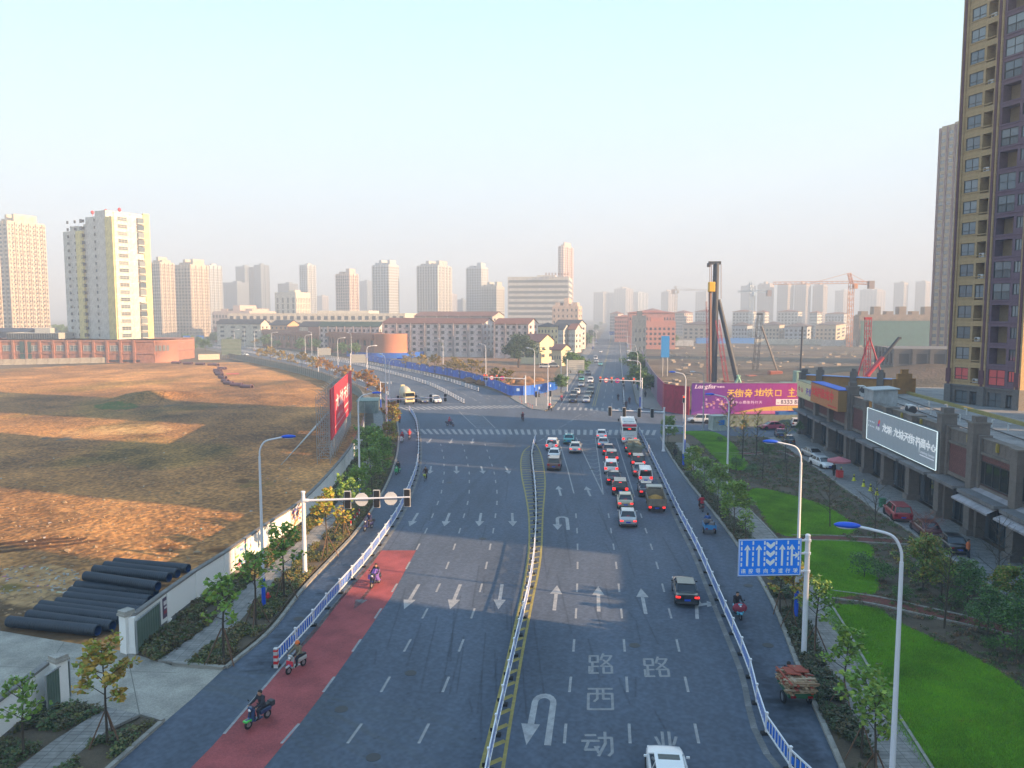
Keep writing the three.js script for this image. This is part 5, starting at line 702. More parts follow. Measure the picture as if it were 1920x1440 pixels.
T('pale tower with checkered sunlit right side', 700, 731, 750, 497, 860, { wall: paleGrey, trim: whiteWall, roof: 'blocks', nb: 4, faces: [[0, 6, 'ribs'], [1, 6]] }); T('pale twin-topped tower with plain sunlit right side', 783, 822, 847, 498, 860, { wall: M(.45, .45, .46, { rough: .8, map: streak }), trim: whiteWall, roof: 'blocks', nb: 4, faces: [[0, 8, 'ribs'], [1, 4, 'ribs']] });
T('grey tower with stepped right shoulder, tall part', 875, 903, 916, 502, 900, { wall: paleGrey, roof: 'blocks', nb: 2, faces: [[0, 6, 'ribs'], [1, 3]] }); T('lower sunlit shoulder block of the stepped grey tower', 902, 931, 946, 538, 880, { wall: M(.46, .45, .42, { rough: .8, map: streak }), roof: 'blocks', nb: 4, faces: [[0, 6, 'ribs'], [1, 4]] });
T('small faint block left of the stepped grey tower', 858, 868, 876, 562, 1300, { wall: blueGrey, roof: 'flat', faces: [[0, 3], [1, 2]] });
cityBlock('office_building', 'wide office building with horizontal window bands and roof lettering', 'office building', 952, 1066, 1072, 520, 640, { wall: M(.6, .59, .58, { rough: .8, map: streak }), th: -.12, faces: [[0, 1, 'band'], [1, 1, 'band']], fh: 4.4, roof: 'flat', glass: winPale });
{ const p = atZ(1048, 517, -640), t = thing('roof_letters', 'row of brown characters standing on roof of the wide office', 'roof sign', p, .12); seed(6); for (let k = 0; k < 8; k++) { const q = new MB(), x = -11 + k * 2.6; q.box(x, 1.2, 0, .3, 2.2, .3).box(x + .7, 1.2, .02, .3, 2.2, .26).box(x + .35, 2.1, 0, 1.6, .3, .28).box(x + .35, 1.1, 0, 1.5, .25, .25); q.build('letter', M(.18, .1, .09), t); } }
T('tall slender pink tower rising behind the office', 1046, 1054, 1074, 462, 1000, { wall: M(.62, .45, .4, { rough: .8, map: streak }), roof: 'blocks', nb: 2, faces: [[0, 3, 'balcony'], [1, 5, 'balcony']] });
// faint towers on the right horizon
for (const [a, m, b, y, z, l] of [[1238, 1252, 1267, 548, 1700, 'faint pale tower right of the far road'], [1302, 1322, 1345, 547, 1800, 'wide faint block left of the pile driver mast'], [1112, 1130, 1150, 548, 1900, 'pale misty cluster block over the road end'], [1150, 1172, 1186, 542, 1900, 'tallest misty block over the road end'], [1178, 1195, 1214, 548, 1950, 'right misty block over the road end'], [1386, 1403, 1414, 536, 1350, 'first tower of the misty row, left of blue crane'], [1417, 1440, 1448, 534, 1350, 'second tower of the misty row, behind blue crane'], [1454, 1474, 1485, 533, 1330, 'third tower of the misty row, pink right side'], [1486, 1508, 1517, 534, 1330, 'fourth tower of the misty row'], [1520, 1540, 1548, 536, 1330, 'last tower of the misty row, left of orange crane'], [1562, 1578, 1592, 545, 1700, 'faint tower just left of orange crane mast'], [1608, 1640, 1656, 544, 1750, 'wide faint slab right of orange crane'], [1671, 1690, 1698, 530, 1500, 'left of two misty towers near the right towers'], [1711, 1730, 1739, 528, 1500, 'right of two misty towers near the right towers'], [836, 846, 858, 552, 1700, 'faint ghostly tower right of the twin-topped tower'], [596, 606, 618, 555, 1700, 'faint ghostly block right of the slender grey tower'], [130, 142, 156, 560, 1500, 'faint blue block left behind the yellow tower']]) T(l, a, m, b, y, z, { th: m > 1550 ? -.78 : m > 1300 ? -.66 : -.46, wall: m % 2 ? paleGrey : M(.45, .38, .34, { rough: .8, map: streak }), roof: m % 4 < 2 ? 'blocks' : 'flat', nb: 3, faces: [[0, 5], [1, 3]], fh: 3.2 });
// white and yellow tower with its red podium
{
  const c = corner(123, 223, 288, 350, -.5), t = thing('apartment_tower', 'white tower with yellow stripes standing on the red podium', 'apartment tower', [c.x, 0, c.z], c.th), H = upAt(402, -350), W = c.w, D = c.d, wh = M(.68, .67, .63, { rough: .8, map: streak }), ye = M(.8, .7, .34, { rough: .8, map: streak }), fh = (H - 10) / 17;
  const seg = [[0, .17, -1.5, -5.5, wh], [.17, .31, -.8, -3.5, wh], [.31, .43, .4, -6, ye], [.43, .47, -.6, -3, wh], [.47, .68, -.7, 0, wh], [.68, .87, .2, 2.2, wh], [.87, 1, .7, -1, ye]];
  seg.forEach(([a, b, dz, dh, m]) => { new MB().box(-W / 2 + W * (a + b) / 2, (H + dh) / 2, dz / 2, W * (b - a) - .02, H + dh, D + dz - .1).build('wall', m, t); });
  new MB().box(W / 2 + .15, H / 2 + .6, 0, .4, H + 1.2, D).build('gable_wall', wh, t); new MB().box(W / 2 + .3, H / 2 + 1, -D / 2 + D * .09, .8, H + 2, D * .18).build('yellow_edge', ye, t);
  const wg = new MB().box(0, 0, 0, .2, fh * .5, D * .26).geometry(), fg = (() => { const q = new MB(), l = D * .26, hh = fh * .5; q.box(.12, 0, 0, .06, .12, l).box(.12, hh / 2, 0, .06, .14, l + .3).box(.12, -hh / 2, 0, .14, .16, l + .3).box(.12, 0, l / 2, .06, hh, .12).box(.12, 0, -l / 2, .06, hh, .12).box(.12, 0, l / 6, .06, hh, .1).box(.12, 0, -l / 6, .06, hh, .1); return q.geometry(); })();
  const bg = new MB().box(.6, 0, 0, 1.2, fh * .74, D * .17).geometry(), sg = new MB().box(.6, -fh * .4, 0, 1.3, fh * .14, D * .18).geometry(), yw = new MB().box(0, 0, .1, W * .045, fh * .55, .2).geometry();
  for (let f = 0; f < 17; f++) { const y = 10 + fh * (f + .5); const w = mesh('window', fg, M(.45, .44, .4), t); w.position.set(W / 2 + .36, y, D * .27); mesh('pane', wg, paneMats[f % 4], w); const b = mesh('balcony', sg, M(.5, .49, .45), t); b.position.set(W / 2 + .3, y, -D * .22); if ((f % 6) < 5) mesh('pane', bg, paneMats[(f * 3) % 4], b); for (const u of [.39, .93]) { const k = mesh('window', yw, winDark, t); k.position.set(-W / 2 + W * u + W * .03, y, D / 2 + (u > .5 ? .3 : .15)); } }
  const sl = new MB(); for (let f = 0; f < 9; f++) sl.box(-W * .28, 12 + f * fh * 1.9, D / 2 + .1, .4, .5, .2); for (const u of [.16, .3, .46, .67, .86]) for (let f = 0; f < 17; f++) sl.box(-W / 2 + W * u - .5, 10 + fh * (f + .5), D / 2 - .25, .7, fh * .4, .6); stuff(sl.build('slit_windows', winDark, t));
  const cr = new MB(); for (const [u, m] of [[-.2, 0], [.05, 0], [.3, 0]]) cr.bar([W * u, H + 2, 0], [W * u, H + 4, 0], .12).ball(W * u, H + 3.6, 0, .8, .9, .8, 5); cr.build('roof_finial', mat.red, t);
  const pc = corner(-60, 300, 313, 345, -.03), pd = thing('podium_building', 'red brick two-storey podium with rounded right end behind the field', 'building', [pc.x, 0, pc.z], -.03), ph = upAt(637, -345), pw = pc.w, pdp = 40;
  new MB().box(0, ph / 2, -pdp / 2 + 8, pw, ph, pdp).box(0, ph * .42, -pdp / 2 + 8.4, pw, .6, pdp).box(0, ph - .4, -pdp / 2 + 8.4, pw, .8, pdp).build('wall', brickRed, pd); new MB().geo(new THREE.CylinderGeometry(8, 8, ph, 24, 1), new THREE.Matrix4().makeTranslation(pw / 2 - 2, ph / 2, -.2)).geo(new THREE.CylinderGeometry(8.3, 8.3, .8, 24), new THREE.Matrix4().makeTranslation(pw / 2 - 2, ph - .4, -.2)).build('round_end', brickRed, pd);
  for (let k = 0; k < 26; k++) { const x = -pw / 2 + 3 + k * (pw - 12) / 25; if (k % 2) new MB().box(x, ph / 2, 8.2, 1, ph, .8).build('pilaster', brickRed, pd); else { const f = mesh('window', new MB().box(0, -1.2, .02, 3.4, .14, .3).box(0, 1.2, .02, 3.4, .14, .3).box(0, 0, .02, .1, 2.3, .2).box(-1.65, 0, .02, .1, 2.3, .2).box(1.65, 0, .02, .1, 2.3, .2).box(0, .3, .02, 3.2, .08, .2).geometry(), M(.5, .5, .48), pd); f.position.set(x, ph * .64, 8.05); mesh('pane', new MB().box(0, 0, -.02, 3.2, 2.3, .1).geometry(), paneMats[k % 4], f); } }
  const sw = new MB(); for (let k = 0; k < 60; k++) sw.box(-pw / 2 + k * (pw - 8) / 60 + 2, .9, 8.1, 1.2, .8, .3); stuff(sw.build('low_window_rows', winDark, pd)); for (let k = 0; k < 10; k++) { const a = -.9 + k * .2; new MB().box(pw / 2 - 2 + Math.sin(a) * 8.02, ph * .64, -.2 + Math.cos(a) * 8.02, 1.1, 2.4, .2, a).build('window', winPale, pd); }
  new MB().box(-pw * .16, ph / 2, 8.25, 5, ph - .6, .3).build('glass_entrance', M(.05, .1, .1, { rough: .1, coat: .5 }), pd);
  const up = corner(6, 104, 110, 352, -.03); block('roof_storey', 'glazed upper storey with pale roof on the left podium', 'building', up.x, up.z - 8, -.03, up.w, 12, upAt(627, -352), { wall: M(.4, .42, .42, { rough: .7 }), faces: [[0, 22]], ww: .8, wh: .7, y0: ph - .5, fh: 3.6, roof: 'flat' });
  for (const [a, b, y, l] of [[-10, 70, 621, 'dark blue roofed hall behind the red podium'], [100, 125, 632, 'red roofed hall beside the yellow tower foot']]) { const q = corner(a, b, b + 4, 400, -.1); block('hall', l, 'building', q.x, q.z, q.th, q.w, 14, upAt(y, -400), { wall: M(.1, .11, .15, { rough: .6, map: streak }), faces: [[0, 8]], roof: 'gable', rh: 1.6, roofMat: a > 0 ? M(.4, .1, .05, { rough: .8 }) : M(.03, .04, .08, { rough: .5 }) }); }
}
// red shops along the left road, houses and red-roofed flats
{
  const a = G(404, 641), b = G(702, 668), L = Math.hypot(b[0] - a[0], b[1] - a[1]), th = Math.atan2(-(b[1] - a[1]), b[0] - a[0]), nx = Math.sin(th), nz = Math.cos(th), D = 18, h = upAt(628, b[1]);
  const t = block('red_shop_building', 'long low red shop building with rounded near end along the left road', 'shop building', (a[0] + b[0]) / 2 - nx * D / 2, (a[1] + b[1]) / 2 - nz * D / 2, th, L, D, h, { wall: brickRed, trim: brickRed, faces: [[0, 34, 'ribs'], [2, 20]], y0: 4.3, fh: 4.4, ww: .62, wh: .62, glass: winDark, single: true });
  new MB().geo(new THREE.CylinderGeometry(9, 9, h + .6, 32), new THREE.Matrix4().makeTranslation(L / 2 + 2, h / 2 + .3, -D / 2 + 9.2)).build('round_end', M(.62, .25, .13, { rough: .85, map: streak }), t); new MB().box(0, h - 1, D / 2 + .5, L, 2, 1).build('fascia', brickRed, t);
  const flat = { wall: M(.74, .66, .66, { rough: .85, map: streak }), roof: 'gable', rh: 2.6, th: -.28, faces: [[0, 14, 'balcony'], [1, 3]], fh: 2.9, trim: M(.42, .37, .4, { rough: .85, map: streak }), ww: .4, single: true, trimName: 'balcony_bands', glass: winDark };
  const F = (label, ...q) => cityBlock('apartment_block', label, 'apartment block', ...q);
  F('front row of red roofed lilac flats left of the big tree', 718, 906, 927, 606, 385, flat); F('shorter red roofed block with pale gable right of the big tree', 926, 990, 1008, 607, 372, { ...flat, faces: [[0, 6, 'balcony'], [1, 2]] }); F('rear row of dark red roofed flats with pale gable end', 778, 924, 945, 592, 470, { ...flat, single: false, wall: M(.55, .48, .44, { rough: .85, map: streak }) });
  F('grey lilac flats with dark green roof behind red shops', 600, 712, 722, 612, 430, { ...flat, single: false, roofMat: M(.03, .075, .06, { rough: .8, map: streak }) });
  const H = (label, ...q) => cityBlock('house', label, 'house', ...q), ho = { wall: cream, faces: [[0, 4], [1, 2]], roof: 'gable', rh: 3, ww: .35, wh: .45, th: -.5, roofMat: M(.045, .05, .065, { rough: .8, map: streak }) };
  H('dark roofed house at the far left end of red shops', 408, 490, 505, 607, 520, ho); H('dark roofed house with orange gable behind red shops', 508, 540, 562, 609, 500, { ...ho, wall: M(.55, .34, .2, { rough: .85 }) }); H('low dark roofed house left of the green roofed flats', 562, 600, 618, 612, 470, ho); H('white low shed over the red shop roof', 475, 495, 520, 610, 540, { ...ho, roof: 'flat', wall: whiteWall });
  H('cream house with maroon roof right of the big tree', 976, 1012, 1038, 640, 330, { ...ho, wall: M(.62, .55, .36, { rough: .85 }), roofMat: M(.12, .06, .06, { rough: .8 }) }); H('small maroon roofed annex beside the cream house', 1034, 1052, 1070, 655, 318, { ...ho, rh: 2, wall: M(.55, .5, .34), roofMat: M(.12, .06, .06, { rough: .8 }) }); H('yellow cream house behind the maroon roofed one', 1008, 1032, 1046, 612, 400, { ...ho, rh: 2, wall: M(.62, .52, .3), roof: 'hip' });
  H('dark gabled white villa left of the far road', 1044, 1056, 1068, 617, 430, { ...ho, wall: whiteWall }); H('villa with red trimmed gable beside the far road', 1066, 1078, 1090, 617, 430, { ...ho, wall: whiteWall, roofMat: M(.25, .1, .07) }); H('dark roofed long villa behind the white gables', 1040, 1082, 1098, 609, 470, { ...ho, wall: whiteWall });
  cityBlock('public_building', 'cream four-storey building with roof tanks before the wide office', 'building', 1035, 1084, 1091, 575, 520, { wall: M(.6, .47, .4, { rough: .85, map: streak }), th: -.15, faces: [[0, 6], [1, 2]], ww: .3, wh: .4, fh: 4, roof: 'blocks', nb: 3 });
  cityBlock('market_hall', 'long cream low market hall across the left background', 'building', 430, 760, 800, 589, 600, { wall: cream, th: -.1, faces: [[0, 26]], ww: .55, wh: .6, fh: 5, y0: 6, roof: 'flat' });
  cityBlock('market_hall', 'pinkish long low hall at the far left background', 'building', 400, 470, 520, 585, 680, { wall: pinkish, th: -.2, faces: [[0, 12], [1, 8]], ww: .5, fh: 5, roof: 'blocks', nb: 3 });
  // right of the far road
  cityBlock('narrow_building', 'narrow white building with dark left side beside far road', 'building', 1184, 1188, 1211, 594, 380, { wall: M(.6, .5, .42, { rough: .85, map: streak }), th: -.5, faces: [[1, 3]], ww: .3, wh: .4, fh: 4.5, roof: 'flat' });
  cityBlock('school_building', 'long pink building with red roof right of the far road', 'building', 1176, 1258, 1264, 586, 560, { wall: M(.55, .24, .2, { rough: .85, map: streak }), th: -.1, faces: [[0, 16], [1, 3]], fh: 3.6, ww: .4, roof: 'hip', rh: 1.5, roofMat: M(.32, .1, .07) }); cityBlock('school_building', 'pink low wing with red roof in front of the school', 'building', 1152, 1178, 1186, 594, 600, { wall: M(.5, .24, .2), th: -.2, faces: [[0, 6], [1, 3]], roof: 'hip', rh: 1.5, roofMat: M(.3, .1, .07) }); cityBlock('school_building', 'pink gateway block at the roadside end of school', 'building', 1180, 1262, 1266, 604, 480, { wall: M(.5, .22, .18), th: -.08, faces: [[0, 10]], roof: 'flat' });
  for (const [i, q] of [[1143, 1158, 1168, 588, 800], [1205, 1226, 1240, 582, 850], [1262, 1282, 1298, 586, 780]].entries()) cityBlock('apartment_block', ['pale block at left of the pink school', 'cream roofs rising behind the pink school', 'pinkish block right of the pink school'][i], 'apartment block', ...q, { wall: i === 1 ? cream : pinkish, faces: [[0, 6], [1, 4]], roof: 'hip' });
  for (const [i, q] of [[1302, 1330, 1338, 584, 760], [1372, 1408, 1416, 584, 760], [1418, 1432, 1440, 585, 740], [1456, 1494, 1502, 584, 760], [1516, 1530, 1540, 586, 740], [1545, 1580, 1592, 588, 780]].entries()) cityBlock('apartment_block', ['leftmost', 'second', 'third small', 'fourth and widest', 'fifth small', 'rightmost greyish'][i] + ' white block of the low row behind the cranes', 'apartment block', ...q, { wall: i === 5 ? paleGrey : whiteWall, faces: [[0, 6], [1, 3]], roof: 'hip', rh: 2 });
  for (const [i, q] of [[1280, 1330, 1340, 608, 600], [1372, 1400, 1410, 610, 590], [1428, 1460, 1470, 609, 580], [1470, 1512, 1524, 612, 560], [1528, 1566, 1584, 609, 580]].entries()) cityBlock('house', ['leftmost pale', 'second glazed', 'middle cream', 'fourth wide', 'rightmost dark'][i] + ' villa of the row behind the construction field', 'house', ...q, { wall: i % 2 ? paleGrey : M(.5, .42, .33), faces: [[0, 5], [1, 2]], roof: 'hip', rh: 2.4, roofMat: M(.1, .07, .07) });
  const nt = cityBlock('unfinished_building', 'brown long building under scaffolding wrapped in green net below', 'building', 1598, 1738, 1752, 592, 520, { wall: M(.36, .26, .18, { rough: .9, map: mottle }), th: -.1, faces: [[0, 16], [1, 3]], ww: .55, wh: .55, fh: 4, y0: 14, roof: 'blocks', nb: 6 });
  { const c = corner(1596, 1738, 1752, 516, -.1); mesh('green_net', new MB().box(0, -upAt(592, -520) * 0 + 8.5, (c.d / 2) + 4, c.w, 17, .2).geometry(), M(.05, .17, .13, { rough: .9, map: streak }), nt); }
  for (const [a2, b2, y, z, l, m] of [[1305, 1415, 645, 560, 'blue site fence low across the construction field', M(.03, .2, .6)], [1540, 1696, 650, 520, 'long white site sheds before the green netted building', whiteWall], [1415, 1540, 648, 540, 'cream site huts between blue fence and white sheds', cream], [1262, 1300, 640, 520, 'grey site huts at the left of the construction field', paleGrey]]) { const p = atZ(a2, y, -z), q = atZ(b2, y, -z), t2 = thing('site_hut', l, 'site hut', [(p[0] + q[0]) / 2, 0, -z]); const w = q[0] - p[0], n = Math.round(w / 8), hh = a2 === 1305 ? 4.2 : 4; for (let k = 0; k < n; k++) mesh('hut_unit', new MB().box(-w / 2 + w * (k + .5) / n, hh / 2, (k % 2) * .05, w / n - .1, hh, 3).box(-w / 2 + w * (k + .5) / n, hh + .1, 0, w / n, .2, 3.4).geometry(), m, t2); }
}
// ---------------------------------------------------------------- construction ground, rigs and cranes on the right
{
  const b = new MB(), pts = GP([[1252, 760], [1225, 715], [1205, 670], [1196, 645], [1196, 636], [1700, 636], [1700, 700], [1900, 730], [1900, 790], [1530, 790], [1300, 776]]), H = (x, z) => .15 + 1.1 * (fbm(x / 90 + 3, z / 90 + 8, 5, 4) - .4) + Math.max(0, 5 * Math.exp(-((x - 128) ** 2 + (z + 225) ** 2) / 500)) + 3.5 * Math.exp(-((x - 108) ** 2 + (z + 250) ** 2) / 900) + 2.2 * Math.exp(-((x - 72) ** 2 + (z + 200) ** 2) / 120);
  const st = 3.2, id = new Map(), at = (i, j) => { const k = i * 4096 + j; if (!id.has(k)) { id.set(k, b.p.length / 3); const x = 20 + i * st, z = -160 - j * st; b.p.push(x, H(x, z), z); b.n.push(0, 1, 0); b.u.push(x, z); } return id.get(k); };
  for (let i = 0; i < 100; i++) for (let j = 0; j < 150; j++) if (inPoly(20 + (i + .5) * st, -160 - (j + .5) * st, pts)) b.i.push(at(i, j), at(i + 1, j), at(i + 1, j + 1), at(i, j), at(i + 1, j + 1), at(i, j + 1));
  const g = b.geometry(); g.computeVertexNormals(); struct(mesh('construction_ground', g, M(.22, .185, .15, { rough: 1, map: tex(512, [90, 60], (u, v) => { const a = fbm(u, v, 6, 6), c = fbm(u + .2, v, 4, 3); return [.7 + .6 * (a - .5), .66 + .55 * (a - .5) + .1 * (c - .5), .6 + .5 * (a - .5)]; }), bump: roughTex, bs: .3 })));
  seed(55); const R = new MB(); for (let k = 0; k < 240; k++) { const [x, z] = G(rr(1245, 1700), rr(648, 745)); R.box(x, .5, z, rr(.4, 3), rr(.3, 1.2), rr(.4, 2), rr(0, 6)); } tag(stuff(R.build('debris', M(.32, .27, .22, { rough: 1 }))), 'scattered timber, steel and spoil over the construction field', 'debris');
  const lattice = (q, a, c, w, n, r) => { const A = V3(...a), C = V3(...c), d = C.clone().sub(A), ax = d.clone().normalize(), s = Math.abs(ax.y) > .9 ? V3(1, 0, 0) : V3(0, 1, 0), u = s.clone().cross(ax).normalize().multiplyScalar(w / 2), v = ax.clone().cross(u.clone().normalize()).multiplyScalar(w / 2), P = (t, i, j) => A.clone().addScaledVector(d, t).addScaledVector(u, i).addScaledVector(v, j).toArray(), cs = [[-1, -1], [1, -1], [1, 1], [-1, 1]]; for (const e of cs) q.bar(P(0, ...e), P(1, ...e), r, r, 4); for (let k = 0; k < n; k++) cs.forEach((e, m) => { const f = cs[(m + 1) % 4]; q.bar(P(k / n, ...e), P((k + 1) / n, ...(k % 2 ? e : f)), r * .6, r * .6, 3); q.bar(P(k / n, ...e), P(k / n, ...f), r * .5, r * .5, 3); }); return q; };
  const black = M(.04, .05, .07, { rough: .6 }), redM = M(.36, .03, .06, { rough: .6 }), greenM = M(.06, .3, .22, { rough: .6 });
  { const z = -205, f = atZ(1337, 735, z), tp = upAt(493, z), t = thing('pile_driver', 'tall black pile driver with yellow hammer and long back stay', 'pile driver', [f[0], 0, z]), p = (px, py, dz = 0) => { const q = atZ(px, py, z + dz); return [q[0] - f[0], q[1], dz]; };
    new MB().bar(p(1337, 742), p(1343, 494), .95, .8, 12).build('mast', black, t); new MB().beam(p(1329, 493), p(1351, 493), 1.2, .8).box(...p(1329, 497), .8, 1, .8).build('mast_head', black, t); new MB().bar(p(1388, 738, 3), p(1347, 562), .75, .6, 8).build('back_stay', black, t); new MB().rbox(...p(1334, 538, 1.6), 1.6, 2.6, 1.6, .2).build('hammer', M(.7, .42, .03, { rough: .5 }), t); const w = new MB(); for (const x of [1331, 1334, 1352]) w.bar(p(x, 495, 1.4), p(x, x === 1352 ? 560 : 700, 1.4), .08, .08, 4); w.bar(p(1331, 545, 1.4), p(1331, 735, 1.4), .35, .35, 6).build('cable', M(.2, .12, .1), t); new MB().rbox(2, 1, 1, 14, 1.4, 6, .2).rbox(5, 2.6, 1, 5, 2, 3.4, .2).build('undercarriage', M(.25, .08, .07), t); lattice(new MB(), p(1330, 735, -4), p(1328, 565, -4), 1, 16, .06).build('lattice_boom', M(.25, .04, .06, { rough: .6 }), t); lattice(new MB(), p(1362, 715, 5), p(1345, 600, 5), .9, 12, .06).build('lattice_boom', redM, t);
    const ga = thing('a_frame', 'pale green a-frame stand behind the purple hoarding', 'frame', [atZ(1384, 720, -178)[0], 0, -178]); new MB().bar([-3.2, 0, 0], [.3, 7.2, 0], .3, .3, 6).bar([2.8, 0, 0], [-.2, 7.2, 0], .3, .3, 6).bar([-2, 2.6, 0], [1.7, 2.6, 0], .18, .18, 6).build('frame', M(.25, .5, .4, { rough: .6 }), ga); }
  { const z = -250, f = atZ(1418, 700, z), t = thing('piling_rig', 'dark lattice piling rig with slanting strut in mid field', 'piling rig', [f[0], 0, z]), p = (px, py) => { const q = atZ(px, py, z); return [q[0] - f[0], q[1], 0]; }; lattice(new MB(), p(1416, 695), p(1425, 590), 1.4, 14, .09).beam(p(1419, 589), p(1429, 589), 1, .6).build('mast', black, t); new MB().bar(p(1458, 698), p(1428, 612), .3, .3, 6).build('strut', M(.2, .17, .15), t); new MB().rbox(3, 1, 0, 12, 1.2, 4, .2).rbox(6, 2, 0, 4, 2, 3, .2).build('undercarriage', M(.35, .1, .06), t); }
  { const z = -215, f = atZ(1498, 712, z), t = thing('piling_rig', 'slim dark pole rig with pale green base near shop roof', 'piling rig', [f[0], 0, z]); new MB().bar([.3, 0, 0], [.5, upAt(612, z), 0], .35, .25, 8).build('mast', black, t); new MB().rbox(0, 3, 0, 2.6, 5, 2.6, .2).rbox(-2, 1.2, 0, 6, 2.4, 3, .2).build('machine_house', M(.2, .33, .28, { rough: .6 }), t); }
  { const z = -190, f = atZ(1627, 720, z), t = thing('piling_rig', 'bright red lattice piling rig with two raking legs', 'piling rig', [f[0], 0, z]), p = (px, py) => { const q = atZ(px, py, z); return [q[0] - f[0], q[1], 0]; }; lattice(new MB(), p(1625, 712), p(1628, 598), 1.1, 16, .09).beam(p(1621, 597), p(1634, 597), .8, .6).build('mast', redM, t); new MB().bar(p(1630, 632), p(1656, 712), .2, .2, 6).bar(p(1628, 640), p(1605, 712), .2, .2, 6).build('raking_leg', redM, t); new MB().rbox(0, 1, 0, 9, 1.6, 4, .2).build('undercarriage', redM, t);
    const t2 = thing('mobile_crane', 'red and black telescopic crane boom rising to the right', 'crane', [p(1612, 705)[0] + f[0], 0, z + 4]), o = p(1612, 705)[0], r = (px, py) => { const q = p(px, py); return [q[0] - o, q[1], 0]; }; new MB().bar(r(1611, 702), r(1641, 668), .6, .5, 6).build('lower_boom', redM, t2); new MB().bar(r(1641, 668), r(1671, 632), .4, .35, 6).beam(r(1669, 633), r(1674, 633), .6).build('upper_boom', black, t2); new MB().rbox(0, 1.5, 0, 6, 2, 3, .2).build('carrier', redM, t2); }
  const towerCrane = (label, px, py0, pyTop, z, jl, jr, pyJib, m) => { const f = atZ(px, py0, z), t = thing('tower_crane', label, 'tower crane', [f[0], 0, z]), p = (x, y) => { const q = atZ(x, y, z); return [q[0] - f[0], q[1], 0]; }, yj = p(px, pyJib)[1]; lattice(new MB(), [0, 0, 0], [0, yj, 0], 2.6, 22, .19).build('mast', m, t); lattice(new MB(), p(jl, pyJib), [0, yj + .6, 0], 1.5, 30, .12).build('jib', m, t); lattice(new MB(), [0, yj + .6, 0], p(jr, pyJib), 1.8, 8, .2).build('counter_jib', m, t); new MB().box(...p(jr, pyJib + 3), 3.4, 5, 3).build('counterweight', M(.25, .2, .2), t); lattice(new MB(), [0, yj, 0], p(px, pyTop), 1.6, 6, .22).build('apex', m, t); new MB().bar(p(px, pyTop), p(jr - 4, pyJib), .14, .14, 3).bar(p(px, pyTop), p((px + jl) / 2, pyJib), .14, .14, 3).build('tie', m, t); new MB().rbox(1.6, yj - 2, 2, 2.4, 3, 2.4, .2).build('cab', m, t); };
  towerCrane('orange tower crane with long jib reaching left', 1592, 650, 512, -500, 1450, 1633, 531, M(.55, .22, .08, { rough: .6 })); towerCrane('blue and white tower crane in the haze', 1407, 640, 528, -640, 1384, 1442, 547, M(.38, .5, .62, { rough: .6 })); towerCrane('distant grey tower crane left of the pile driver', 1266, 640, 536, -900, 1346, 1262, 544, M(.35, .35, .36));
  const gp = G(1234, 700), gt = thing('blue_pylon_sign', 'tall blank blue pylon board beside the far road', 'sign', [gp[0] - 1, 0, -262]); new MB().box(0, upAt(650, -262), 0, 2.7, upAt(631, -262) - upAt(671, -262), .6).build('board', M(.02, .24, .62, { rough: .5 }), gt); new MB().bar([-.8, 0, 0], [-.8, 8, 0], .2).bar([.8, 0, 0], [.8, 8, 0], .2).build('post', mat.steel, gt);
}
// ---------------------------------------------------------------- vehicles (built facing +z, on the ground)
function loft(st) {                                                       // stations [z, half width, bottom, shoulder, top, crown]
  const b = new MB(), rings = st.map(([z, w, yb, ys, yt, c = .03]) => { const h = [[w * .9, yb], [w, yb + .14], [w * 1.01, (yb + ys) / 2], [w * .985, ys], [w * .87, yt], [w * .45, yt + c * .8], [0, yt + c]]; return [...h.map(([x, y]) => [-x, y, z]), ...h.slice(0, -1).reverse().map(([x, y]) => [x, y, z])]; });
  const n = rings[0].length; for (const r of rings) for (const p of r) { b.p.push(...p); b.n.push(0, 1, 0); b.u.push(p[2], p[1]); }
  for (let i = 0; i < rings.length - 1; i++) for (let k = 0; k < n; k++) { const a = i * n + k, c = i * n + (k + 1) % n; b.i.push(a, c, a + n, c, c + n, a + n); }
  for (const [i, s] of [[0, 1], [rings.length - 1, -1]]) for (let k = 1; k < n - 1; k++) s > 0 ? b.i.push(i * n, i * n + k + 1, i * n + k) : b.i.push(i * n, i * n + k, i * n + k + 1);
  const g = b.geometry(); g.computeVertexNormals(); return g;
}
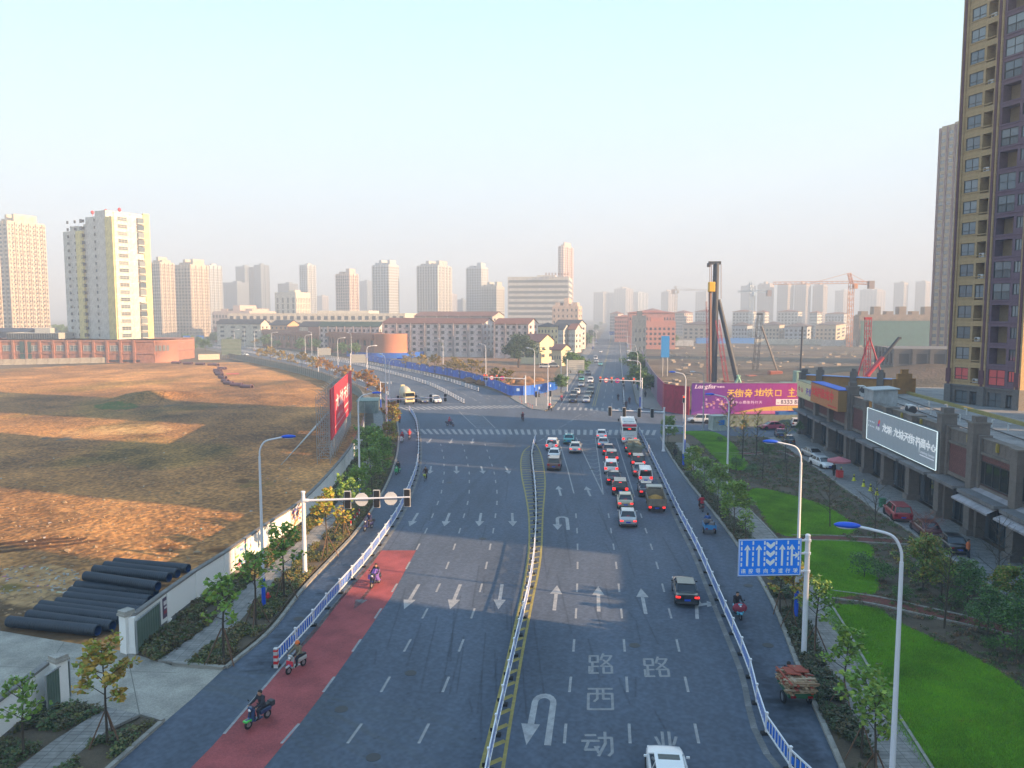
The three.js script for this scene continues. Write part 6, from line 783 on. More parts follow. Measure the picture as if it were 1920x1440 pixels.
const CAR = {
  sedan: { W: .89, wheels: [-1.35, 1.4], r: .32, st: [[-2.3, .7, .42, .7, .82], [-2.25, .8, .3, .82, .97], [-2.0, .86, .24, .9, 1.02], [-1.2, .89, .22, .92, 1.0], [0, .89, .22, .9, .97], [1, .89, .22, .86, .95], [1.5, .87, .24, .8, .9], [1.95, .84, .26, .73, .83], [2.18, .77, .3, .65, .75], [2.31, .6, .38, .55, .65]], gh: [-1.75, 1.1, -1.0, .3, .97, 1.45, .78, .6] },
  suv: { W: .92, wheels: [-1.35, 1.35], r: .36, st: [[-2.25, .78, .48, .8, 1.02], [-2.2, .88, .34, .95, 1.1], [-1.6, .92, .28, 1.0, 1.12], [0, .92, .28, 1.0, 1.1], [1, .92, .28, .98, 1.08], [1.6, .9, .3, .94, 1.03], [2.1, .84, .34, .82, .93], [2.27, .74, .42, .66, .76]], gh: [-2.12, 1.15, -1.85, .35, 1.09, 1.7, .83, .68] },
  van: { W: .84, wheels: [-1.25, 1.35], r: .31, st: [[-2.05, .78, .42, .8, 1.0], [-2.02, .82, .3, .95, 1.06], [0, .84, .26, .98, 1.06], [1.4, .84, .26, .96, 1.06], [1.85, .8, .3, .86, .98], [2.05, .7, .38, .66, .76]], gh: [-2.0, 1.75, -1.9, 1.05, 1.05, 1.88, .8, .7] },
  old: { W: .84, wheels: [-1.3, 1.35], r: .31, st: [[-2.25, .78, .4, .82, .95], [-2.2, .82, .3, .88, 1.0], [-1.2, .84, .26, .9, 1.0], [1, .84, .26, .87, .96], [2.1, .8, .3, .78, .88], [2.22, .76, .36, .7, .8]], gh: [-1.6, 1.0, -1.05, .25, .98, 1.42, .74, .62] },
};
const paints = {}; const carPaint = (r, g, b, metal = 0) => M(r, g, b, { rough: .3, metal: metal * .6, coat: .8 });
const tyreGeo = (r) => new THREE.LatheGeometry([[r * .62, -.1], [r * .92, -.105], [r, -.07], [r, .07], [r * .92, .105], [r * .62, .1]].map((p) => new THREE.Vector2(...p)), 22).rotateZ(Math.PI / 2);
const rimGeo = (r) => { const q = new MB(); q.geo(new THREE.CylinderGeometry(r * .62, r * .62, .16, 20), new THREE.Matrix4().makeRotationZ(Math.PI / 2)); for (let k = 0; k < 5; k++) q.geo(new THREE.BoxGeometry(.19, r * 1.05, .05), new THREE.Matrix4().makeRotationX(k * Math.PI / 5)); return q.geometry(); };
const protoCar = {};
function carKind(kind) {
  if (protoCar[kind]) return protoCar[kind];
  const c = CAR[kind], [zb0, zf0, zb1, zf1, yb, yr, wb, wt] = c.gh, P = [];
  P.push(['body', loft(c.st), 'paint']);
  const arch = new MB(), lo = new MB(); for (const z of c.wheels) for (const s of [-1, 1]) arch.geo(new THREE.CylinderGeometry(c.r + .07, c.r + .07, .03, 22), new THREE.Matrix4().makeRotationZ(Math.PI / 2).setPosition(s * (c.W - .004), c.r + .02, z)); lo.box(0, .27, 0, c.W * 1.9, .14, (c.st[c.st.length - 1][0] - c.st[0][0]) * .9); arch.geo(lo.geometry()); P.push(['wheel_arches', arch.geometry(), mat.rubber]);
  const B = (x, z) => [x, yb, z], R = (x, z) => [x, yr, z], i = .03, g = new MB();
  g.quad(B(-wb, zb0), B(wb, zb0), R(wt, zb1), R(-wt, zb1).map((v) => v)); g.quad(B(wb, zf0), B(-wb, zf0), R(-wt, zf1), R(wt, zf1)); g.quad(B(wb, zb0), B(wb, zf0), R(wt, zf1), R(wt, zb1)); g.quad(B(-wb, zf0), B(-wb, zb0), R(-wt, zb1), R(-wt, zf1));
  const gg = g.geometry(); P.push(['windows', gg, mat.carGlass]);
  const roof = new MB(), rl = zf1 - zb1; roof.rbox(0, yr - .01, (zf1 + zb1) / 2, wt * 2 + .06, .09, rl + .14, .044, 0, 0, 3); P.push(['roof', roof.geometry(), 'paint']);
  const pl = new MB(); for (const s of [-1, 1]) { pl.beam(B(s * wb, zb0), R(s * wt, zb1), kind === 'sedan' || kind === 'old' ? .09 : .1, .05).beam(B(s * wb, zf0), R(s * wt, zf1), .06, .05); const m = (zb1 + zf1) / 2; pl.beam(B(s * (wb + .005), m + .1), R(s * (wt + .005), m + .05), .07, .04); if (kind !== 'sedan' && kind !== 'old') pl.beam(B(s * (wb + .005), zb1 + .75), R(s * (wt + .005), zb1 + .8), .12, .04); pl.beam(B(s * wb, zb0), B(s * wb, zf0), .05, .05); } P.push(['window_pillars', pl.geometry(), 'paint']);
  const rear = c.st[1], front = c.st[c.st.length - 2], zr = c.st[0][0], zf = c.st[c.st.length - 1][0];
  for (const s of [-1, 1]) {
    P.push(['tail_light', new MB().rbox(s * (rear[1] - .16), rear[3] - .06, zr + .035, .34, kind === 'sedan' || kind === 'old' ? .15 : .3, .12, .04).geometry(), 'tail']);
    P.push(['headlight', new MB().rbox(s * (front[1] - .17), front[3] - .03, zf - .1, .34, .15, .2, .05).geometry(), mat.lampGlass]);
    P.push(['mirror', new MB().rbox(s * (c.W + .06), yb + .06, zf0 - .3, .17, .11, .09, .03).geometry(), 'paint']);
    const h = new MB(); for (const z of [-.55, .45]) h.box(s * (c.W + .006), yb - .17, z, .03, .03, .16); P.push(['door_handle', h.geometry(), mat.chrome]);
  }
  P.push(['number_plate', new MB().box(0, rear[2] + .32, zr - .012, .44, .14, .03).geometry(), mat.plateBlue], ['number_plate', new MB().box(0, .48, zf + .01, .44, .14, .03).geometry(), mat.plateBlue]);
  P.push(['bumper', new MB().rbox(0, rear[2] + .1, zr + .06, rear[1] * 1.86, .17, .16, .05).rbox(0, .38, zf - .08, front[1] * 1.7, .14, .16, .05).geometry(), mat.darkMetal]);
  P.push(['brake_light', new MB().box(0, kind === 'sedan' || kind === 'old' ? yb + .1 : yr - .1, kind === 'sedan' || kind === 'old' ? zb0 + .2 : zb1 - .06, .32, .04, .04).geometry(), 'tail']);
  P.push(['grille', new MB().box(0, front[3] - .08, zf - .005, .6, .12, .05).geometry(), mat.darkMetal]);
  const tg = tyreGeo(c.r), rg = rimGeo(c.r); for (const z of c.wheels) for (const s of [-1, 1]) P.push(['wheel', tg, mat.rubber, [s * (c.W - .085), c.r, z], rg]);
  return (protoCar[kind] = P);
}
function car(kind, name, label, paintMat, pos, turn, braking = true, group) {
  const t = thing(name, label, kind === 'van' ? 'van' : 'car', pos, turn, group);
  for (const [n, g, m, p, rim] of carKind(kind)) { const o = mesh(n, g, m === 'paint' ? paintMat : m === 'tail' ? (braking ? mat.tail : mat.tailOff) : m, t); if (p) { o.position.set(...p); mesh('rim', rim, mat.steel, o); } }
  return t;
}
const C = { white: carPaint(.74, .75, .76), silver: carPaint(.42, .44, .46, .7), grey: carPaint(.12, .125, .13, .6), black: carPaint(.012, .013, .016), brown: carPaint(.13, .1, .09, .6), darkred: carPaint(.09, .012, .016, .3), beige: carPaint(.42, .37, .26, .5), teal: carPaint(.06, .38, .38), red: carPaint(.35, .015, .03, .2), navy: carPaint(.02, .025, .045, .4), pearl: carPaint(.68, .64, .55), pink: carPaint(.5, .06, .13), dkgreen: carPaint(.03, .05, .05, .4) };
// rear-bottom pixel -> place: the tail stands there and the car points along the lane
function rearAt(px, py, len, ang) { const [x, z] = G(px, py); return [x + Math.sin(ang) * len / 2, 0, z + Math.cos(ang) * len / 2]; }
const up = (px) => Math.PI - Math.atan((1130 - 960) / FOCAL) + .005;
{
  const q = (kind, px, py, paintKey, label, ang = up(px), brake = true) => car(kind, kind === 'van' ? 'minivan' : kind === 'suv' ? 'suv_car' : 'sedan_car', label, C[paintKey], rearAt(px, py, 4.5, ang), ang, brake, 'cars queuing at the lights');
  const s = q('suv', 1034, 846, 'white', 'white off-roader with round spare wheel cover leading the u-turn lane'); mesh('spare_wheel', new THREE.CylinderGeometry(.36, .36, .2, 22).rotateX(Math.PI / 2).translate(.15, 1, -2.36), C.white, s);
  q('sedan', 1038, 864, 'white', 'white saloon between white off-roader and grey brown suv', up(0), false); q('suv', 1038, 884, 'brown', 'grey brown suv last in the u-turn lane', up(0), false);
  const tx = q('sedan', 1066, 834, 'teal', 'turquoise taxi at the stop line of the left lane', up(0), false); mesh('roof_sign', new MB().rbox(0, 1.56, -.2, .6, .16, .2, .04).geometry(), mat.white, tx); q('sedan', 1078, 851, 'pearl', 'warm white saloon stopped behind the turquoise taxi');
  q('sedan', 1128, 825, 'white', 'white saloon first in the middle lane queue'); q('sedan', 1131, 841, 'silver', 'silver saloon second in the middle lane queue'); q('sedan', 1141, 855, 'darkred', 'dark red saloon third in the middle lane queue'); q('suv', 1147, 870, 'grey', 'dark grey suv fourth in the middle lane queue'); q('suv', 1146, 891, 'white', 'white suv fifth in the middle lane queue'); q('sedan', 1151, 911, 'black', 'black saloon sixth in the middle lane queue'); q('suv', 1163, 931, 'black', 'black suv seventh in the middle lane queue'); q('sedan', 1173, 957, 'beige', 'beige gold saloon second last in the middle lane queue'); q('sedan', 1178, 991, 'silver', 'silver saloon last in the middle lane queue');
  q('sedan', 1183, 849, 'darkred', 'dark maroon car directly behind the bus'); q('suv', 1197, 879, 'black', 'black suv behind the loaded flatbed in right lane'); q('sedan', 1200, 895, 'grey', 'dark grey saloon in front of the white van'); q('van', 1211, 910, 'white', 'white minivan in the right lane queue'); q('sedan', 1213, 934, 'navy', 'dark navy saloon between minivan and sand truck');
  car('old', 'sedan_car', 'old black boxy saloon alone in the right-turn lane', C.black, rearAt(1289, 1141, 4.45, up(0) - .02), up(0) - .02, true, 'cars queuing at the lights');
  const [bx, bz] = G(1253, 1479), w = car('sedan', 'sedan_car', 'white saloon with sunroof driving in at the bottom edge', C.white, [bx, 0, bz], up(0) + .02, false, 'cars queuing at the lights'); mesh('sunroof', new MB().box(0, 1.475, .0, .95, .03, .42).geometry(), mat.carGlass, w);
  // oncoming queue on the far road
  const o = (kind, px, py, k, label) => { const [x, z] = G(px, py), a = .125; car(kind, kind === 'van' ? 'minivan' : kind === 'suv' ? 'suv_car' : 'sedan_car', label, C[k], [x - Math.sin(a) * 2.25, 0, z - Math.cos(a) * 2.25], -a, false, 'cars waiting on the far road'); };
  o('suv', 1078, 756, 'black', 'black suv first at the far stop line'); o('suv', 1079, 747, 'grey', 'dark grey car just behind the front black suv'); o('sedan', 1085, 740, 'white', 'white car behind the two dark front cars'); o('sedan', 1103, 756, 'silver', 'silver saloon first in the inner far lane'); o('sedan', 1106, 747, 'dkgreen', 'dark green car second in the inner far lane'); o('suv', 1110, 740, 'dkgreen', 'dark suv third in the inner far lane'); o('sedan', 1112, 731, 'grey', 'dark grey saloon fourth in the inner far lane'); o('sedan', 1093, 726, 'silver', 'silver saloon behind the gap in the outer far lane'); o('sedan', 1093, 715, 'teal', 'pale green taxi last in the outer far lane'); o('suv', 1110, 719, 'white', 'white suv last in the inner far lane'); o('suv', 1105, 704, 'grey', 'lone grey suv between far lanes behind the queue'); o('sedan', 1128, 686, 'teal', 'teal saloon far up the road near median'); o('sedan', 1121, 680, 'silver', 'silver green car far up beside the teal one'); o('van', 1119, 675, 'white', 'white van farthest of the moving group');
  for (const [px, py, k, l] of [[1113, 655, 'grey', 'tiny grey car far along the road'], [1128, 662, 'white', 'tiny white car far along the road'], [1120, 645, 'white', 'tiniest white car near the road end'], [1176, 648, 'dkgreen', 'tiny dark car parked at far right kerb']]) o('sedan', px, py, k, l);
  // left road
  const lr = (kind, px, py, k, label, a) => { const [x, z] = G(px, py); car(kind, 'sedan_car', label, C[k], [x - Math.sin(a) * 2.2, 0, z - Math.cos(a) * 2.2], a, false); };
  lr('sedan', 797, 757, 'grey', 'dark car between mixer truck and white suv on left road', .38); lr('suv', 822, 757, 'white', 'white suv at the left road stop line by railing', .42); lr('sedan', 464, 667, 'white', 'white car far off on the bending left road', .95);
  // parked cars
  const pk = (kind, px, py, k, label, a) => { const [x, z] = G(px, py); car(kind, kind === 'suv' ? 'suv_car' : 'sedan_car', label, C[k], [x, .0, z], a, false, 'parked cars'); };
  pk('suv', 1311, 793, 'white', 'white suv leaving the side lane by green booth', -1.75); pk('sedan', 1446, 805, 'pink', 'pinkish red car parked before the green fence', -1.4); pk('sedan', 1463, 819, 'navy', 'first dark car parked by the shop corner', 2.9); pk('sedan', 1478, 832, 'black', 'second dark car parked by the shop corner', 2.9); pk('sedan', 1524, 858, 'silver', 'silver white car parked behind the white one by shops', .12); pk('sedan', 1541, 876, 'white', 'white saloon facing us left of the red parasol', .12); pk('suv', 1682, 972, 'red', 'bright red suv parked on the forecourt', 2.95); pk('sedan', 1735, 1002, 'darkred', 'dark red car behind the reddish bare shrub', 2.95); pk('sedan', 1782, 1030, 'black', 'black saloon parked nearest on the forecourt', 2.95); pk('suv', 1492, 800, 'white', 'white car half hidden by the far shop corner', 2.9);
  pk('van', 1021, 690, 'white', 'white van parked left on the corner plot', 1.4); pk('van', 1038, 689, 'silver', 'silver van parked right on the corner plot', 1.5);
}
// bus
{
  const a = up(0), [x, z] = G(1180, 834), t = thing('city_bus', 'white coach with red roof band first in the right lane', 'bus', [x + Math.sin(a) * 5.4, 0, z + Math.cos(a) * 5.4], a), white = C.white;
  new MB().rbox(0, 1.85, 0, 2.5, 2.9, 10.8, .22, 0, 0, 3).build('body', white, t); new MB().rbox(0, 3.34, -.4, 1.9, .25, 3.6, .1).rbox(0, 3.33, -4.4, 2.2, .2, 1, .08).build('roof_unit', M(.6, .6, .58, { rough: .5 }), t); new MB().rbox(0, 3.1, -5.22, 2.3, .42, .4, .1).rbox(0, 3.22, -4.7, 2.3, .2, .9, .08).build('red_band', M(.5, .03, .08, { rough: .4 }), t);
  const g = new MB().box(0, 2.55, -5.41, 2.05, .5, .04); g.build('rear_window', mat.carGlass, t); for (const s of [-1, 1]) { for (let k = 0; k < 6; k++) new MB().box(s * 1.255, 2.35, -4.3 + k * 1.65, .03, .95, 1.5).build('side_window', mat.carGlass, t); new MB().rbox(s * .95, .98, -5.4, .38, .3, .08, .03).build('tail_light', mat.tail, t); new MB().rbox(s * 1.5, 2.6, 5.2, .25, .5, .2, .05).build('mirror', mat.black, t); }
  new MB().box(0, 2.6, -5.435, .5, .12, .03).build('brake_light', mat.tail, t); new MB().box(0, 1.5, -5.41, 1.6, .04, .03).box(0, 1.0, -5.41, .7, .3, .03).build('engine_hatch', M(.3, .3, .3), t); new MB().rbox(0, .55, -5.35, 2.4, .3, .25, .06).build('bumper', M(.55, .55, .55), t); new MB().geo(new THREE.TorusGeometry(.16, .035, 6, 16), new THREE.Matrix4().makeTranslation(0, 1.0, -5.43)).build('badge', mat.red, t); new MB().box(0, .75, -5.43, .5, .15, .03).build('number_plate', mat.yellow, t);
  for (const s of [-1, 1]) for (const zz of [-3.2, 3.1]) { const w = mesh('wheel', tyreGeo(.48), mat.rubber, t); w.position.set(s * 1.16, .48, zz); mesh('rim', rimGeo(.48), mat.steel, w); }
}
// flatbed trucks
function truck(label, px, py, ang, cabMat, bedMat, load) {
  const [x, z] = G(px, py), L = 5.4, t = thing('flatbed_truck', label, 'truck', [x + Math.sin(ang) * L / 2, 0, z + Math.cos(ang) * L / 2], ang);
  new MB().rbox(0, 1.3, 1.95, 1.75, 1.5, 1.4, .12).build('cab', cabMat, t); new MB().box(0, 1.72, 1.24, 1.4, .45, .04).box(0, 1.7, 2.66, 1.5, .55, .04).box(.885, 1.7, 2, .03, .5, .9).box(-.885, 1.7, 2, .03, .5, .9).build('cab_window', mat.carGlass, t); new MB().box(0, .62, -.3, .9, .2, 4.6).build('chassis', mat.darkMetal, t);
  new MB().box(0, .82, -.75, 1.95, .1, 3.8).box(.95, 1.2, -.75, .06, .7, 3.8).box(-.95, 1.2, -.75, .06, .7, 3.8).box(0, 1.2, -2.63, 1.84, .7, .06).box(0, 1.35, 1.13, 1.84, 1, .06).build('load_bed', bedMat, t); const rb = new MB(); for (let k = 0; k < 6; k++) for (const s of [-1, 1]) rb.box(s * .99, 1.2, -2.5 + k * .7, .04, .7, .06); rb.box(-.5, 1.2, -2.67, .05, .7, .03).box(.5, 1.2, -2.67, .05, .7, .03); rb.build('bed_ribs', bedMat, t);
  for (const s of [-1, 1]) { new MB().box(s * .72, .66, -2.68, .28, .16, .06).build('tail_light', mat.tail, t); for (const zz of [-1.7, 1.9]) { const w = mesh('wheel', tyreGeo(.38), mat.rubber, t); w.position.set(s * .78, .38, zz); mesh('rim', rimGeo(.38), mat.steel, w); } } new MB().box(0, .58, -2.69, .44, .14, .03).build('number_plate', mat.plateBlue, t); new MB().box(0, .5, -2.6, 1.7, .1, .08).build('bumper', mat.darkMetal, t);
  load(t); return t;
}
seed(61);
truck('flatbed truck heaped with ochre sand last in the right lane', 1232, 963, up(0), M(.4, .38, .33, { rough: .4 }), M(.24, .21, .17, { rough: .7, map: mottleFine }), (t) => { const g = new THREE.PlaneGeometry(1.8, 3.6, 16, 26).rotateX(-Math.PI / 2), P = g.attributes.position; for (let i = 0; i < P.count; i++) { const X = P.getX(i) / .9, Z = P.getZ(i) / 1.8; P.setY(i, .95 + .55 * Math.max(0, 1 - X * X) * Math.max(0, 1 - Z * Z) + .05 * vn(i * .7, i * .31, 256)); } g.translate(0, 0, -.75); g.computeVertexNormals(); const o = mesh('sand_heap', g, M(.45, .24, .045, { rough: 1, map: mottle, bump: grainTex, bs: .02 })); o.position.copy(t.position); o.rotation.copy(t.rotation); tag(o, 'heap of ochre sand in the bed of the last truck', 'sand'); });
truck('flatbed truck loaded with grey green scrap in the right lane', 1190, 859, up(0), M(.2, .23, .2, { rough: .5 }), M(.19, .19, .15, { rough: .7 }), (t) => { const b = new MB(); for (let k = 0; k < 50; k++) b.box(rr(-.8, .8), rr(1, 1.75), rr(-2.4, .9), rr(.2, 1), rr(.1, .3), rr(.2, 1.2), rr(0, 3), rr(-.3, .3)); const o = b.build('scrap_load', M(.23, .24, .18, { rough: .9, map: mottleFine })); o.position.copy(t.position); o.rotation.copy(t.rotation); tag(stuff(o), 'grey green scrap piled in the bed of the flatbed', 'scrap'); });
{ // blue small truck behind the garden
  const t = truck('small blue truck parked against the purple hoarding', 1456, 786, 1.6, M(.03, .16, .5, { rough: .4 }), M(.03, .15, .42, { rough: .5 }), () => {});
  // concrete mixer
  const a = .36, [x, z] = G(769, 759), m = thing('mixer_truck', 'cream concrete mixer truck waiting on the left road', 'truck', [x - Math.sin(a) * 4.2, 0, z - Math.cos(a) * 4.2], a), cr = M(.62, .52, .3, { rough: .45, coat: .3 });
  new MB().rbox(0, 1.9, 3.2, 2.4, 2.2, 1.9, .18).build('cab', cr, m); new MB().box(0, 2.35, 4.16, 2.1, .85, .05).box(1.21, 2.3, 3.3, .04, .7, 1.2).box(-1.21, 2.3, 3.3, .04, .7, 1.2).build('cab_window', mat.carGlass, m); new MB().rbox(0, .8, 4.1, 2.4, .4, .3, .08).build('bumper', cr, m); new MB().box(0, 1.35, 4.17, 1.5, .4, .04).build('grille', mat.darkMetal, m); for (const s of [-1, 1]) { new MB().rbox(s * .95, .95, 4.22, .34, .2, .1, .04).build('headlight', mat.lampGlass, m); new MB().box(s * 1.42, 2.3, 4, .1, .6, .25).build('mirror', mat.black, m); }
  const dr = new THREE.LatheGeometry([[.5, -2.6], [1.05, -1.6], [1.35, -.2], [1.3, .8], [.9, 2], [.55, 2.5], [.4, 2.5]].map((p) => new THREE.Vector2(...p)), 24); dr.rotateX(-Math.PI / 2); const d = mesh('mixing_drum', dr, M(.58, .53, .4, { rough: .5, map: streak }), m); d.position.set(0, 2.55, -.9); d.rotation.x = .22; new MB().box(0, .95, -.6, 1, .3, 8).build('chassis', mat.darkMetal, m); new MB().beam([-.8, 1, -3.4], [-.3, 3.5, -3.4], .12).beam([.8, 1, -3.4], [.3, 3.5, -3.4], .12).rbox(0, 3.7, -3.6, 1, .8, .8, .1).build('hopper', cr, m); for (const s of [-1, 1]) for (const zz of [-2.6, -1.3, 3.1]) { const w = mesh('wheel', tyreGeo(.5), mat.rubber, m); w.position.set(s * 1.05, .5, zz); mesh('rim', rimGeo(.5), mat.steel, w); }
}
// ---------------------------------------------------------------- people, scooters, bicycles, tricycles
const mcMat = new THREE.MeshStandardMaterial();
function fieldGeo(bones, res, centre, half, k = .03) {                    // bones [ax, ay, az, bx, by, bz, ra, rb] joined by a smooth minimum
  const mc = new MarchingCubes(res, mcMat, false, false, 60000), s = mc.size, hs = mc.halfsize; mc.isolation = 0;
  for (let z = 0; z < s; z++) for (let y = 0; y < s; y++) for (let x = 0; x < s; x++) {
    const px = centre[0] + (x - hs) / hs * half, py = centre[1] + (y - hs) / hs * half, pz = centre[2] + (z - hs) / hs * half; let sum = 0;
    for (const [ax, ay, az, bx, by, bz, ra, rb] of bones) { const dx = bx - ax, dy = by - ay, dz = bz - az, l = dx * dx + dy * dy + dz * dz, t = l ? Math.min(1, Math.max(0, ((px - ax) * dx + (py - ay) * dy + (pz - az) * dz) / l)) : 0; const d = Math.hypot(px - ax - dx * t, py - ay - dy * t, pz - az - dz * t) - (ra + (rb - ra) * t); sum += Math.exp(-d / k); }
    mc.field[x + y * s + z * s * s] = sum > 1e-30 ? k * Math.log(sum) : -2;
  }
  mc.update(); const n = mc.count, g = new THREE.BufferGeometry(), P = new Float32Array(n * 3), N = new Float32Array(n * 3);
  for (let i = 0; i < n; i++) { for (let c = 0; c < 3; c++) { P[i * 3 + c] = mc.positionArray[i * 3 + c] * half + centre[c]; N[i * 3 + c] = mc.normalArray[i * 3 + c]; } }
  g.setAttribute('position', new THREE.BufferAttribute(P, 3)); g.setAttribute('normal', new THREE.BufferAttribute(N, 3)); g.setAttribute('uv', new THREE.BufferAttribute(new Float32Array(n * 2), 2)); return g;
}
const lerp3 = (a, b, t) => a.map((v, i) => v + (b[i] - v) * t);
function handGeo(w, fwd, side) {                                          // palm, four curled fingers, thumb; fwd: direction of the hand
  const q = new MB(), f = V3(...fwd).normalize(), o = V3(side, 0, 0).addScaledVector(f, -f.x * side).normalize(), u = f.clone().cross(o), P = (a, b, c) => V3(...w).addScaledVector(f, a).addScaledVector(o, b).addScaledVector(u, c).toArray(), sgn = u.y > 0 ? -1 : 1;
  q.geo(new RoundedBoxGeometry(.085, .032, .1, 1, .014), new THREE.Matrix4().makeBasis(o, u, f).setPosition(...P(.05, 0, 0)));
  [.078, .088, .083, .066].forEach((l, i) => { const b = -.032 + i * .021, m = P(.1 + l * .5, b, sgn * .012), e = P(.09 + l * .45, b, sgn * .06); q.bar(P(.098, b, 0), m, .0095, .009, 6).bar(m, e, .009, .0075, 6); });
  q.bar(P(.03, -.04, 0), P(.07, -.065, sgn * .02), .011, .01, 6).bar(P(.07, -.065, sgn * .02), P(.09, -.045, sgn * .045), .01, .008, 6); return q.geometry();
}
function figure(J) {                                                      // J: joints of the pose
  const both = (f) => [-1, 1].flatMap(f), m = (p, s) => [p[0] * s, p[1], p[2]], arm = (r0, r1, r2, cut = 1) => both((s) => { const w = lerp3(m(J.elbow, s), m(J.wrist, s), cut); return [[...m(J.shoulder, s), ...m(J.elbow, s), r0, r1], [...m(J.elbow, s), ...w, r1, r2]]; }), leg = (a, b, c, cut = 1) => both((s) => [[...m(J.hip, s), ...(J['knee' + s] ?? m(J.knee, s)), a, b], [...(J['knee' + s] ?? m(J.knee, s)), ...lerp3(J['knee' + s] ?? m(J.knee, s), J['ankle' + s] ?? m(J.ankle, s), cut), b, c]]);
  const foot = (s) => { const a = J['ankle' + s] ?? m(J.ankle, s); return [[a[0], a[1] - .02, a[2], a[0] + s * .015, a[1] - .07, a[2] + .15, .045, .04]]; };
  const H = J.head, face = J.face ?? [0, 0, 1], all = [J.chest, J.pelvis, H], c = [0, (J.head[1] + .15 + J.ankle[1] - .1) / 2, (J.pelvis[2] + J.wrist[2]) / 2], half = Math.max(.62, (J.head[1] + .2 - J.ankle[1] + .15) / 2 + .05);
  const torso = (g) => [[...J.pelvis, ...J.chest, .13 + g, .15 + g], [-.09, J.pelvis[1], J.pelvis[2], .09, J.pelvis[1], J.pelvis[2], .11 + g, .11 + g], [...m(J.shoulder, -1), ...m(J.shoulder, 1), .065 + g, .065 + g], [...J.chest, ...J.neck, .12 + g, .06]];
  const skin = fieldGeo([...torso(-.02), ...arm(.045, .04, .03), ...leg(.07, .05, .038), ...both(foot), [...J.neck, ...H, .055, .06], [H[0], H[1] + .03, H[2] - .01, H[0], H[1] + .06, H[2], .098, .1], [H[0], H[1] - .05, H[2] + .03, H[0], H[1] - .02, H[2] + .04, .06, .065], [H[0], H[1] + .03, H[2] + .09, H[0], H[1] - .005, H[2] + .105, .012, .017]], 72, c, half, .018);
  const b = new MB(); b.geo(skin); for (const s of [-1, 1]) { b.geo(handGeo(m(J.wrist, s), [s * J.hand[0], J.hand[1], J.hand[2]], s)); b.ball(H[0] + s * .1, H[1] + .015, H[2] - .005, .014, .032, .02, 5); }
  const eyes = new MB(); for (const s of [-1, 1]) eyes.ball(H[0] + s * .036, H[1] + .03, H[2] + .088, .012, .009, .008, 5).box(H[0] + s * .036, H[1] + .052, H[2] + .09, .032, .006, .01); const mouth = new MB().box(H[0], H[1] - .045, H[2] + .098, .045, .009, .008);
  const hair = fieldGeo([[H[0], H[1] + .075, H[2] - .025, H[0], H[1] + .085, H[2] - .01, .105, .102], [H[0], H[1] + .0, H[2] - .06, H[0], H[1] + .05, H[2] - .05, .07, .09]], 26, [H[0], H[1] + .05, H[2]], .19, .02);
  return { skin: b.geometry(), eyes: eyes.geometry(), mouth: mouth.geometry(), hair, jacket: fieldGeo([...torso(.022), ...arm(.07, .058, .048, .92)], 72, c, half, .025), trousers: fieldGeo([[-.09, J.pelvis[1] - .01, J.pelvis[2], .09, J.pelvis[1] - .01, J.pelvis[2], .135, .135], ...leg(.095, .072, .06, .94)], 64, c, half, .025), shoe: fieldGeo(both(foot).map((f) => [...f.slice(0, 6), .055, .048]), 44, c, half, .02), helmet: [H[0], H[1] + .075, H[2] - .01] };
}
const RIDE = figure({ pelvis: [0, .9, -.28], chest: [0, 1.26, -.2], neck: [0, 1.42, -.16], head: [0, 1.56, -.12], shoulder: [.19, 1.37, -.18], elbow: [.29, 1.14, .02], wrist: [.29, 1.06, .28], hand: [-.1, -.15, 1], hip: [.1, .86, -.24], knee: [.17, .78, .18], ankle: [.14, .4, .12] });
const CYCLE = figure({ pelvis: [0, 1.0, -.3], chest: [0, 1.34, -.14], neck: [0, 1.49, -.08], head: [0, 1.62, -.03], shoulder: [.19, 1.44, -.12], elbow: [.28, 1.2, .1], wrist: [.26, 1.08, .36], hand: [-.1, -.2, 1], hip: [.1, .96, -.26], knee: [.13, .82, .14], ankle: [.12, .42, .02], 'knee-1': [-.13, .66, .06], 'ankle-1': [-.12, .22, -.06] });
const STAND = figure({ pelvis: [0, .92, 0], chest: [0, 1.28, 0], neck: [0, 1.46, .01], head: [0, 1.6, .03], shoulder: [.19, 1.41, 0], elbow: [.25, 1.14, -.03], wrist: [.26, .9, .06], hand: [0, -1, .15], hip: [.1, .9, 0], knee: [.11, .5, .03], ankle: [.11, .1, 0], 'knee-1': [-.11, .5, .08], 'ankle-1': [-.11, .1, .14] });
const cloth = (r, g, b) => M(r, g, b, { rough: .9, map: mottleFine }), skinM = M(.42, .24, .16, { rough: .6 }), hairM = M(.012, .01, .009, { rough: .6 }), lipM = M(.3, .08, .07);
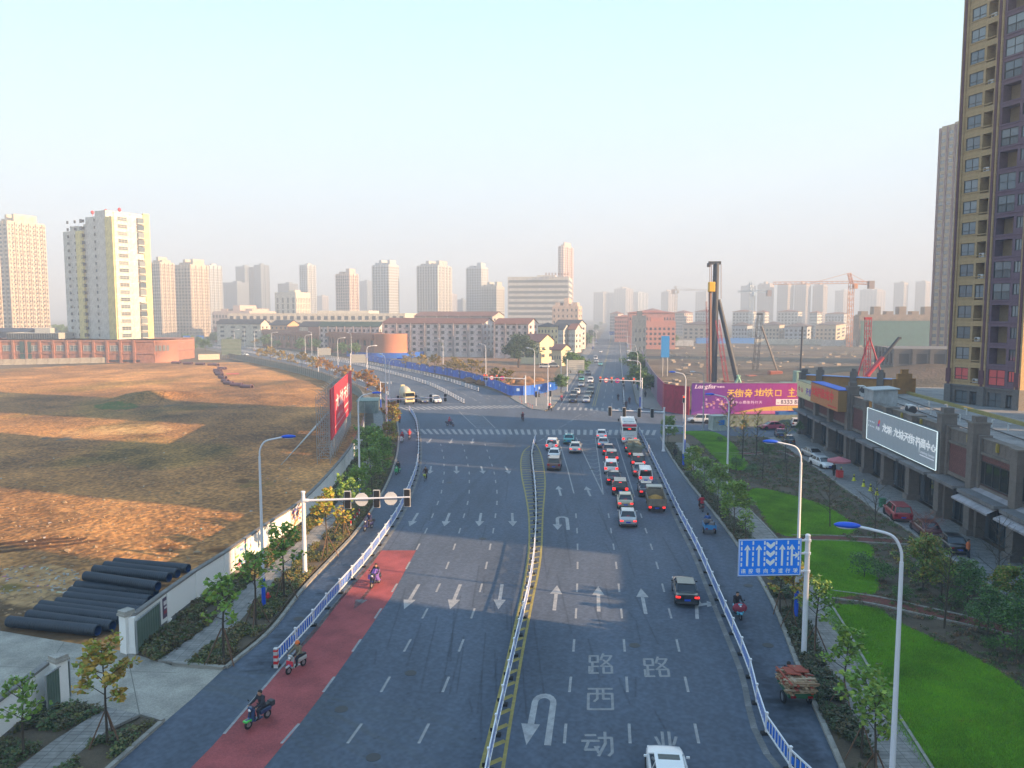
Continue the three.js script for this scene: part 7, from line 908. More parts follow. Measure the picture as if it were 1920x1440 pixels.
function person(fig, label, pos, turn, o) {
  const t = thing('person', label, 'person', pos, turn, o.group);
  mesh('body', fig.skin, skinM, t); mesh('eyes', fig.eyes, mat.black, t); mesh('mouth', fig.mouth, lipM, t); mesh('jacket', fig.jacket, o.jacket, t); mesh('trousers', fig.trousers, o.trousers ?? cloth(.03, .032, .045), t); mesh('shoes', fig.shoe, mat.black, t);
  if (o.helmet) { const h = fig.helmet; mesh('helmet', new MB().geo(new THREE.SphereGeometry(.138, 18, 10, 0, Math.PI * 2, 0, Math.PI * .56), new THREE.Matrix4().makeTranslation(...h)).geo(new THREE.CylinderGeometry(.15, .155, .02, 18), new THREE.Matrix4().makeTranslation(h[0], h[1] - .02, h[2] + .015)).geometry(), o.helmet, t); } else mesh('hair', fig.hair, hairM, t);
  if (o.cape) { const g = new THREE.PlaneGeometry(1.0, 1.25, 16, 18), P = g.attributes.position; for (let i = 0; i < P.count; i++) { const u = P.getX(i), v = .5 - P.getY(i) / 1.25; P.setXYZ(i, u * (.62 + v * .5) + .02 * Math.sin(v * 9), 1.36 - v * .72 - .12 * Math.abs(u) - .05 * Math.sin(v * 3), -.02 + .5 * Math.sin(Math.min(1, v * 1.5) * 1.57) - u * u * (.5 + .5 * v) + .03 * Math.sin(u * 22)); } g.computeVertexNormals(); const d = new MB().geo(g); const g2 = g.clone(); g2.translate(0, -.012, -.012); d.geo(g2); mesh(o.capeName ?? 'cape', d.geometry(), o.cape, t); }
  return t;
}
const SCOOT = (() => {
  const P = [], r = .24, tyre = new THREE.TorusGeometry(.19, .055, 8, 20).rotateY(Math.PI / 2), hub = new THREE.CylinderGeometry(.13, .13, .07, 14).rotateZ(Math.PI / 2);
  P.push(['wheel', tyre, mat.rubber, [0, r, .66], hub], ['wheel', tyre, mat.rubber, [0, r, -.6], hub]);
  P.push(['body', new MB().rbox(0, .56, -.42, .32, .28, .78, .1).rbox(0, .3, .08, .3, .08, .55, .03).rbox(0, .66, .46, .42, .66, .1, .05, 0, -.22).rbox(0, .5, .66, .16, .1, .42, .04, 0, .15).rbox(0, 1.02, .5, .3, .18, .16, .06).geometry(), 'paint']);
  P.push(['seat', new MB().rbox(0, .78, -.36, .3, .13, .8, .06).geometry(), mat.black], ['handlebar', new MB().bar([-.36, 1.08, .36], [.36, 1.08, .36], .018, .018, 6).bar([0, .4, .62], [0, 1.08, .4], .03, .03, 6).geometry(), mat.darkMetal], ['headlight', new MB().ball(0, .94, .57, .1, .08, .06, 8).geometry(), mat.lampGlass], ['number_plate', new MB().box(0, .5, .6, .2, .12, .02).geometry(), mat.plateBlue], ['tail_light', new MB().rbox(0, .58, -.82, .22, .07, .06, .02).geometry(), mat.tailOff], ['basket', new MB().rbox(0, .74, -.86, .34, .3, .3, .05).geometry(), mat.darkMetal]);
  for (const s of [-1, 1]) P.push(['mirror', new MB().bar([s * .24, 1.08, .36], [s * .32, 1.28, .34], .008, .008, 4).rbox(s * .33, 1.3, .34, .11, .07, .02, .01).geometry(), mat.black]);
  return P;
})();
function scooter(label, pos, turn, paintM, o = {}) {
  const t = thing('motor_scooter', label, 'scooter', pos, turn, 'scooters');
  for (const [n, g, m, p, hub] of SCOOT) { if (n === 'basket' && !o.box) continue; const w = mesh(n, g, m === 'paint' ? paintM : m, t); if (p) { w.position.set(...p); mesh('hub', hub, mat.steel, w); } }
  if (o.apron) mesh('apron', new MB().rbox(0, .62, .56, .5, .3, .06, .02).geometry(), o.apron, t);
  if (o.fender) mesh('front_fender', new MB().rbox(0, .46, .72, .3, .12, .4, .05).geometry(), o.fender, t);
  if (o.quilt) { const g = new THREE.SphereGeometry(.5, 20, 14), P = g.attributes.position; for (let i = 0; i < P.count; i++) P.setXYZ(i, P.getX(i) * 1.05, P.getY(i) * .72 + .78, P.getZ(i) * .45 + .42 + .02 * Math.sin(P.getX(i) * 24)); g.computeVertexNormals(); mesh('leg_quilt', g, o.quilt, t); }
  return t;
}
const ped = (px, py) => { const [x, z] = G(px, py); return [x, 0, z]; };
const ride = (px, py, turn, sLabel, sMat, pLabel, o) => { const pos = ped(px, py), k = scooter(sLabel, pos, turn, sMat, o); person(o.fig ?? RIDE, pLabel, pos, turn, o); return k; };
const gloss = (r, g, b) => M(r, g, b, { rough: .3, coat: .6 });
ride(485, 1356, -.52, 'dark blue scooter with green front fender, nearest on the red lane', gloss(.02, .05, .13), 'rider in dark jacket, bareheaded, on the nearest scooter', { jacket: cloth(.035, .035, .045), fender: gloss(.06, .5, .08), box: true });
ride(556, 1256, -.46, 'red and blue scooter beside the end of left railing', gloss(.4, .42, .42), 'rider in khaki jacket and orange helmet by the railing end', { jacket: cloth(.2, .17, .11), helmet: mat.orange, apron: gloss(.6, .03, .05) });
ride(704, 1098, -.3, 'dark scooter under a purple cape in the sunlit red lane', gloss(.03, .03, .04), 'rider in dark jacket with purple cape over the knees', { jacket: cloth(.03, .03, .04), cape: cloth(.24, .14, .5) });
ride(691, 993, -.38, 'navy scooter on the left cycle lane by striped posts', gloss(.04, .04, .12), 'rider in navy jacket on the left cycle lane', { jacket: cloth(.04, .04, .1), box: true });
ride(746, 889, -.2, 'green scooter on the upper left cycle lane', gloss(.04, .4, .12), 'rider in black on the green scooter', { jacket: cloth(.02, .03, .03), apron: gloss(.05, .45, .12) });
ride(754, 830, -.1, 'white fronted scooter, left of two riders near left kerb', gloss(.6, .6, .62), 'rider in red and dark, left of the pair near kerb', { jacket: cloth(.3, .03, .05), helmet: mat.red }); ride(768, 824, Math.PI, 'scooter seen from behind, right of the pair near left kerb', gloss(.25, .25, .27), 'rider in red top, right of the pair near kerb', { jacket: cloth(.5, .06, .07), helmet: mat.red });
ride(980, 789, 3.3, 'dark scooter crossing the middle of the junction', gloss(.05, .02, .02), 'rider in dark red crossing the middle of the junction', { jacket: cloth(.12, .02, .025), helmet: mat.red });
ride(844, 799, 1.1, 'motorbike with side load crossing before the hatched island', gloss(.05, .06, .12), 'rider in pink top crossing before the hatched island', { jacket: cloth(.45, .06, .12), helmet: mat.red, box: true });
ride(1383, 1156, .02, 'light blue scooter with red quilt on the right cycle lane', gloss(.1, .45, .62), 'rider in black behind a red quilt facing us', { jacket: cloth(.025, .02, .022), quilt: cloth(.4, .06, .1), apron: gloss(.12, .5, .65) });
ride(1315, 957, Math.PI, 'scooter seen from behind on the right cycle lane', gloss(.05, .02, .03), 'rider in bright red jacket seen from behind', { jacket: cloth(.45, .02, .05), trousers: cloth(.05, .02, .03) });
ride(1031, 769, .5, 'scooter waiting at the corner island kerb', gloss(.08, .03, .03), 'rider in red waiting at the corner island kerb', { jacket: cloth(.5, .04, .06) }); ride(1053, 753, .1, 'scooter coming along the left side of far road', gloss(.3, .03, .06), 'rider in pink red coming down the far road edge', { jacket: cloth(.5, .06, .12) });
for (const [px, py, c, l] of [[1159, 751, .05, 'left of the far group'], [1180, 757, .1, 'right of the far group'], [1174, 765, .06, 'nearest of the far group'], [1169, 731, .04, 'farthest of the far group'], [1101, 684, .2, 'small on the far road left edge'], [1111, 683, .05, 'small on the far road beside another']]) ride(px, py, px < 1120 ? 0 : Math.PI, 'dark scooter ' + l, gloss(.04, .04, .05), 'scooter rider in dark clothes, ' + l, { jacket: cloth(c, .03, .05) });
{ // bicycle
  const p = ped(798, 901), t = thing('bicycle', 'bicycle with yellow green front ridden on the main road', 'bicycle', p, -.12), w = new THREE.TorusGeometry(.31, .02, 6, 24).rotateY(Math.PI / 2), spk = (() => { const q = new MB(); for (let k = 0; k < 8; k++) q.bar([0, 0, 0], [0, Math.sin(k * Math.PI / 4) * .3, Math.cos(k * Math.PI / 4) * .3], .004, .004, 3); return q.geometry(); })();
  for (const z of [.52, -.5]) { const o = mesh('wheel', w, mat.rubber, t); o.position.set(0, .33, z); mesh('spokes', spk, mat.steel, o); } new MB().bar([0, .33, -.5], [0, .35, 0], .016).bar([0, .35, 0], [0, .92, -.22], .018).bar([0, .35, 0], [0, .86, .38], .018).bar([0, .82, -.2], [0, .86, .38], .016).bar([0, .33, -.5], [0, .82, -.2], .012).bar([0, .33, .52], [0, .98, .36], .018).build('frame', gloss(.35, .45, .05), t); new MB().bar([-.28, 1.04, .38], [.28, 1.04, .38], .015).build('handlebar', mat.darkMetal, t); new MB().rbox(0, .95, -.24, .16, .07, .26, .03).build('saddle', mat.black, t); new MB().rbox(0, .84, .6, .34, .24, .26, .03).build('basket', gloss(.45, .5, .05), t);
  person(CYCLE, 'cyclist in dark brown jacket riding toward us on main road', p, -.12, { jacket: cloth(.06, .03, .03) });
}
function tricycle(label, px, py, ang, bedM, o) {
  const pos = ped(px, py), t = thing('cargo_tricycle', label, 'tricycle', pos, ang), tw = tyreGeo(.3), rm = rimGeo(.3); for (const [x, z] of [[0, 1.3], [-.55, -.6], [.55, -.6]]) { const w = mesh('wheel', tw, mat.rubber, t); w.position.set(x, .3, z); w.scale.set(.6, 1, 1); mesh('rim', rm, mat.steel, w); }
  new MB().box(0, .62, -.5, 1.1, .06, 1.7).box(.54, .82, -.5, .04, .4, 1.7).box(-.54, .82, -.5, .04, .4, 1.7).box(0, .82, -1.33, 1.04, .4, .04).box(0, .82, .33, 1.04, .4, .04).build('cargo_bed', bedM, t); new MB().bar([0, .3, 1.3], [0, 1.08, 1.05], .03).bar([0, .5, 1.2], [0, .55, -.4], .04).bar([-.36, 1.1, 1.0], [.36, 1.1, 1.0], .018).build('frame', mat.darkMetal, t); new MB().rbox(0, .8, .5, .34, .16, .4, .05).build('seat', mat.black, t); for (const s of [-1, 1]) new MB().box(s * .36, .66, -1.37, .22, .1, .05).build('tail_light', mat.tailOff, t);
  person(RIDE, o.who, [pos[0] + Math.sin(ang) * .75, 0, pos[2] + Math.cos(ang) * .75], ang, { jacket: o.jacket }); return t;
}
{ const a = Math.PI - .1, t = tricycle('blue cargo tricycle going up the right cycle lane', 1328, 997, a, gloss(.02, .22, .5), { who: 'tricycle rider in blue seen from behind', jacket: cloth(.04, .12, .35) }); seed(8); const g = new MB(); for (let k = 0; k < 12; k++) g.rbox(rr(-.4, .4), rr(.8, 1.25), rr(-1.2, .2), rr(.2, .5), rr(.2, .4), rr(.2, .5), .05, rr(0, 3)); const o = g.build('sacks', cloth(.2, .2, .22)); o.position.copy(t.position); o.rotation.copy(t.rotation); tag(o, 'grey sacks and boxes loaded on the blue tricycle', 'sacks'); }
{ const a = Math.PI - .02, t = tricycle('green cargo tricycle under a huge load of timber near right kerb', 1484, 1306, a, gloss(.02, .11, .045), { who: 'tricycle driver half hidden behind the load of timber', jacket: cloth(.1, .03, .03) }); t.scale.set(1.25, 1.15, 1.15);
  seed(19); const w = thing('timber_load', 'heap of pale planks and red boards stacked on green tricycle', 'timber', t.position.toArray(), a), tones = [M(.5, .36, .22, { rough: .85, map: mottleFine }), M(.4, .26, .15, { rough: .85, map: mottleFine }), M(.58, .44, .3, { rough: .85, map: mottleFine }), M(.42, .09, .05, { rough: .8, map: mottleFine })], pg = new THREE.BoxGeometry(1, .04, .1);
  for (let k = 0; k < 110; k++) { const l = k % 5 < 3, m = mesh('plank', pg, tones[k % 4 === 0 ? 3 : Math.floor(rnd() * 3)], w), y = 1.0 + (k / 110) * .62; m.position.set(rr(-.75, .75) * (l ? .12 : 1), y, l ? rr(-1.75, .35) : rr(-.9, -.5)); m.scale.set(l ? rr(1.4, 1.75) : rr(1.7, 2.3), rr(.8, 1.8), rr(.7, 1.6)); m.rotation.set(rr(-.04, .04), (l ? 0 : Math.PI / 2) + rr(-.07, .07), rr(-.05, .05)); }
  for (const [x, z, r] of [[-.25, -.2, .1], [.2, -.5, -.1]]) { const m = mesh('red_board', new MB().box(0, 0, 0, .75, .05, 1.1).geometry(), tones[3], w); m.position.set(x, 1.72 - Math.abs(x) * .1, z); m.rotation.set(.12, r, .06); } }
// pedestrians
person(STAND, 'person in dark clothes on footpath behind the left lamp pole', ped(671, 914), .4, { jacket: cloth(.02, .025, .04) }); person(STAND, 'person in dark coat standing by the right kerb shrubs', ped(1266, 861), Math.PI, { jacket: cloth(.03, .03, .035) }); person(STAND, 'person in dark suit walking on far right pavement', ped(1210, 746), Math.PI, { jacket: cloth(.025, .025, .03) }); person(STAND, 'person in orange vest near the right end of forecourt', ped(1814, 1048), 1, { jacket: cloth(.6, .15, .04) }); person(STAND, 'person in orange at the upper left kerb corner', ped(749, 793), .5, { jacket: cloth(.6, .12, .05) }); person(STAND, 'guard in dark uniform standing under the red parasol', ped(1563, 893), .2, { jacket: cloth(.02, .022, .03) });
// ---------------------------------------------------------------- lamps, signals, signs, small street things
const lampM = M(.66, .68, .74, { rough: .38 });
const lampProto = {};
function lamp(px, py, dir, label, o = {}) {
  const [x, z] = G(px, py), H = o.h ?? 12.3, A = o.arm ?? 1.65, key = [H, A, o.blue, o.grey].join();
  const t = thing('street_lamp', label, 'street lamp', [x, 0, z], dir, 'street lamps');
  if (!lampProto[key]) {
    const p = new MB(); p.bar([0, 0, 0], [0, H - 1.2, 0], .13, .08, 12); const a = new MB(); a.tube([[0, H - 1.25, 0], [.04, H - .75, 0], [.35, H - .2, 0], [1.1, H + .02, 0], [A, H + .12, 0]], .06, 8, 18);
    const h = new MB(); h.ball(A + .36, H + .15, 0, .52, .13, .19, 10); const l = new MB().ball(A + .4, H + .07, 0, .38, .09, .14, 8), b = new MB(); b.bar([0, 0, 0], [0, 2.3, 0], .142, .138, 12); const f = new MB().box(0, .03, 0, .5, .06, .5); for (const s of [-1, 1]) for (const c of [-1, 1]) f.bar([s * .18, .06, c * .18], [s * .18, .16, c * .18], .02, .02, 5);
    lampProto[key] = [p, a, h, l, b, f].map((q) => q.geometry());
  }
  const [p, a, h, l, b, f] = lampProto[key], pm = o.grey ? M(.35, .36, .38, { rough: .5 }) : lampM; mesh('pole', p, pm, t); mesh('arm', a, pm, t); const hd = mesh('lamp_head', h, o.white ? lampM : mat.blue, t); mesh('lens', l, mat.lampGlass, hd); if (!o.noBlue) mesh('blue_sleeve', b, mat.blue, t); mesh('base_plate', f, mat.steel, t); return t;
}
// direction: arm runs along local +x; turn PI points it to the left of the picture
lamp(1668, 1552, Math.PI - .25, 'nearest street lamp on the right with blue head', { h: 12.4, arm: 1.7 }); lamp(1492, 1166, Math.PI - .2, 'second street lamp on the right, behind the lane sign'); lamp(1362, 953, Math.PI - .2, 'third street lamp on the right among kerb trees'); lamp(1283, 852, Math.PI - .2, 'fourth street lamp on the right by the junction');
lamp(495, 1143, .15, 'nearest street lamp on the left by white wall'); lamp(675, 946, .1, 'second street lamp on the left by dense green trees'); lamp(731, 790, .1, 'third street lamp on the left at the kerb bend');
lamp(724, 786, 2.6, 'plain tall pole lamp beside the third left lamp', { h: 13, arm: .8, white: true, noBlue: true });
for (const [px, py, l] of [[689, 732, 'first lamp up the left road, beside autumn trees'], [634, 696, 'second lamp up the left road'], [573, 682, 'third lamp up the left road'], [510, 670, 'fourth lamp up the left road'], [478, 661, 'fifth lamp up the left road'], [440, 658, 'sixth lamp up the left road']]) lamp(px, py, .5, l, { arm: 2.2, white: true });
for (const [px, py, l] of [[831, 701, 'lamp by the blue hoarding, left of two'], [911, 724, 'lamp by the blue hoarding, right of two'], [1002, 743, 'straight lamp pole at the corner island back'], [585, 668, 'lamp before the red shops, left part'], [659, 673, 'lamp before the red shops, right part'], [459, 650, 'lamp before the red shops, far left']]) lamp(px, py, 2.6, l, { arm: 1.6, white: true, noBlue: px < 1000 });
for (const [px, py, d, l] of [[1052, 730, .2, 'first lamp on the far road, left pavement'], [1200, 763, 2.9, 'first lamp on the far road, right pavement'], [1195, 728, 2.9, 'second lamp on the far road, right pavement'], [1192, 702, 2.9, 'third lamp on the far road, right pavement'], [1184, 672, 2.9, 'fourth lamp on the far road, right pavement'], [1176, 652, 2.9, 'fifth lamp on the far road, right pavement'], [1112, 655, .2, 'second lamp on the far road, left pavement'], [1118, 641, .2, 'third lamp on the far road, left pavement'], [1171, 638, 2.9, 'sixth lamp on the far road, right pavement']]) lamp(px, py, d, l, { h: 10.5, arm: 2.4, white: true });
lamp(1318, 806, 2.9, 'grey lamp before the purple hoarding, left one', { h: 10.5, grey: true, white: true, noBlue: true }); lamp(1027, 766, .3, 'thin pole lamp on the corner island', { h: 10.5, arm: .7, white: true, noBlue: true });
// signals
const sigBox = new MB().rbox(0, 0, 0, .44, 1.34, .26, .04).geometry(), sigRim = (() => { const q = new MB(); q.box(-.25, 0, .02, .05, 1.44, .06).box(.25, 0, .02, .05, 1.44, .06).box(0, .7, .02, .46, .05, .06).box(0, -.7, .02, .46, .05, .06); return q.geometry(); })(), lensG = new THREE.CylinderGeometry(.15, .15, .04, 18).rotateX(Math.PI / 2), hoodG = new THREE.CylinderGeometry(.17, .17, .22, 16, 1, true, -Math.PI / 2 + .2, Math.PI - .4).rotateX(Math.PI / 2), lensOff = M(.03, .03, .03, { rough: .2 }), redOn = M(.4, .02, .01, { em: [1.1, .09, .03] });
function signal(parent, pos, turn, lit) { const s = mesh('signal_head', sigBox, mat.black, parent); s.position.set(...pos); s.rotation.y = turn; mesh('signal_border', sigRim, mat.white, s); [.42, 0, -.42].forEach((y, i) => { const l = mesh('signal_lens', lensG, lit && i === 0 ? redOn : lensOff, s); l.position.set(0, y, .14); mesh('signal_hood', hoodG, mat.black, s).position.set(0, y, .22); }); }
function gantry(label, base, armDir, armLen, H, heads, o = {}) {           // heads: distances along the arm; facing: turn of the lenses
  const [x, z] = G(...base), t = thing('signal_gantry', label, 'traffic signal', [x, 0, z], armDir, 'signal gantries');
  new MB().bar([0, 0, 0], [0, H + .5, 0], .19, .14, 12).lathe([[0, 0], [.32, 0], [.32, .05], [.22, .12], [.2, .4], [0, .4]], 0, 0, 0, 14).bar([0, H + .5, 0], [0, H + .62, 0], .18, .18, 12).build('pole', lampM, t); new MB().bar([0, H - .15, 0], [armLen, H + .25, 0], .11, .06, 10).bar([0, H - .15, 0], [.4, H - .13, 0], .17, .15, 10).build('arm', lampM, t);
  const f = o.facing - armDir, y = (d) => H - .15 + .4 * d / armLen; for (const d of heads) signal(t, [d, y(d) + (o.drop ?? -.1), o.facing === 0 ? .2 : -.2], f, o.lit);
  for (const [d, kind] of o.discs ?? []) { const s = mesh('round_sign', new THREE.CylinderGeometry(.53, .53, .05, 30).rotateX(Math.PI / 2), kind === 'back' ? M(.55, .56, .58, { rough: .4 }) : new THREE.MeshStandardMaterial({ color: 0xcc2222, roughness: .5 }), t); s.position.set(d, y(d) - .1, o.facing === 0 ? .14 : -.14); s.rotation.y = f;
    if (kind !== 'back') mesh('sign_face', new THREE.CircleGeometry(.51, 30).translate(0, 0, .03), new THREE.MeshStandardMaterial({ roughness: .5, map: canvasTex(128, 128, (c) => { c.fillStyle = '#d41f2a'; c.fillRect(0, 0, 128, 128); c.fillStyle = kind === 'stop' ? '#3b3fc0' : '#f3eeee'; c.beginPath(); c.arc(64, 64, 48, 0, 7); c.fill(); if (kind === 'stop') { c.strokeStyle = '#d41f2a'; c.lineWidth = 13; c.beginPath(); c.moveTo(28, 28); c.lineTo(100, 100); c.moveTo(100, 28); c.lineTo(28, 100); c.stroke(); } else { c.fillStyle = '#222'; c.font = 'bold 56px sans-serif'; c.textAlign = 'center'; c.fillText('40', 64, 84); } }) }), s); else mesh('sign_clamp', new MB().box(-.2, 0, .05, .08, 1.1, .05).box(.2, 0, .05, .08, 1.1, .05).geometry(), mat.steel, s); }
  return t;
}
gantry('nearest signal gantry on the left, seen from behind with discs', [572, 1079], -.05, 8.6, 6.3, [3.55, 5.9, 8.35], { facing: Math.PI, discs: [[4.7, 'back'], [7.05, 'back']] });
gantry('signal gantry by left kerb trees, seen from behind', [726, 812], -.02, 10.7, 6.2, [2, 5.2, 7.8, 10.4], { facing: Math.PI }); gantry('signal gantry by right kerb trees, seen from behind', [1244, 846], Math.PI + .03, 8.6, 6.2, [1.9, 3.9, 6.2, 8.4], { facing: Math.PI, drop: -.2 });
gantry('red lit signal gantry on the far left corner island', [985, 756], Math.PI, 10, 6, [6.8, 9.2, 9.75], { facing: 0, lit: true, discs: [[5.5, 'stop'], [8, 'limit']], drop: 0 }); gantry('red lit signal gantry over the far straight road', [1203, 766], Math.PI, 9.6, 6.3, [1.8, 4.2, 6.8, 9.3], { facing: 0, lit: true, discs: [[5.5, 'stop'], [8, 'limit']], drop: 0 });
{ const p = (px, py, label, h, lit, n) => { const [x, z] = G(px, py), t = thing('pedestrian_signal', label, 'traffic signal', [x, 0, z], 0); new MB().bar([0, 0, 0], [0, h, 0], .08, .06, 8).build('pole', lampM, t); signal(t, [0, h - .4, .12], 0, lit); if (n) signal(t, [.6, h - .4, 0], Math.PI / 2, false); }; p(1281, 792, 'short white post with a lit red signal by purple hoarding', 5, true); p(1005, 762, 'small double pedestrian signal on the corner island', 3.2, false, true); p(1032, 764, 'black signal head on post at the island tip', 3.6, false); }
// lane direction sign
{
  const [x, z] = G(1507, 1234), t = thing('lane_sign', 'blue lane direction sign with white arrows on a white post', 'road sign', [x, 0, z], .06); new MB().bar([0, 0, 0], [0, 7.7, 0], .17, .15, 14).bar([0, 7.7, 0], [0, 7.78, 0], .17, .1, 14).lathe([[0, 0], [.3, 0], [.3, .05], [.2, .1], [0, .1]]).build('post', lampM, t);
  const br = new MB(); for (const y of [5.5, 6.6, 7.4]) br.box(-.25, y, .02, .7, .1, .12).geo(new THREE.CylinderGeometry(.21, .21, .12, 14), new THREE.Matrix4().makeTranslation(0, y, 0)); br.build('bracket', lampM, t);
  const w = 3.9, h = 2.3, cx = -.42 - w / 2, cy = 6.42; new MB().rbox(cx, cy, .1, w, h, .06, .02).build('sign_board', M(.4, .42, .45, { rough: .5 }), t);
  mesh('sign_face', new MB().quad([cx - w / 2 + .02, cy - h / 2 + .02, .136], [cx + w / 2 - .02, cy - h / 2 + .02, .136], [cx + w / 2 - .02, cy + h / 2 - .02, .136], [cx - w / 2 + .02, cy + h / 2 - .02, .136], [0, 0, 1, 0, 1, 1, 0, 1]).geometry(), new THREE.MeshStandardMaterial({ roughness: .45, map: canvasTex(720, 424, (c, W, Hh) => {
    c.fillStyle = '#1d86ff'; c.fillRect(0, 0, W, Hh); c.strokeStyle = '#eef2f8'; c.lineWidth = 7; c.strokeRect(8, 8, W - 16, Hh - 16); c.fillStyle = '#eef2f8';
    for (const X of [34, 166, 298, 432, 566, 690]) for (let k = 0; k < 5; k++) c.fillRect(X - 9, 22 + k * 62, 18, 42);
    const ar = (X, turn) => { c.fillRect(X - 12, 110, 24, 200); c.beginPath(); c.moveTo(X, 62); c.lineTo(X + 36, 118); c.lineTo(X + 28, 128); c.lineTo(X, 104); c.lineTo(X - 28, 128); c.lineTo(X - 36, 118); c.fill(); if (turn) { c.fillRect(X + 4, 180, 50, 22); c.beginPath(); c.moveTo(X + 86, 191); c.lineTo(X + 34, 150); c.lineTo(X + 48, 191); c.lineTo(X + 34, 232); c.fill(); } }; ar(100); ar(232); ar(500); ar(612, true);
    for (let k = 0; k < 3; k++) { const y = 40 + k * 98; c.beginPath(); c.moveTo(314, y); c.lineTo(330, y - 8); c.lineTo(366, y + 26); c.lineTo(402, y - 8); c.lineTo(418, y); c.lineTo(414, y + 34); c.lineTo(366, y + 74); c.lineTo(318, y + 34); c.fill(); }
    drawText(c, '请按导向车道行驶', 30, 342, 50, 86, '#eef2f8', 6.5);
  }) }), t);
  const back = (px, py, w2, h2, y2, label, ang) => { const [X, Z] = G(px, py), k = thing('direction_sign', label, 'road sign', [X, 0, Z], ang); new MB().bar([0, 0, 0], [0, y2 + h2 / 2 + .3, 0], .16, .13, 12).build('post', lampM, k); const q = new MB(); q.rbox(.3 + w2 / 2, y2, 0, w2, h2, .08, .03); q.build('sign_board', M(.5, .5, .47, { rough: .5 }), k); const r = new MB(); for (let i = 0; i < 5; i++) r.box(.3 + w2 / 2, y2 - h2 / 2 + h2 * (i + .5) / 5, .07, w2, .07, .05); r.build('back_rib', mat.steel, k); };
  back(1063, 734, 4.4, 2.8, 7.2, 'large direction sign seen from behind on the far left pavement', 0); back(658, 717, 4.4, 2.6, 7.4, 'direction sign seen from behind, nearer on left road', 0); back(597, 697, 4.4, 2.6, 7.4, 'direction sign seen from behind, farther on left road', 0);
  const blue = (px, py, label) => { const [X, Z] = G(px, py), k = thing('direction_sign', label, 'road sign', [X, 0, Z], 0); new MB().bar([0, 0, 0], [0, 7, 0], .15).build('post', lampM, k); new MB().rbox(2, 6.4, 0, 4.6, 2.6, .1, .03).build('sign_board', M(.02, .16, .6, { rough: .5 }), k); new MB().box(1.2, 6.6, .07, 1.4, .3, .03).box(3, 6.6, .07, 1, .3, .03).box(2.4, 5.8, .07, 2, .2, .03).build('lettering', mat.white, k); }; blue(345, 652, 'tiny blue road sign far left by the beige towers'); blue(370, 652, 'second tiny blue road sign far left'); blue(1143, 640, 'tiny blue road sign over the far road');
  const cam = (px, py, label, d) => { const [X, Z] = G(px, py), k = thing('camera_pole', label, 'camera pole', [X, 0, Z], d); new MB().bar([0, 0, 0], [0, 6, 0], .12, .09, 10).bar([0, 5.8, 0], [2.6, 5.9, 0], .06, .05, 8).build('pole', lampM, k); new MB().rbox(2.4, 5.6, .1, .2, .22, .45, .05).ball(1.6, 5.6, 0, .16).build('camera', mat.white, k); new MB().bar([0, 0, 0], [0, 2, 0], .135, .13, 10).build('blue_sleeve', mat.blue, k); }; cam(1281, 878, 'white camera pole with short arm among right trees', Math.PI); cam(714, 765, 'thin white camera pole by autumn trees on left road', 0);
}
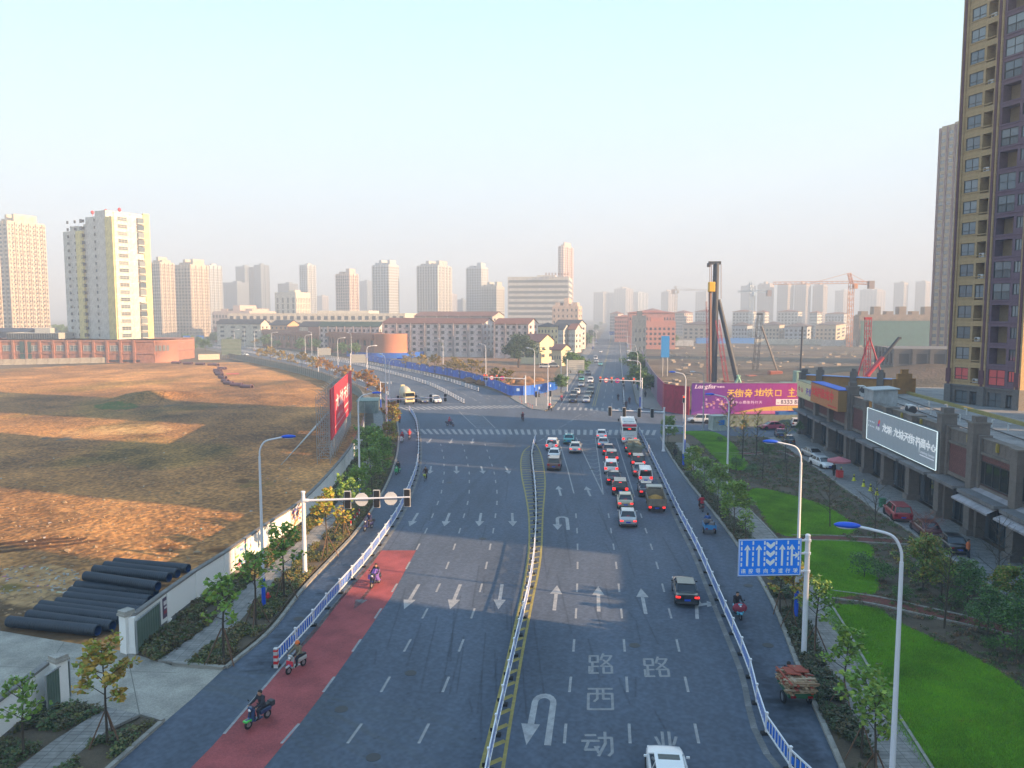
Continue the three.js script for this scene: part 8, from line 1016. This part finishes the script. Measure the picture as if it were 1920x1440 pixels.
// bollards, cones, hydrant, parasol
{
  const bol = thing('striped_post', 'first short red white post from the near end of the row', 'bollard', ped(658, 993), 0, 'row of striped posts on left pavement'); new MB().bar([0, 0, 0], [0, .9, 0], .06, .06, 10).build('post', mat.white, bol); new MB().bar([0, .62, 0], [0, .9, 0], .064, .064, 10).bar([0, .2, 0], [0, .36, 0], .064, .064, 10).build('red_band', mat.red, bol);
  [[665, 983, 'second short red white post from the near end'], [670, 977, 'third short red white post from the near end'], [674, 970, 'farthest short red white post of the row']].forEach(([x, y, l]) => dup(bol, l + ' on left pavement', ped(x, y)));
  [[978, 758], [990, 763], [994, 765], [998, 767], [1022, 744], [975, 751]].forEach(([x, y], i) => dup(bol, 'tiny striped post on the corner island, ' + nth([1, 2, 3, 4, 5, 0][i]) + ' from the left', ped(x, y), 0, 'striped posts on the corner island'));
  const cone = thing('traffic_cone', 'yellow cone farthest along the forecourt', 'cone', ped(1577, 889), 0, 'yellow cones on the forecourt'); cone.position.y = .12; new MB().lathe([[0, .85], [.05, .85], [.2, .06], [.28, .06], [.28, 0], [0, 0]], 0, 0, 0, 14).build('cone_body', M(.6, .62, .02, { rough: .5 }), cone); new MB().lathe([[.092, .68], [.135, .48], [.132, .48], [.09, .68]], 0, 0, 0, 14).build('dark_band', mat.black, cone);
  [[1601, 903, 'second yellow cone from the parasol'], [1619, 914, 'middle yellow cone of the forecourt row'], [1632, 922, 'fourth yellow cone from the parasol'], [1644, 930, 'yellow cone nearest the red suv']].forEach(([x, y, l]) => { const p = ped(x, y); p[1] = .12; dup(cone, l, p); });
  const h = thing('fire_hydrant', 'red fire hydrant at the foot of nearest left lamp', 'hydrant', ped(503, 1133)); new MB().lathe([[0, 0], [.16, 0], [.16, .06], [.1, .1], [.1, .55], [.13, .6], [.1, .72], [.04, .8], [0, .8]], 0, .1, 0, 14).bar([-.2, .58, 0], [.2, .58, 0], .06).bar([0, .58, 0], [0, .58, .2], .07).build('hydrant_body', mat.red, h);
  const u = thing('parasol', 'faded red parasol over the guard on the forecourt', 'parasol', ped(1572, 896)); u.position.y = .12; new MB().bar([0, 0, 0], [0, 2.5, 0], .04).box(0, .1, 0, .6, .2, .6).build('pole', mat.steel, u); const q = new MB(); for (let k = 0; k < 8; k++) { const a = k * Math.PI / 4, b = a + Math.PI / 4, P = (g, r, y) => [Math.cos(g) * r, y, Math.sin(g) * r]; q.tri([0, 2.7, 0], P(b, 1.5, 2.2), P(a, 1.5, 2.2)); q.quad(P(a, 1.5, 1.98), P(b, 1.5, 1.98), P(b, 1.5, 2.2), P(a, 1.5, 2.2)); } q.build('canopy', M(.45, .13, .15, { rough: .8 }), u); new MB().box(0, .5, .3, .7, .9, .7).build('guard_stand', mat.red, u);
  const gb = thing('litter_bin', 'small green bin behind the red suv on forecourt edge', 'bin', ped(1654, 952)); new MB().rbox(0, .5, 0, .6, 1, .5, .06).build('bin_body', M(.02, .2, .1, { rough: .5 }), gb); new MB().rbox(0, 1.03, 0, .66, .08, .56, .03).build('bin_lid', M(.02, .14, .07), gb);
}
// ---------------------------------------------------------------- trees, shrubs, ground cover
const leafMat = new THREE.MeshPhysicalMaterial({ color: 0xffffff, vertexColors: true, roughness: .75, transmission: .22, thickness: 0, side: THREE.DoubleSide });
class Leaves {
  constructor() { this.p = []; this.c = []; this.i = []; }
  leaf(x, y, z, s, col) {                                                 // a folded leaf blade of four faces
    const k = this.p.length / 3, q = new THREE.Quaternion().setFromEuler(new THREE.Euler(rr(-1.1, 1.1), rr(0, 6.28), rr(-1.1, 1.1))), f = s * .16, v = V3();
    for (const [a, b, c] of [[0, 0, -.5], [.42, -f / s, .02], [.16, 0, .5], [-.16, 0, .5], [-.42, -f / s, .02], [0, .06, 0]]) { v.set(a * s, b * s, c * s).applyQuaternion(q); this.p.push(x + v.x, y + v.y, z + v.z); this.c.push(...col, 1); }
    this.i.push(k, k + 1, k + 5, k + 1, k + 2, k + 5, k + 2, k + 3, k + 5, k + 3, k + 4, k + 5, k + 4, k, k + 5);
  }
  geometry() { const g = new THREE.BufferGeometry(); g.setAttribute('position', new THREE.Float32BufferAttribute(this.p, 3)); g.setAttribute('color', new THREE.Float32BufferAttribute(this.c, 4)); g.setIndex(this.i); g.computeVertexNormals(); return g; }
}
const mixC = (a, b, t) => a.map((v, i) => v + (b[i] - v) * t), jitter = (c) => { const k = rr(.7, 1.3); return c.map((v) => v * k); };
// a trunk with limbs; leaves gather in sprays along the twigs
function treeGeo(sd, o) {
  seed(sd); const t = new MB(), L = new Leaves(), H = o.h, f = o.fork ?? H * .35, tips = [], R = o.r ?? .06; let x = 0, z = 0; const P = [[0, 0, 0]];
  for (let k = 1; k <= 4; k++) { x += rr(-.1, .1); z += rr(-.1, .1); P.push([x, f + (H * .86 - f) * (k / 4 - .25) / .75 * (k > 1 ? 1 : 0) - (k === 1 ? 0 : 0), z]); } P[1] = [x * .2, f, z * .2];
  for (let k = 1; k < P.length; k++) t.bar(P[k - 1], P[k], R * (1 - (k - 1) * .2), R * (1 - k * .2), 7);
  const n = o.limbs ?? 12;
  for (let k = 0; k < n; k++) {
    const u = (k + rr(0, 1)) / n, seg = 1 + Math.min(2, Math.floor(u * 3)), b = lerp3(P[seg], P[seg + 1], (u * 3) % 1), a = k * 2.4 + rr(-.4, .4), l = o.w * (1.05 - .65 * u) * rr(.7, 1.15), e = [b[0] + Math.cos(a) * l, b[1] + l * rr(.35, 1.1) * (o.up ?? 1), b[2] + Math.sin(a) * l];
    t.bar(b, e, R * .38, R * .14, 5); const m = o.twigs ?? 3;
    for (let j = 0; j < m; j++) { const s = lerp3(b, e, rr(.4, 1)), w = l * rr(.3, .6), c = a + rr(-1.3, 1.3), q = [s[0] + Math.cos(c) * w, s[1] + rr(-.1, .6) * w * (o.up ?? 1), s[2] + Math.sin(c) * w]; t.bar(s, q, R * .14, R * .05, 4); tips.push([s, q]); if (o.fine) for (let i = 0; i < 3; i++) { const d = lerp3(s, q, rr(.3, 1)); t.bar(d, [d[0] + rr(-.4, .4) * w, d[1] + rr(0, .7) * w, d[2] + rr(-.4, .4) * w], R * .06, R * .03, 3); } }
    tips.push([lerp3(b, e, .6), e]);
  }
  tips.push([P[3], P[4]]);
  if (o.leaves) for (let k = 0; k < o.leaves; k++) { const [s, e] = tips[Math.floor(rnd() * tips.length)], q = lerp3(s, e, Math.pow(rnd(), .6) * 1.12), g = o.g ?? .22; L.leaf(q[0] + rr(-g, g), q[1] + rr(-g, g), q[2] + rr(-g, g), rr(.7, 1.25) * o.s, jitter(rnd() < o.mix ? o.c2 : mixC(o.c1, o.c2, rnd() * .35))); }
  return [t.geometry(), o.leaves ? L.geometry() : null];
}
const stakeGeo = (() => { const q = []; for (let k = 0; k < 3; k++) { const a = k * 2.1 + .3; q.push(new MB().bar([Math.cos(a) * .75, 0, Math.sin(a) * .75], [Math.cos(a) * .06, 1.5, Math.sin(a) * .06], .035, .03, 6).geometry()); } return q; })();
const green = [.125, .25, .03], lime = [.25, .35, .04], gold = [.42, .27, .035], rust = [.36, .15, .03], deep = [.055, .125, .03];
const TREE = {};
const kinds = { youngGreen: { h: 4.6, w: 1.0, fork: 2, leaves: 380, s: .22, mix: .3, c1: green, c2: lime }, youngGold: { h: 5.2, w: 1.1, fork: 1.9, leaves: 700, s: .22, mix: .55, c1: lime, c2: gold }, slim: { h: 4.2, w: .8, fork: 1.7, leaves: 260, s: .22, mix: .25, c1: green, c2: lime }, lush: { h: 6.4, w: 1.6, fork: 1.8, leaves: 1700, s: .26, mix: .25, c1: green, c2: lime, limbs: 18, twigs: 4, g: .35 }, autumn: { h: 5.5, w: 1.7, fork: 1.8, leaves: 900, s: .34, mix: .5, c1: gold, c2: rust, limbs: 14 }, bare: { h: 6.5, w: 1.8, fork: 1.6, limbs: 16, twigs: 5, fine: true, up: 1.4, r: .08 }, tallBare: { h: 11, w: 1.7, fork: 3, limbs: 22, twigs: 5, fine: true, up: 1.5, r: .13, leaves: 260, s: .22, mix: .6, c1: lime, c2: gold }, garden: { h: 6.5, w: 1.7, fork: 1.8, leaves: 1250, s: .24, mix: .2, c1: deep, c2: green, limbs: 16, twigs: 4, g: .4 }, olive: { h: 4.6, w: 1.5, fork: 1, leaves: 2300, s: .2, mix: .45, c1: green, c2: [.3, .25, .04], limbs: 16, twigs: 4, g: .32 }, bushy: { h: 2.4, w: 1.5, fork: .3, leaves: 950, s: .17, mix: .3, c1: deep, c2: green, limbs: 16, g: .4 }, big: { h: 13, w: 5.6, fork: 3, leaves: 5200, s: .62, mix: .1, c1: [.02, .055, .016], c2: deep, limbs: 24, twigs: 6, g: 1.1, r: .35, up: .75 }, far: { h: 8, w: 3.4, fork: 1.8, leaves: 1500, s: .6, mix: .3, c1: deep, c2: green, limbs: 16, twigs: 4, g: .8, r: .2 }, farGold: { h: 6.5, w: 2.2, fork: 1.6, leaves: 700, s: .45, mix: .5, c1: [.13, .14, .03], c2: gold, limbs: 14, r: .1 }, redBare: { h: 2.6, w: 1.6, fork: .3, limbs: 20, twigs: 6, fine: true, up: 1, r: .05 } };
function plant(kind, px, py, label, o = {}) {
  const v = kind + (o.v ?? 0); if (!TREE[v]) TREE[v] = treeGeo(kind.length * 17 + (o.v ?? 0) * 101 + 3, kinds[kind]);
  const [x, z] = G(px, py), bush = kind === 'bushy' || kind === 'redBare', t = thing(bush ? 'shrub' : o.name ?? 'tree', label, bush ? 'shrub' : 'tree', [x, .08, z], o.turn ?? (px * 7 + py * 3) % 6.28, o.group); t.scale.setScalar(o.k ?? 1);
  mesh(bush ? 'stems' : 'trunk', TREE[v][0], kind === 'redBare' ? M(.3, .1, .06) : mat.bark, t); if (TREE[v][1]) mesh(bush ? 'foliage' : 'crown', TREE[v][1], leafMat, t);
  if (o.stakes) for (const g of stakeGeo) mesh('support_stake', g, M(.14, .08, .05, { rough: .9 }), t); return t;
}
const St = { stakes: true, group: 'young staked trees along the left pavement' }, Rt = { stakes: true, group: 'young trees along the right kerb' };
plant('youngGold', 202, 1398, 'young yellowing tree with stakes, alone by the driveway island', { ...St, k: 1.12 }); plant('slim', 45, 1425, 'thin young tree before the short white wall, bottom left', { ...St, group: undefined, stakes: false, k: 1.05 }); plant('slim', 420, 1243, 'young green tree with stakes nearest the gate pillar', { ...St, v: 1, k: 1.4 }); plant('youngGreen', 480, 1176, 'young tree with stakes just left of the nearest left lamp', { ...St, v: 1, k: 1.25 }); plant('youngGreen', 533, 1124, 'young tree with stakes left of the white gantry pole', { ...St, v: 2, k: 1.3 }); plant('youngGold', 614, 1046, 'golden young tree with stakes right of the white gantry pole', { ...St, v: 1, k: 1.25 }); plant('youngGreen', 643, 1006, 'green tree with stakes behind the golden one', { ...St, k: 1.3 });
for (const [x, y, l, k] of [[672, 968, 'leafy green kerb tree just left of second left lamp', .85], [698, 930, 'leafy green kerb tree right of second left lamp', .95], [712, 905, 'leafy green kerb tree, third of the dense clump', 1], [690, 890, 'leafy green tree near the wall behind the dense clump', 1.05], [705, 872, 'leafy green tree, farthest of the dense clump', .9]]) plant('lush', x, y, l, { k, v: x % 3 }); plant('youngGold', 732, 858, 'yellowing kerb tree before the upper bend', { k: 1.15, v: 2 }); plant('youngGold', 738, 822, 'yellowing kerb tree at the upper bend', { k: 1.2 }); plant('autumn', 736, 800, 'orange brown kerb tree at the bend by tall pole', { k: .9 });
[[716, 752], [700, 744], [686, 736], [670, 729], [652, 722], [636, 715], [618, 708], [604, 704], [586, 698], [566, 693], [546, 689], [527, 685], [508, 681], [490, 678]].forEach(([x, y], i) => plant(i < 8 ? 'autumn' : 'farGold', x, y, ['bright gold', 'rust brown', 'thin yellow', 'orange'][i % 4] + ' autumn tree, ' + nth(i) + ' up the left road from the bend', { k: .85 + (i * 7 % 5) * .08, v: i % 3, group: 'autumn trees along the left road' }));
[[760, 690], [790, 695], [815, 700], [838, 704], [862, 709], [884, 714], [905, 718], [928, 726], [948, 734], [772, 683], [850, 697]].sort((p, q) => p[0] - q[0]).forEach(([x, y], i) => plant('farGold', x, y, 'yellow brown young tree by the blue hoarding, ' + nth(i) + ' from the left', { k: .8 + (i % 4) * .1, v: i % 3, group: 'yellowing trees by the blue hoarding' }));
[[430, 650], [455, 648], [480, 652], [500, 654], [520, 656], [540, 658], [565, 661], [590, 664], [615, 667], [640, 669], [665, 672], [400, 646], [375, 652], [350, 650], [325, 655], [310, 662], [335, 664], [360, 662], [385, 660]].sort((p, q) => p[0] - q[0]).forEach(([x, y], i) => plant(i > 7 && i % 3 === 1 ? 'farGold' : 'far', x, y, 'hazy ' + ['green', 'yellowish', 'dark'][i % 3] + ' roadside tree before the red shops, ' + nth(i) + ' from the left', { k: .7 + (i * 5 % 4) * .1, v: i % 3, group: 'roadside trees before the red shops' }));
plant('big', 972, 690, 'large dark green tree standing on the bare corner plot', { k: 1.0 }); plant('far', 838, 668, 'round green tree before the lilac flats', { k: 1 }); plant('far', 1085, 712, 'dark green tree on the far left pavement by sign', { k: .9 }); plant('far', 1052, 738, 'small dark green tree behind the blue hoarding end', { k: .6, v: 1 }); plant('far', 1070, 700, 'dark tree behind the direction sign', { k: .9, v: 2 }); plant('far', 1196, 732, 'dark round tree on the far right pavement, nearer', { k: .85 }); plant('far', 1192, 706, 'dark round tree on the far right pavement, middle', { k: 1, v: 1 }); plant('far', 1209, 742, 'yellow green tree beside the red hoarding', { k: .7, v: 2 }); plant('far', 1075, 660, 'dark garden tree by the cream houses', { k: .8 });
[[1100, 650], [1108, 638], [1118, 622], [1126, 612], [1170, 626], [1178, 640], [1168, 614], [1186, 632], [1256, 640], [1262, 652]].sort((p, q) => p[0] - q[0]).forEach(([x, y], i) => plant('far', x, y, 'misty street tree ' + (x < 1150 ? 'left' : 'right') + ' of the far road, ' + nth(i) + ' from the left', { k: 1, v: i % 3, group: 'street trees far up the road' }));
[[30, 640], [60, 638], [85, 642], [112, 640], [136, 644], [300, 625], [328, 622], [350, 624]].forEach(([x, y], i) => plant('far', x, y, 'dark garden tree at foot of the left towers, ' + nth(i) + ' from the left', { k: 1.6, v: i % 3, group: 'trees at the foot of the left towers' }));
// right kerb
[[1252, 838, 'lush', .8, 'leafy tree nearest the junction on right kerb'], [1300, 905, 'lush', .75, 'leafy kerb tree beside the camera pole'], [1322, 935, 'lush', .8, 'leafy kerb tree right of the camera pole'], [1345, 962, 'lush', .85, 'leafy kerb tree left of the third right lamp'], [1376, 1002, 'lush', .85, 'leafy kerb tree right of the third right lamp'], [1398, 1040, 'slim', 1, 'thin kerb tree left of the lane sign'], [1462, 1150, 'youngGold', 1, 'golden kerb tree under the lane sign board'], [1484, 1180, 'youngGold', .95, 'golden kerb tree behind the lane sign post'], [1527, 1226, 'youngGreen', 1.1, 'green tree just right of the lane sign post'], [1580, 1330, 'youngGreen', 1, 'green staked tree beside the timber tricycle'], [1615, 1425, 'youngGreen', 1.05, 'green tree left of the nearest right lamp'], [1640, 1478, 'youngGreen', 1.05, 'green staked tree lowest at bottom right']].forEach(([x, y, k, s, l], i) => plant(k, x, y, l, { ...Rt, k: s, v: i % 3, stakes: i > 4 }));
// garden between footpath and shops
[[1366, 838, 'tallBare', 1, 'tall bare tree in front of the purple hoarding'], [1392, 862, 'tallBare', .85, 'thin yellow leaved tree right of the bare one'], [1418, 855, 'tallBare', .8, 'thin half bare tree in mid garden'], [1440, 872, 'garden', .9, 'dark garden tree by the forecourt bend'], [1472, 868, 'tallBare', .7, 'thin dark tree beside the parked silver car'], [1498, 820, 'garden', .7, 'narrow dark tree at the green fence'], [1475, 905, 'bare', .75, 'slim bare tree before the white parked car'], [1430, 900, 'bare', .8, 'slim bare tree above the upper lawn'], [1556, 990, 'bare', .9, 'bare branching tree on the brown bed, left'], [1640, 1010, 'bare', 1, 'bare branching tree on the brown bed, right'], [1395, 812, 'garden', .6, 'low dark tree before the booth'], [1730, 1110, 'olive', 1.15, 'sunlit yellow green tree left of the black car'], [1765, 1120, 'olive', .8, 'second sunlit yellow tree beside the larger one'], [1885, 1150, 'olive', .9, 'sunlit yellow tree near right edge'], [1870, 1120, 'bare', 1.1, 'thin bare tree before the nearest shop glass'], [1812, 1150, 'garden', 1, 'dark green tree in the shrub mass, left'], [1850, 1210, 'garden', 1, 'dark green tree in the shrub mass, middle'], [1905, 1250, 'garden', 1.1, 'dark green tree in the shrub mass, right edge'], [1940, 1180, 'garden', 1.2, 'dark green tree cut by the right edge'], [1770, 1180, 'bare', 1, 'bare tree beside the brick garden path']].forEach(([x, y, k, s, l], i) => plant(k, x, y, l, { k: s * (k === 'garden' ? .62 : k === 'bare' ? .9 : .85), v: i % 3 }));
plant('redBare', 1735, 1020, 'reddish bare shrub before the dark red car', { k: 1.1 });
[[1690, 1130], [1745, 1085], [1700, 1075], [1768, 1090], [1790, 1140], [1860, 1225], [1835, 1180], [1880, 1200], [1915, 1235], [1820, 1110], [1855, 1150], [1905, 1160], [1800, 1080], [1620, 1085], [1655, 1095], [1380, 885], [1410, 895], [1350, 830], [1430, 845], [1460, 885]].sort((p, q) => p[0] - q[0]).forEach(([x, y], i) => plant('bushy', x, y, ['dense dark', 'rounded green', 'loose'][i % 3] + ' shrub in the ' + (y > 1000 ? 'lower' : 'upper') + ' garden bed, ' + nth(i) + ' from the left', { k: .36 + (i * 3 % 4) * .12, v: i % 3, group: 'shrubs in the right garden' }));
// ground cover
function cover(label, polys, n, cols, sc, h = 1, skip) {
  seed(n + 13); const L = new Leaves(); for (let k = 0; k < 16; k++) L.leaf(rr(-.22, .22), rr(.03, .3) * h, rr(-.22, .22), rr(.09, .17), [1, 1, 1]); const im = new THREE.InstancedMesh(L.geometry(), leafMat, n), m = new THREE.Matrix4(), q = new THREE.Quaternion(); let i = 0, guard = 0;
  const boxes = polys.map((p) => [Math.min(...p.map((a) => a[0])), Math.max(...p.map((a) => a[0])), Math.min(...p.map((a) => a[1])), Math.max(...p.map((a) => a[1]))]), area = boxes.map((b) => (b[1] - b[0]) * (b[3] - b[2])), tot = area.reduce((a, b) => a + b);
  while (i < n && guard++ < n * 60) { let r = rnd() * tot, k = 0; while (k < area.length - 1 && r > area[k]) r -= area[k++]; const b = boxes[k], x = rr(b[0], b[1]), z = rr(b[2], b[3]); if (!inPoly(x, z, polys[k]) || (skip && skip.some((s2) => inPoly(x, z, s2))) || vn(x * .7 + 40, z * .7 + 90, 256) < .3) continue; const s = rr(.6, 1.4) * sc; q.setFromEuler(new THREE.Euler(0, rr(0, 6), 0)); im.setMatrixAt(i, m.compose(V3(x, .08, z), q, V3(s, s * rr(.7, 1.3), s))); const c = jitter(cols[Math.floor(rnd() * cols.length)]); im.setColorAt(i++, new THREE.Color(...c)); }
  im.count = i; im.name = numbered('ground_cover'); im.castShadow = im.receiveShadow = true; scene.add(im); return tag(im, label, 'ground cover', null, 'stuff');
}
const nearOnly = (pts, zmin) => pts.filter((p) => p[1] > zmin);
cover('low yellow green plants filling the left kerb strip', [strip(nearOnly(kl, -150), -.4, -2.4)], 5200, [[.1, .13, .03], [.2, .17, .04], [.17, .12, .04], [.08, .1, .025]], 1); cover('low green and brown plants between left footpath and wall', [[...offset(nearOnly(kl, -140), -4.5), ...offset(nearOnly(wallLine, -140), .35).reverse()]], 6500, [[.09, .12, .03], [.16, .14, .04], [.12, .08, .035]], 1.05);
cover('low plants on the island and bed by the short wall', [[...offset(kl2, -.4).slice(2), ...offset(kl2, -2.2).slice(2, -5).reverse()], [...offset(kl2, -4.5).slice(2, -5), ...GP([[190, 1336], [145, 1322]]), ...offset(kl2, -9).slice(2, -6).reverse()]], 3200, [[.07, .12, .03], [.14, .14, .035], [.1, .08, .03]], 1); cover('dark straggly plants filling the right kerb strip', [strip(nearOnly(kr, -130).slice(0, -2), .45, 1.7)], 5600, [[.06, .075, .025], [.09, .075, .03], [.05, .08, .02]], 1);
const bed = [...offset(kr.slice(0, -4), 4.5), ...forecourtEdge, [34, -14]]; { const L = lawns.map(smoothPoly), old = inPoly; const beds = [bed]; seed(91); cover('dark shrubs and leaf litter covering the garden beds', beds, 5200, [[.08, .11, .03], [.14, .11, .045], [.08, .14, .035], [.2, .12, .06]], .8, .7, L).position.y = -.03; }
{ // fine grass blades on the lawns
  seed(17); const b = new MB(); for (let k = 0; k < 14; k++) { const x = rr(-.2, .2), z = rr(-.2, .2), a = rr(0, 6.28), h = rr(.05, .1), c = Math.cos(a) * .014, s = Math.sin(a) * .014; b.tri([x - c, 0, z - s], [x + c, 0, z + s], [x + rr(-.04, .04), h, z + rr(-.04, .04)]); } const N = 42000, im = new THREE.InstancedMesh(b.geometry(), M(.19, .4, .02, { rough: .9 }), N), m = new THREE.Matrix4(), q = new THREE.Quaternion(), P = lawns.map(smoothPoly), B = P.map((p) => [Math.min(...p.map((a) => a[0])), Math.max(...p.map((a) => a[0])), Math.min(...p.map((a) => a[1])), Math.max(...p.map((a) => a[1]))]), W = B.map((v) => (v[1] - v[0]) * (v[3] - v[2])), S = W.reduce((a, c) => a + c); let i = 0, g = 0;
  while (i < N && g++ < N * 8) { let r = rnd() * S, k = 0; while (k < 3 && r > W[k]) r -= W[k++]; const x = rr(B[k][0], B[k][1]), z = rr(B[k][2], B[k][3]); if (!inPoly(x, z, P[k])) continue; q.setFromEuler(new THREE.Euler(0, rr(0, 6), 0)); const s = rr(.8, 1.5); im.setMatrixAt(i, m.compose(V3(x, .085, z), q, V3(s, s, s))); const t = rr(.65, 1.25) + .5 * (vn(x * .5 + 60, z * .5 + 60, 256) - .5); im.setColorAt(i++, new THREE.Color(t * rr(.85, 1.15), t, t)); }
  im.count = i; im.name = 'grass'; scene.add(im); tag(im, 'bright green mown grass covering the garden lawns', 'grass', null, 'stuff');
}
renderer.render(scene, camera);
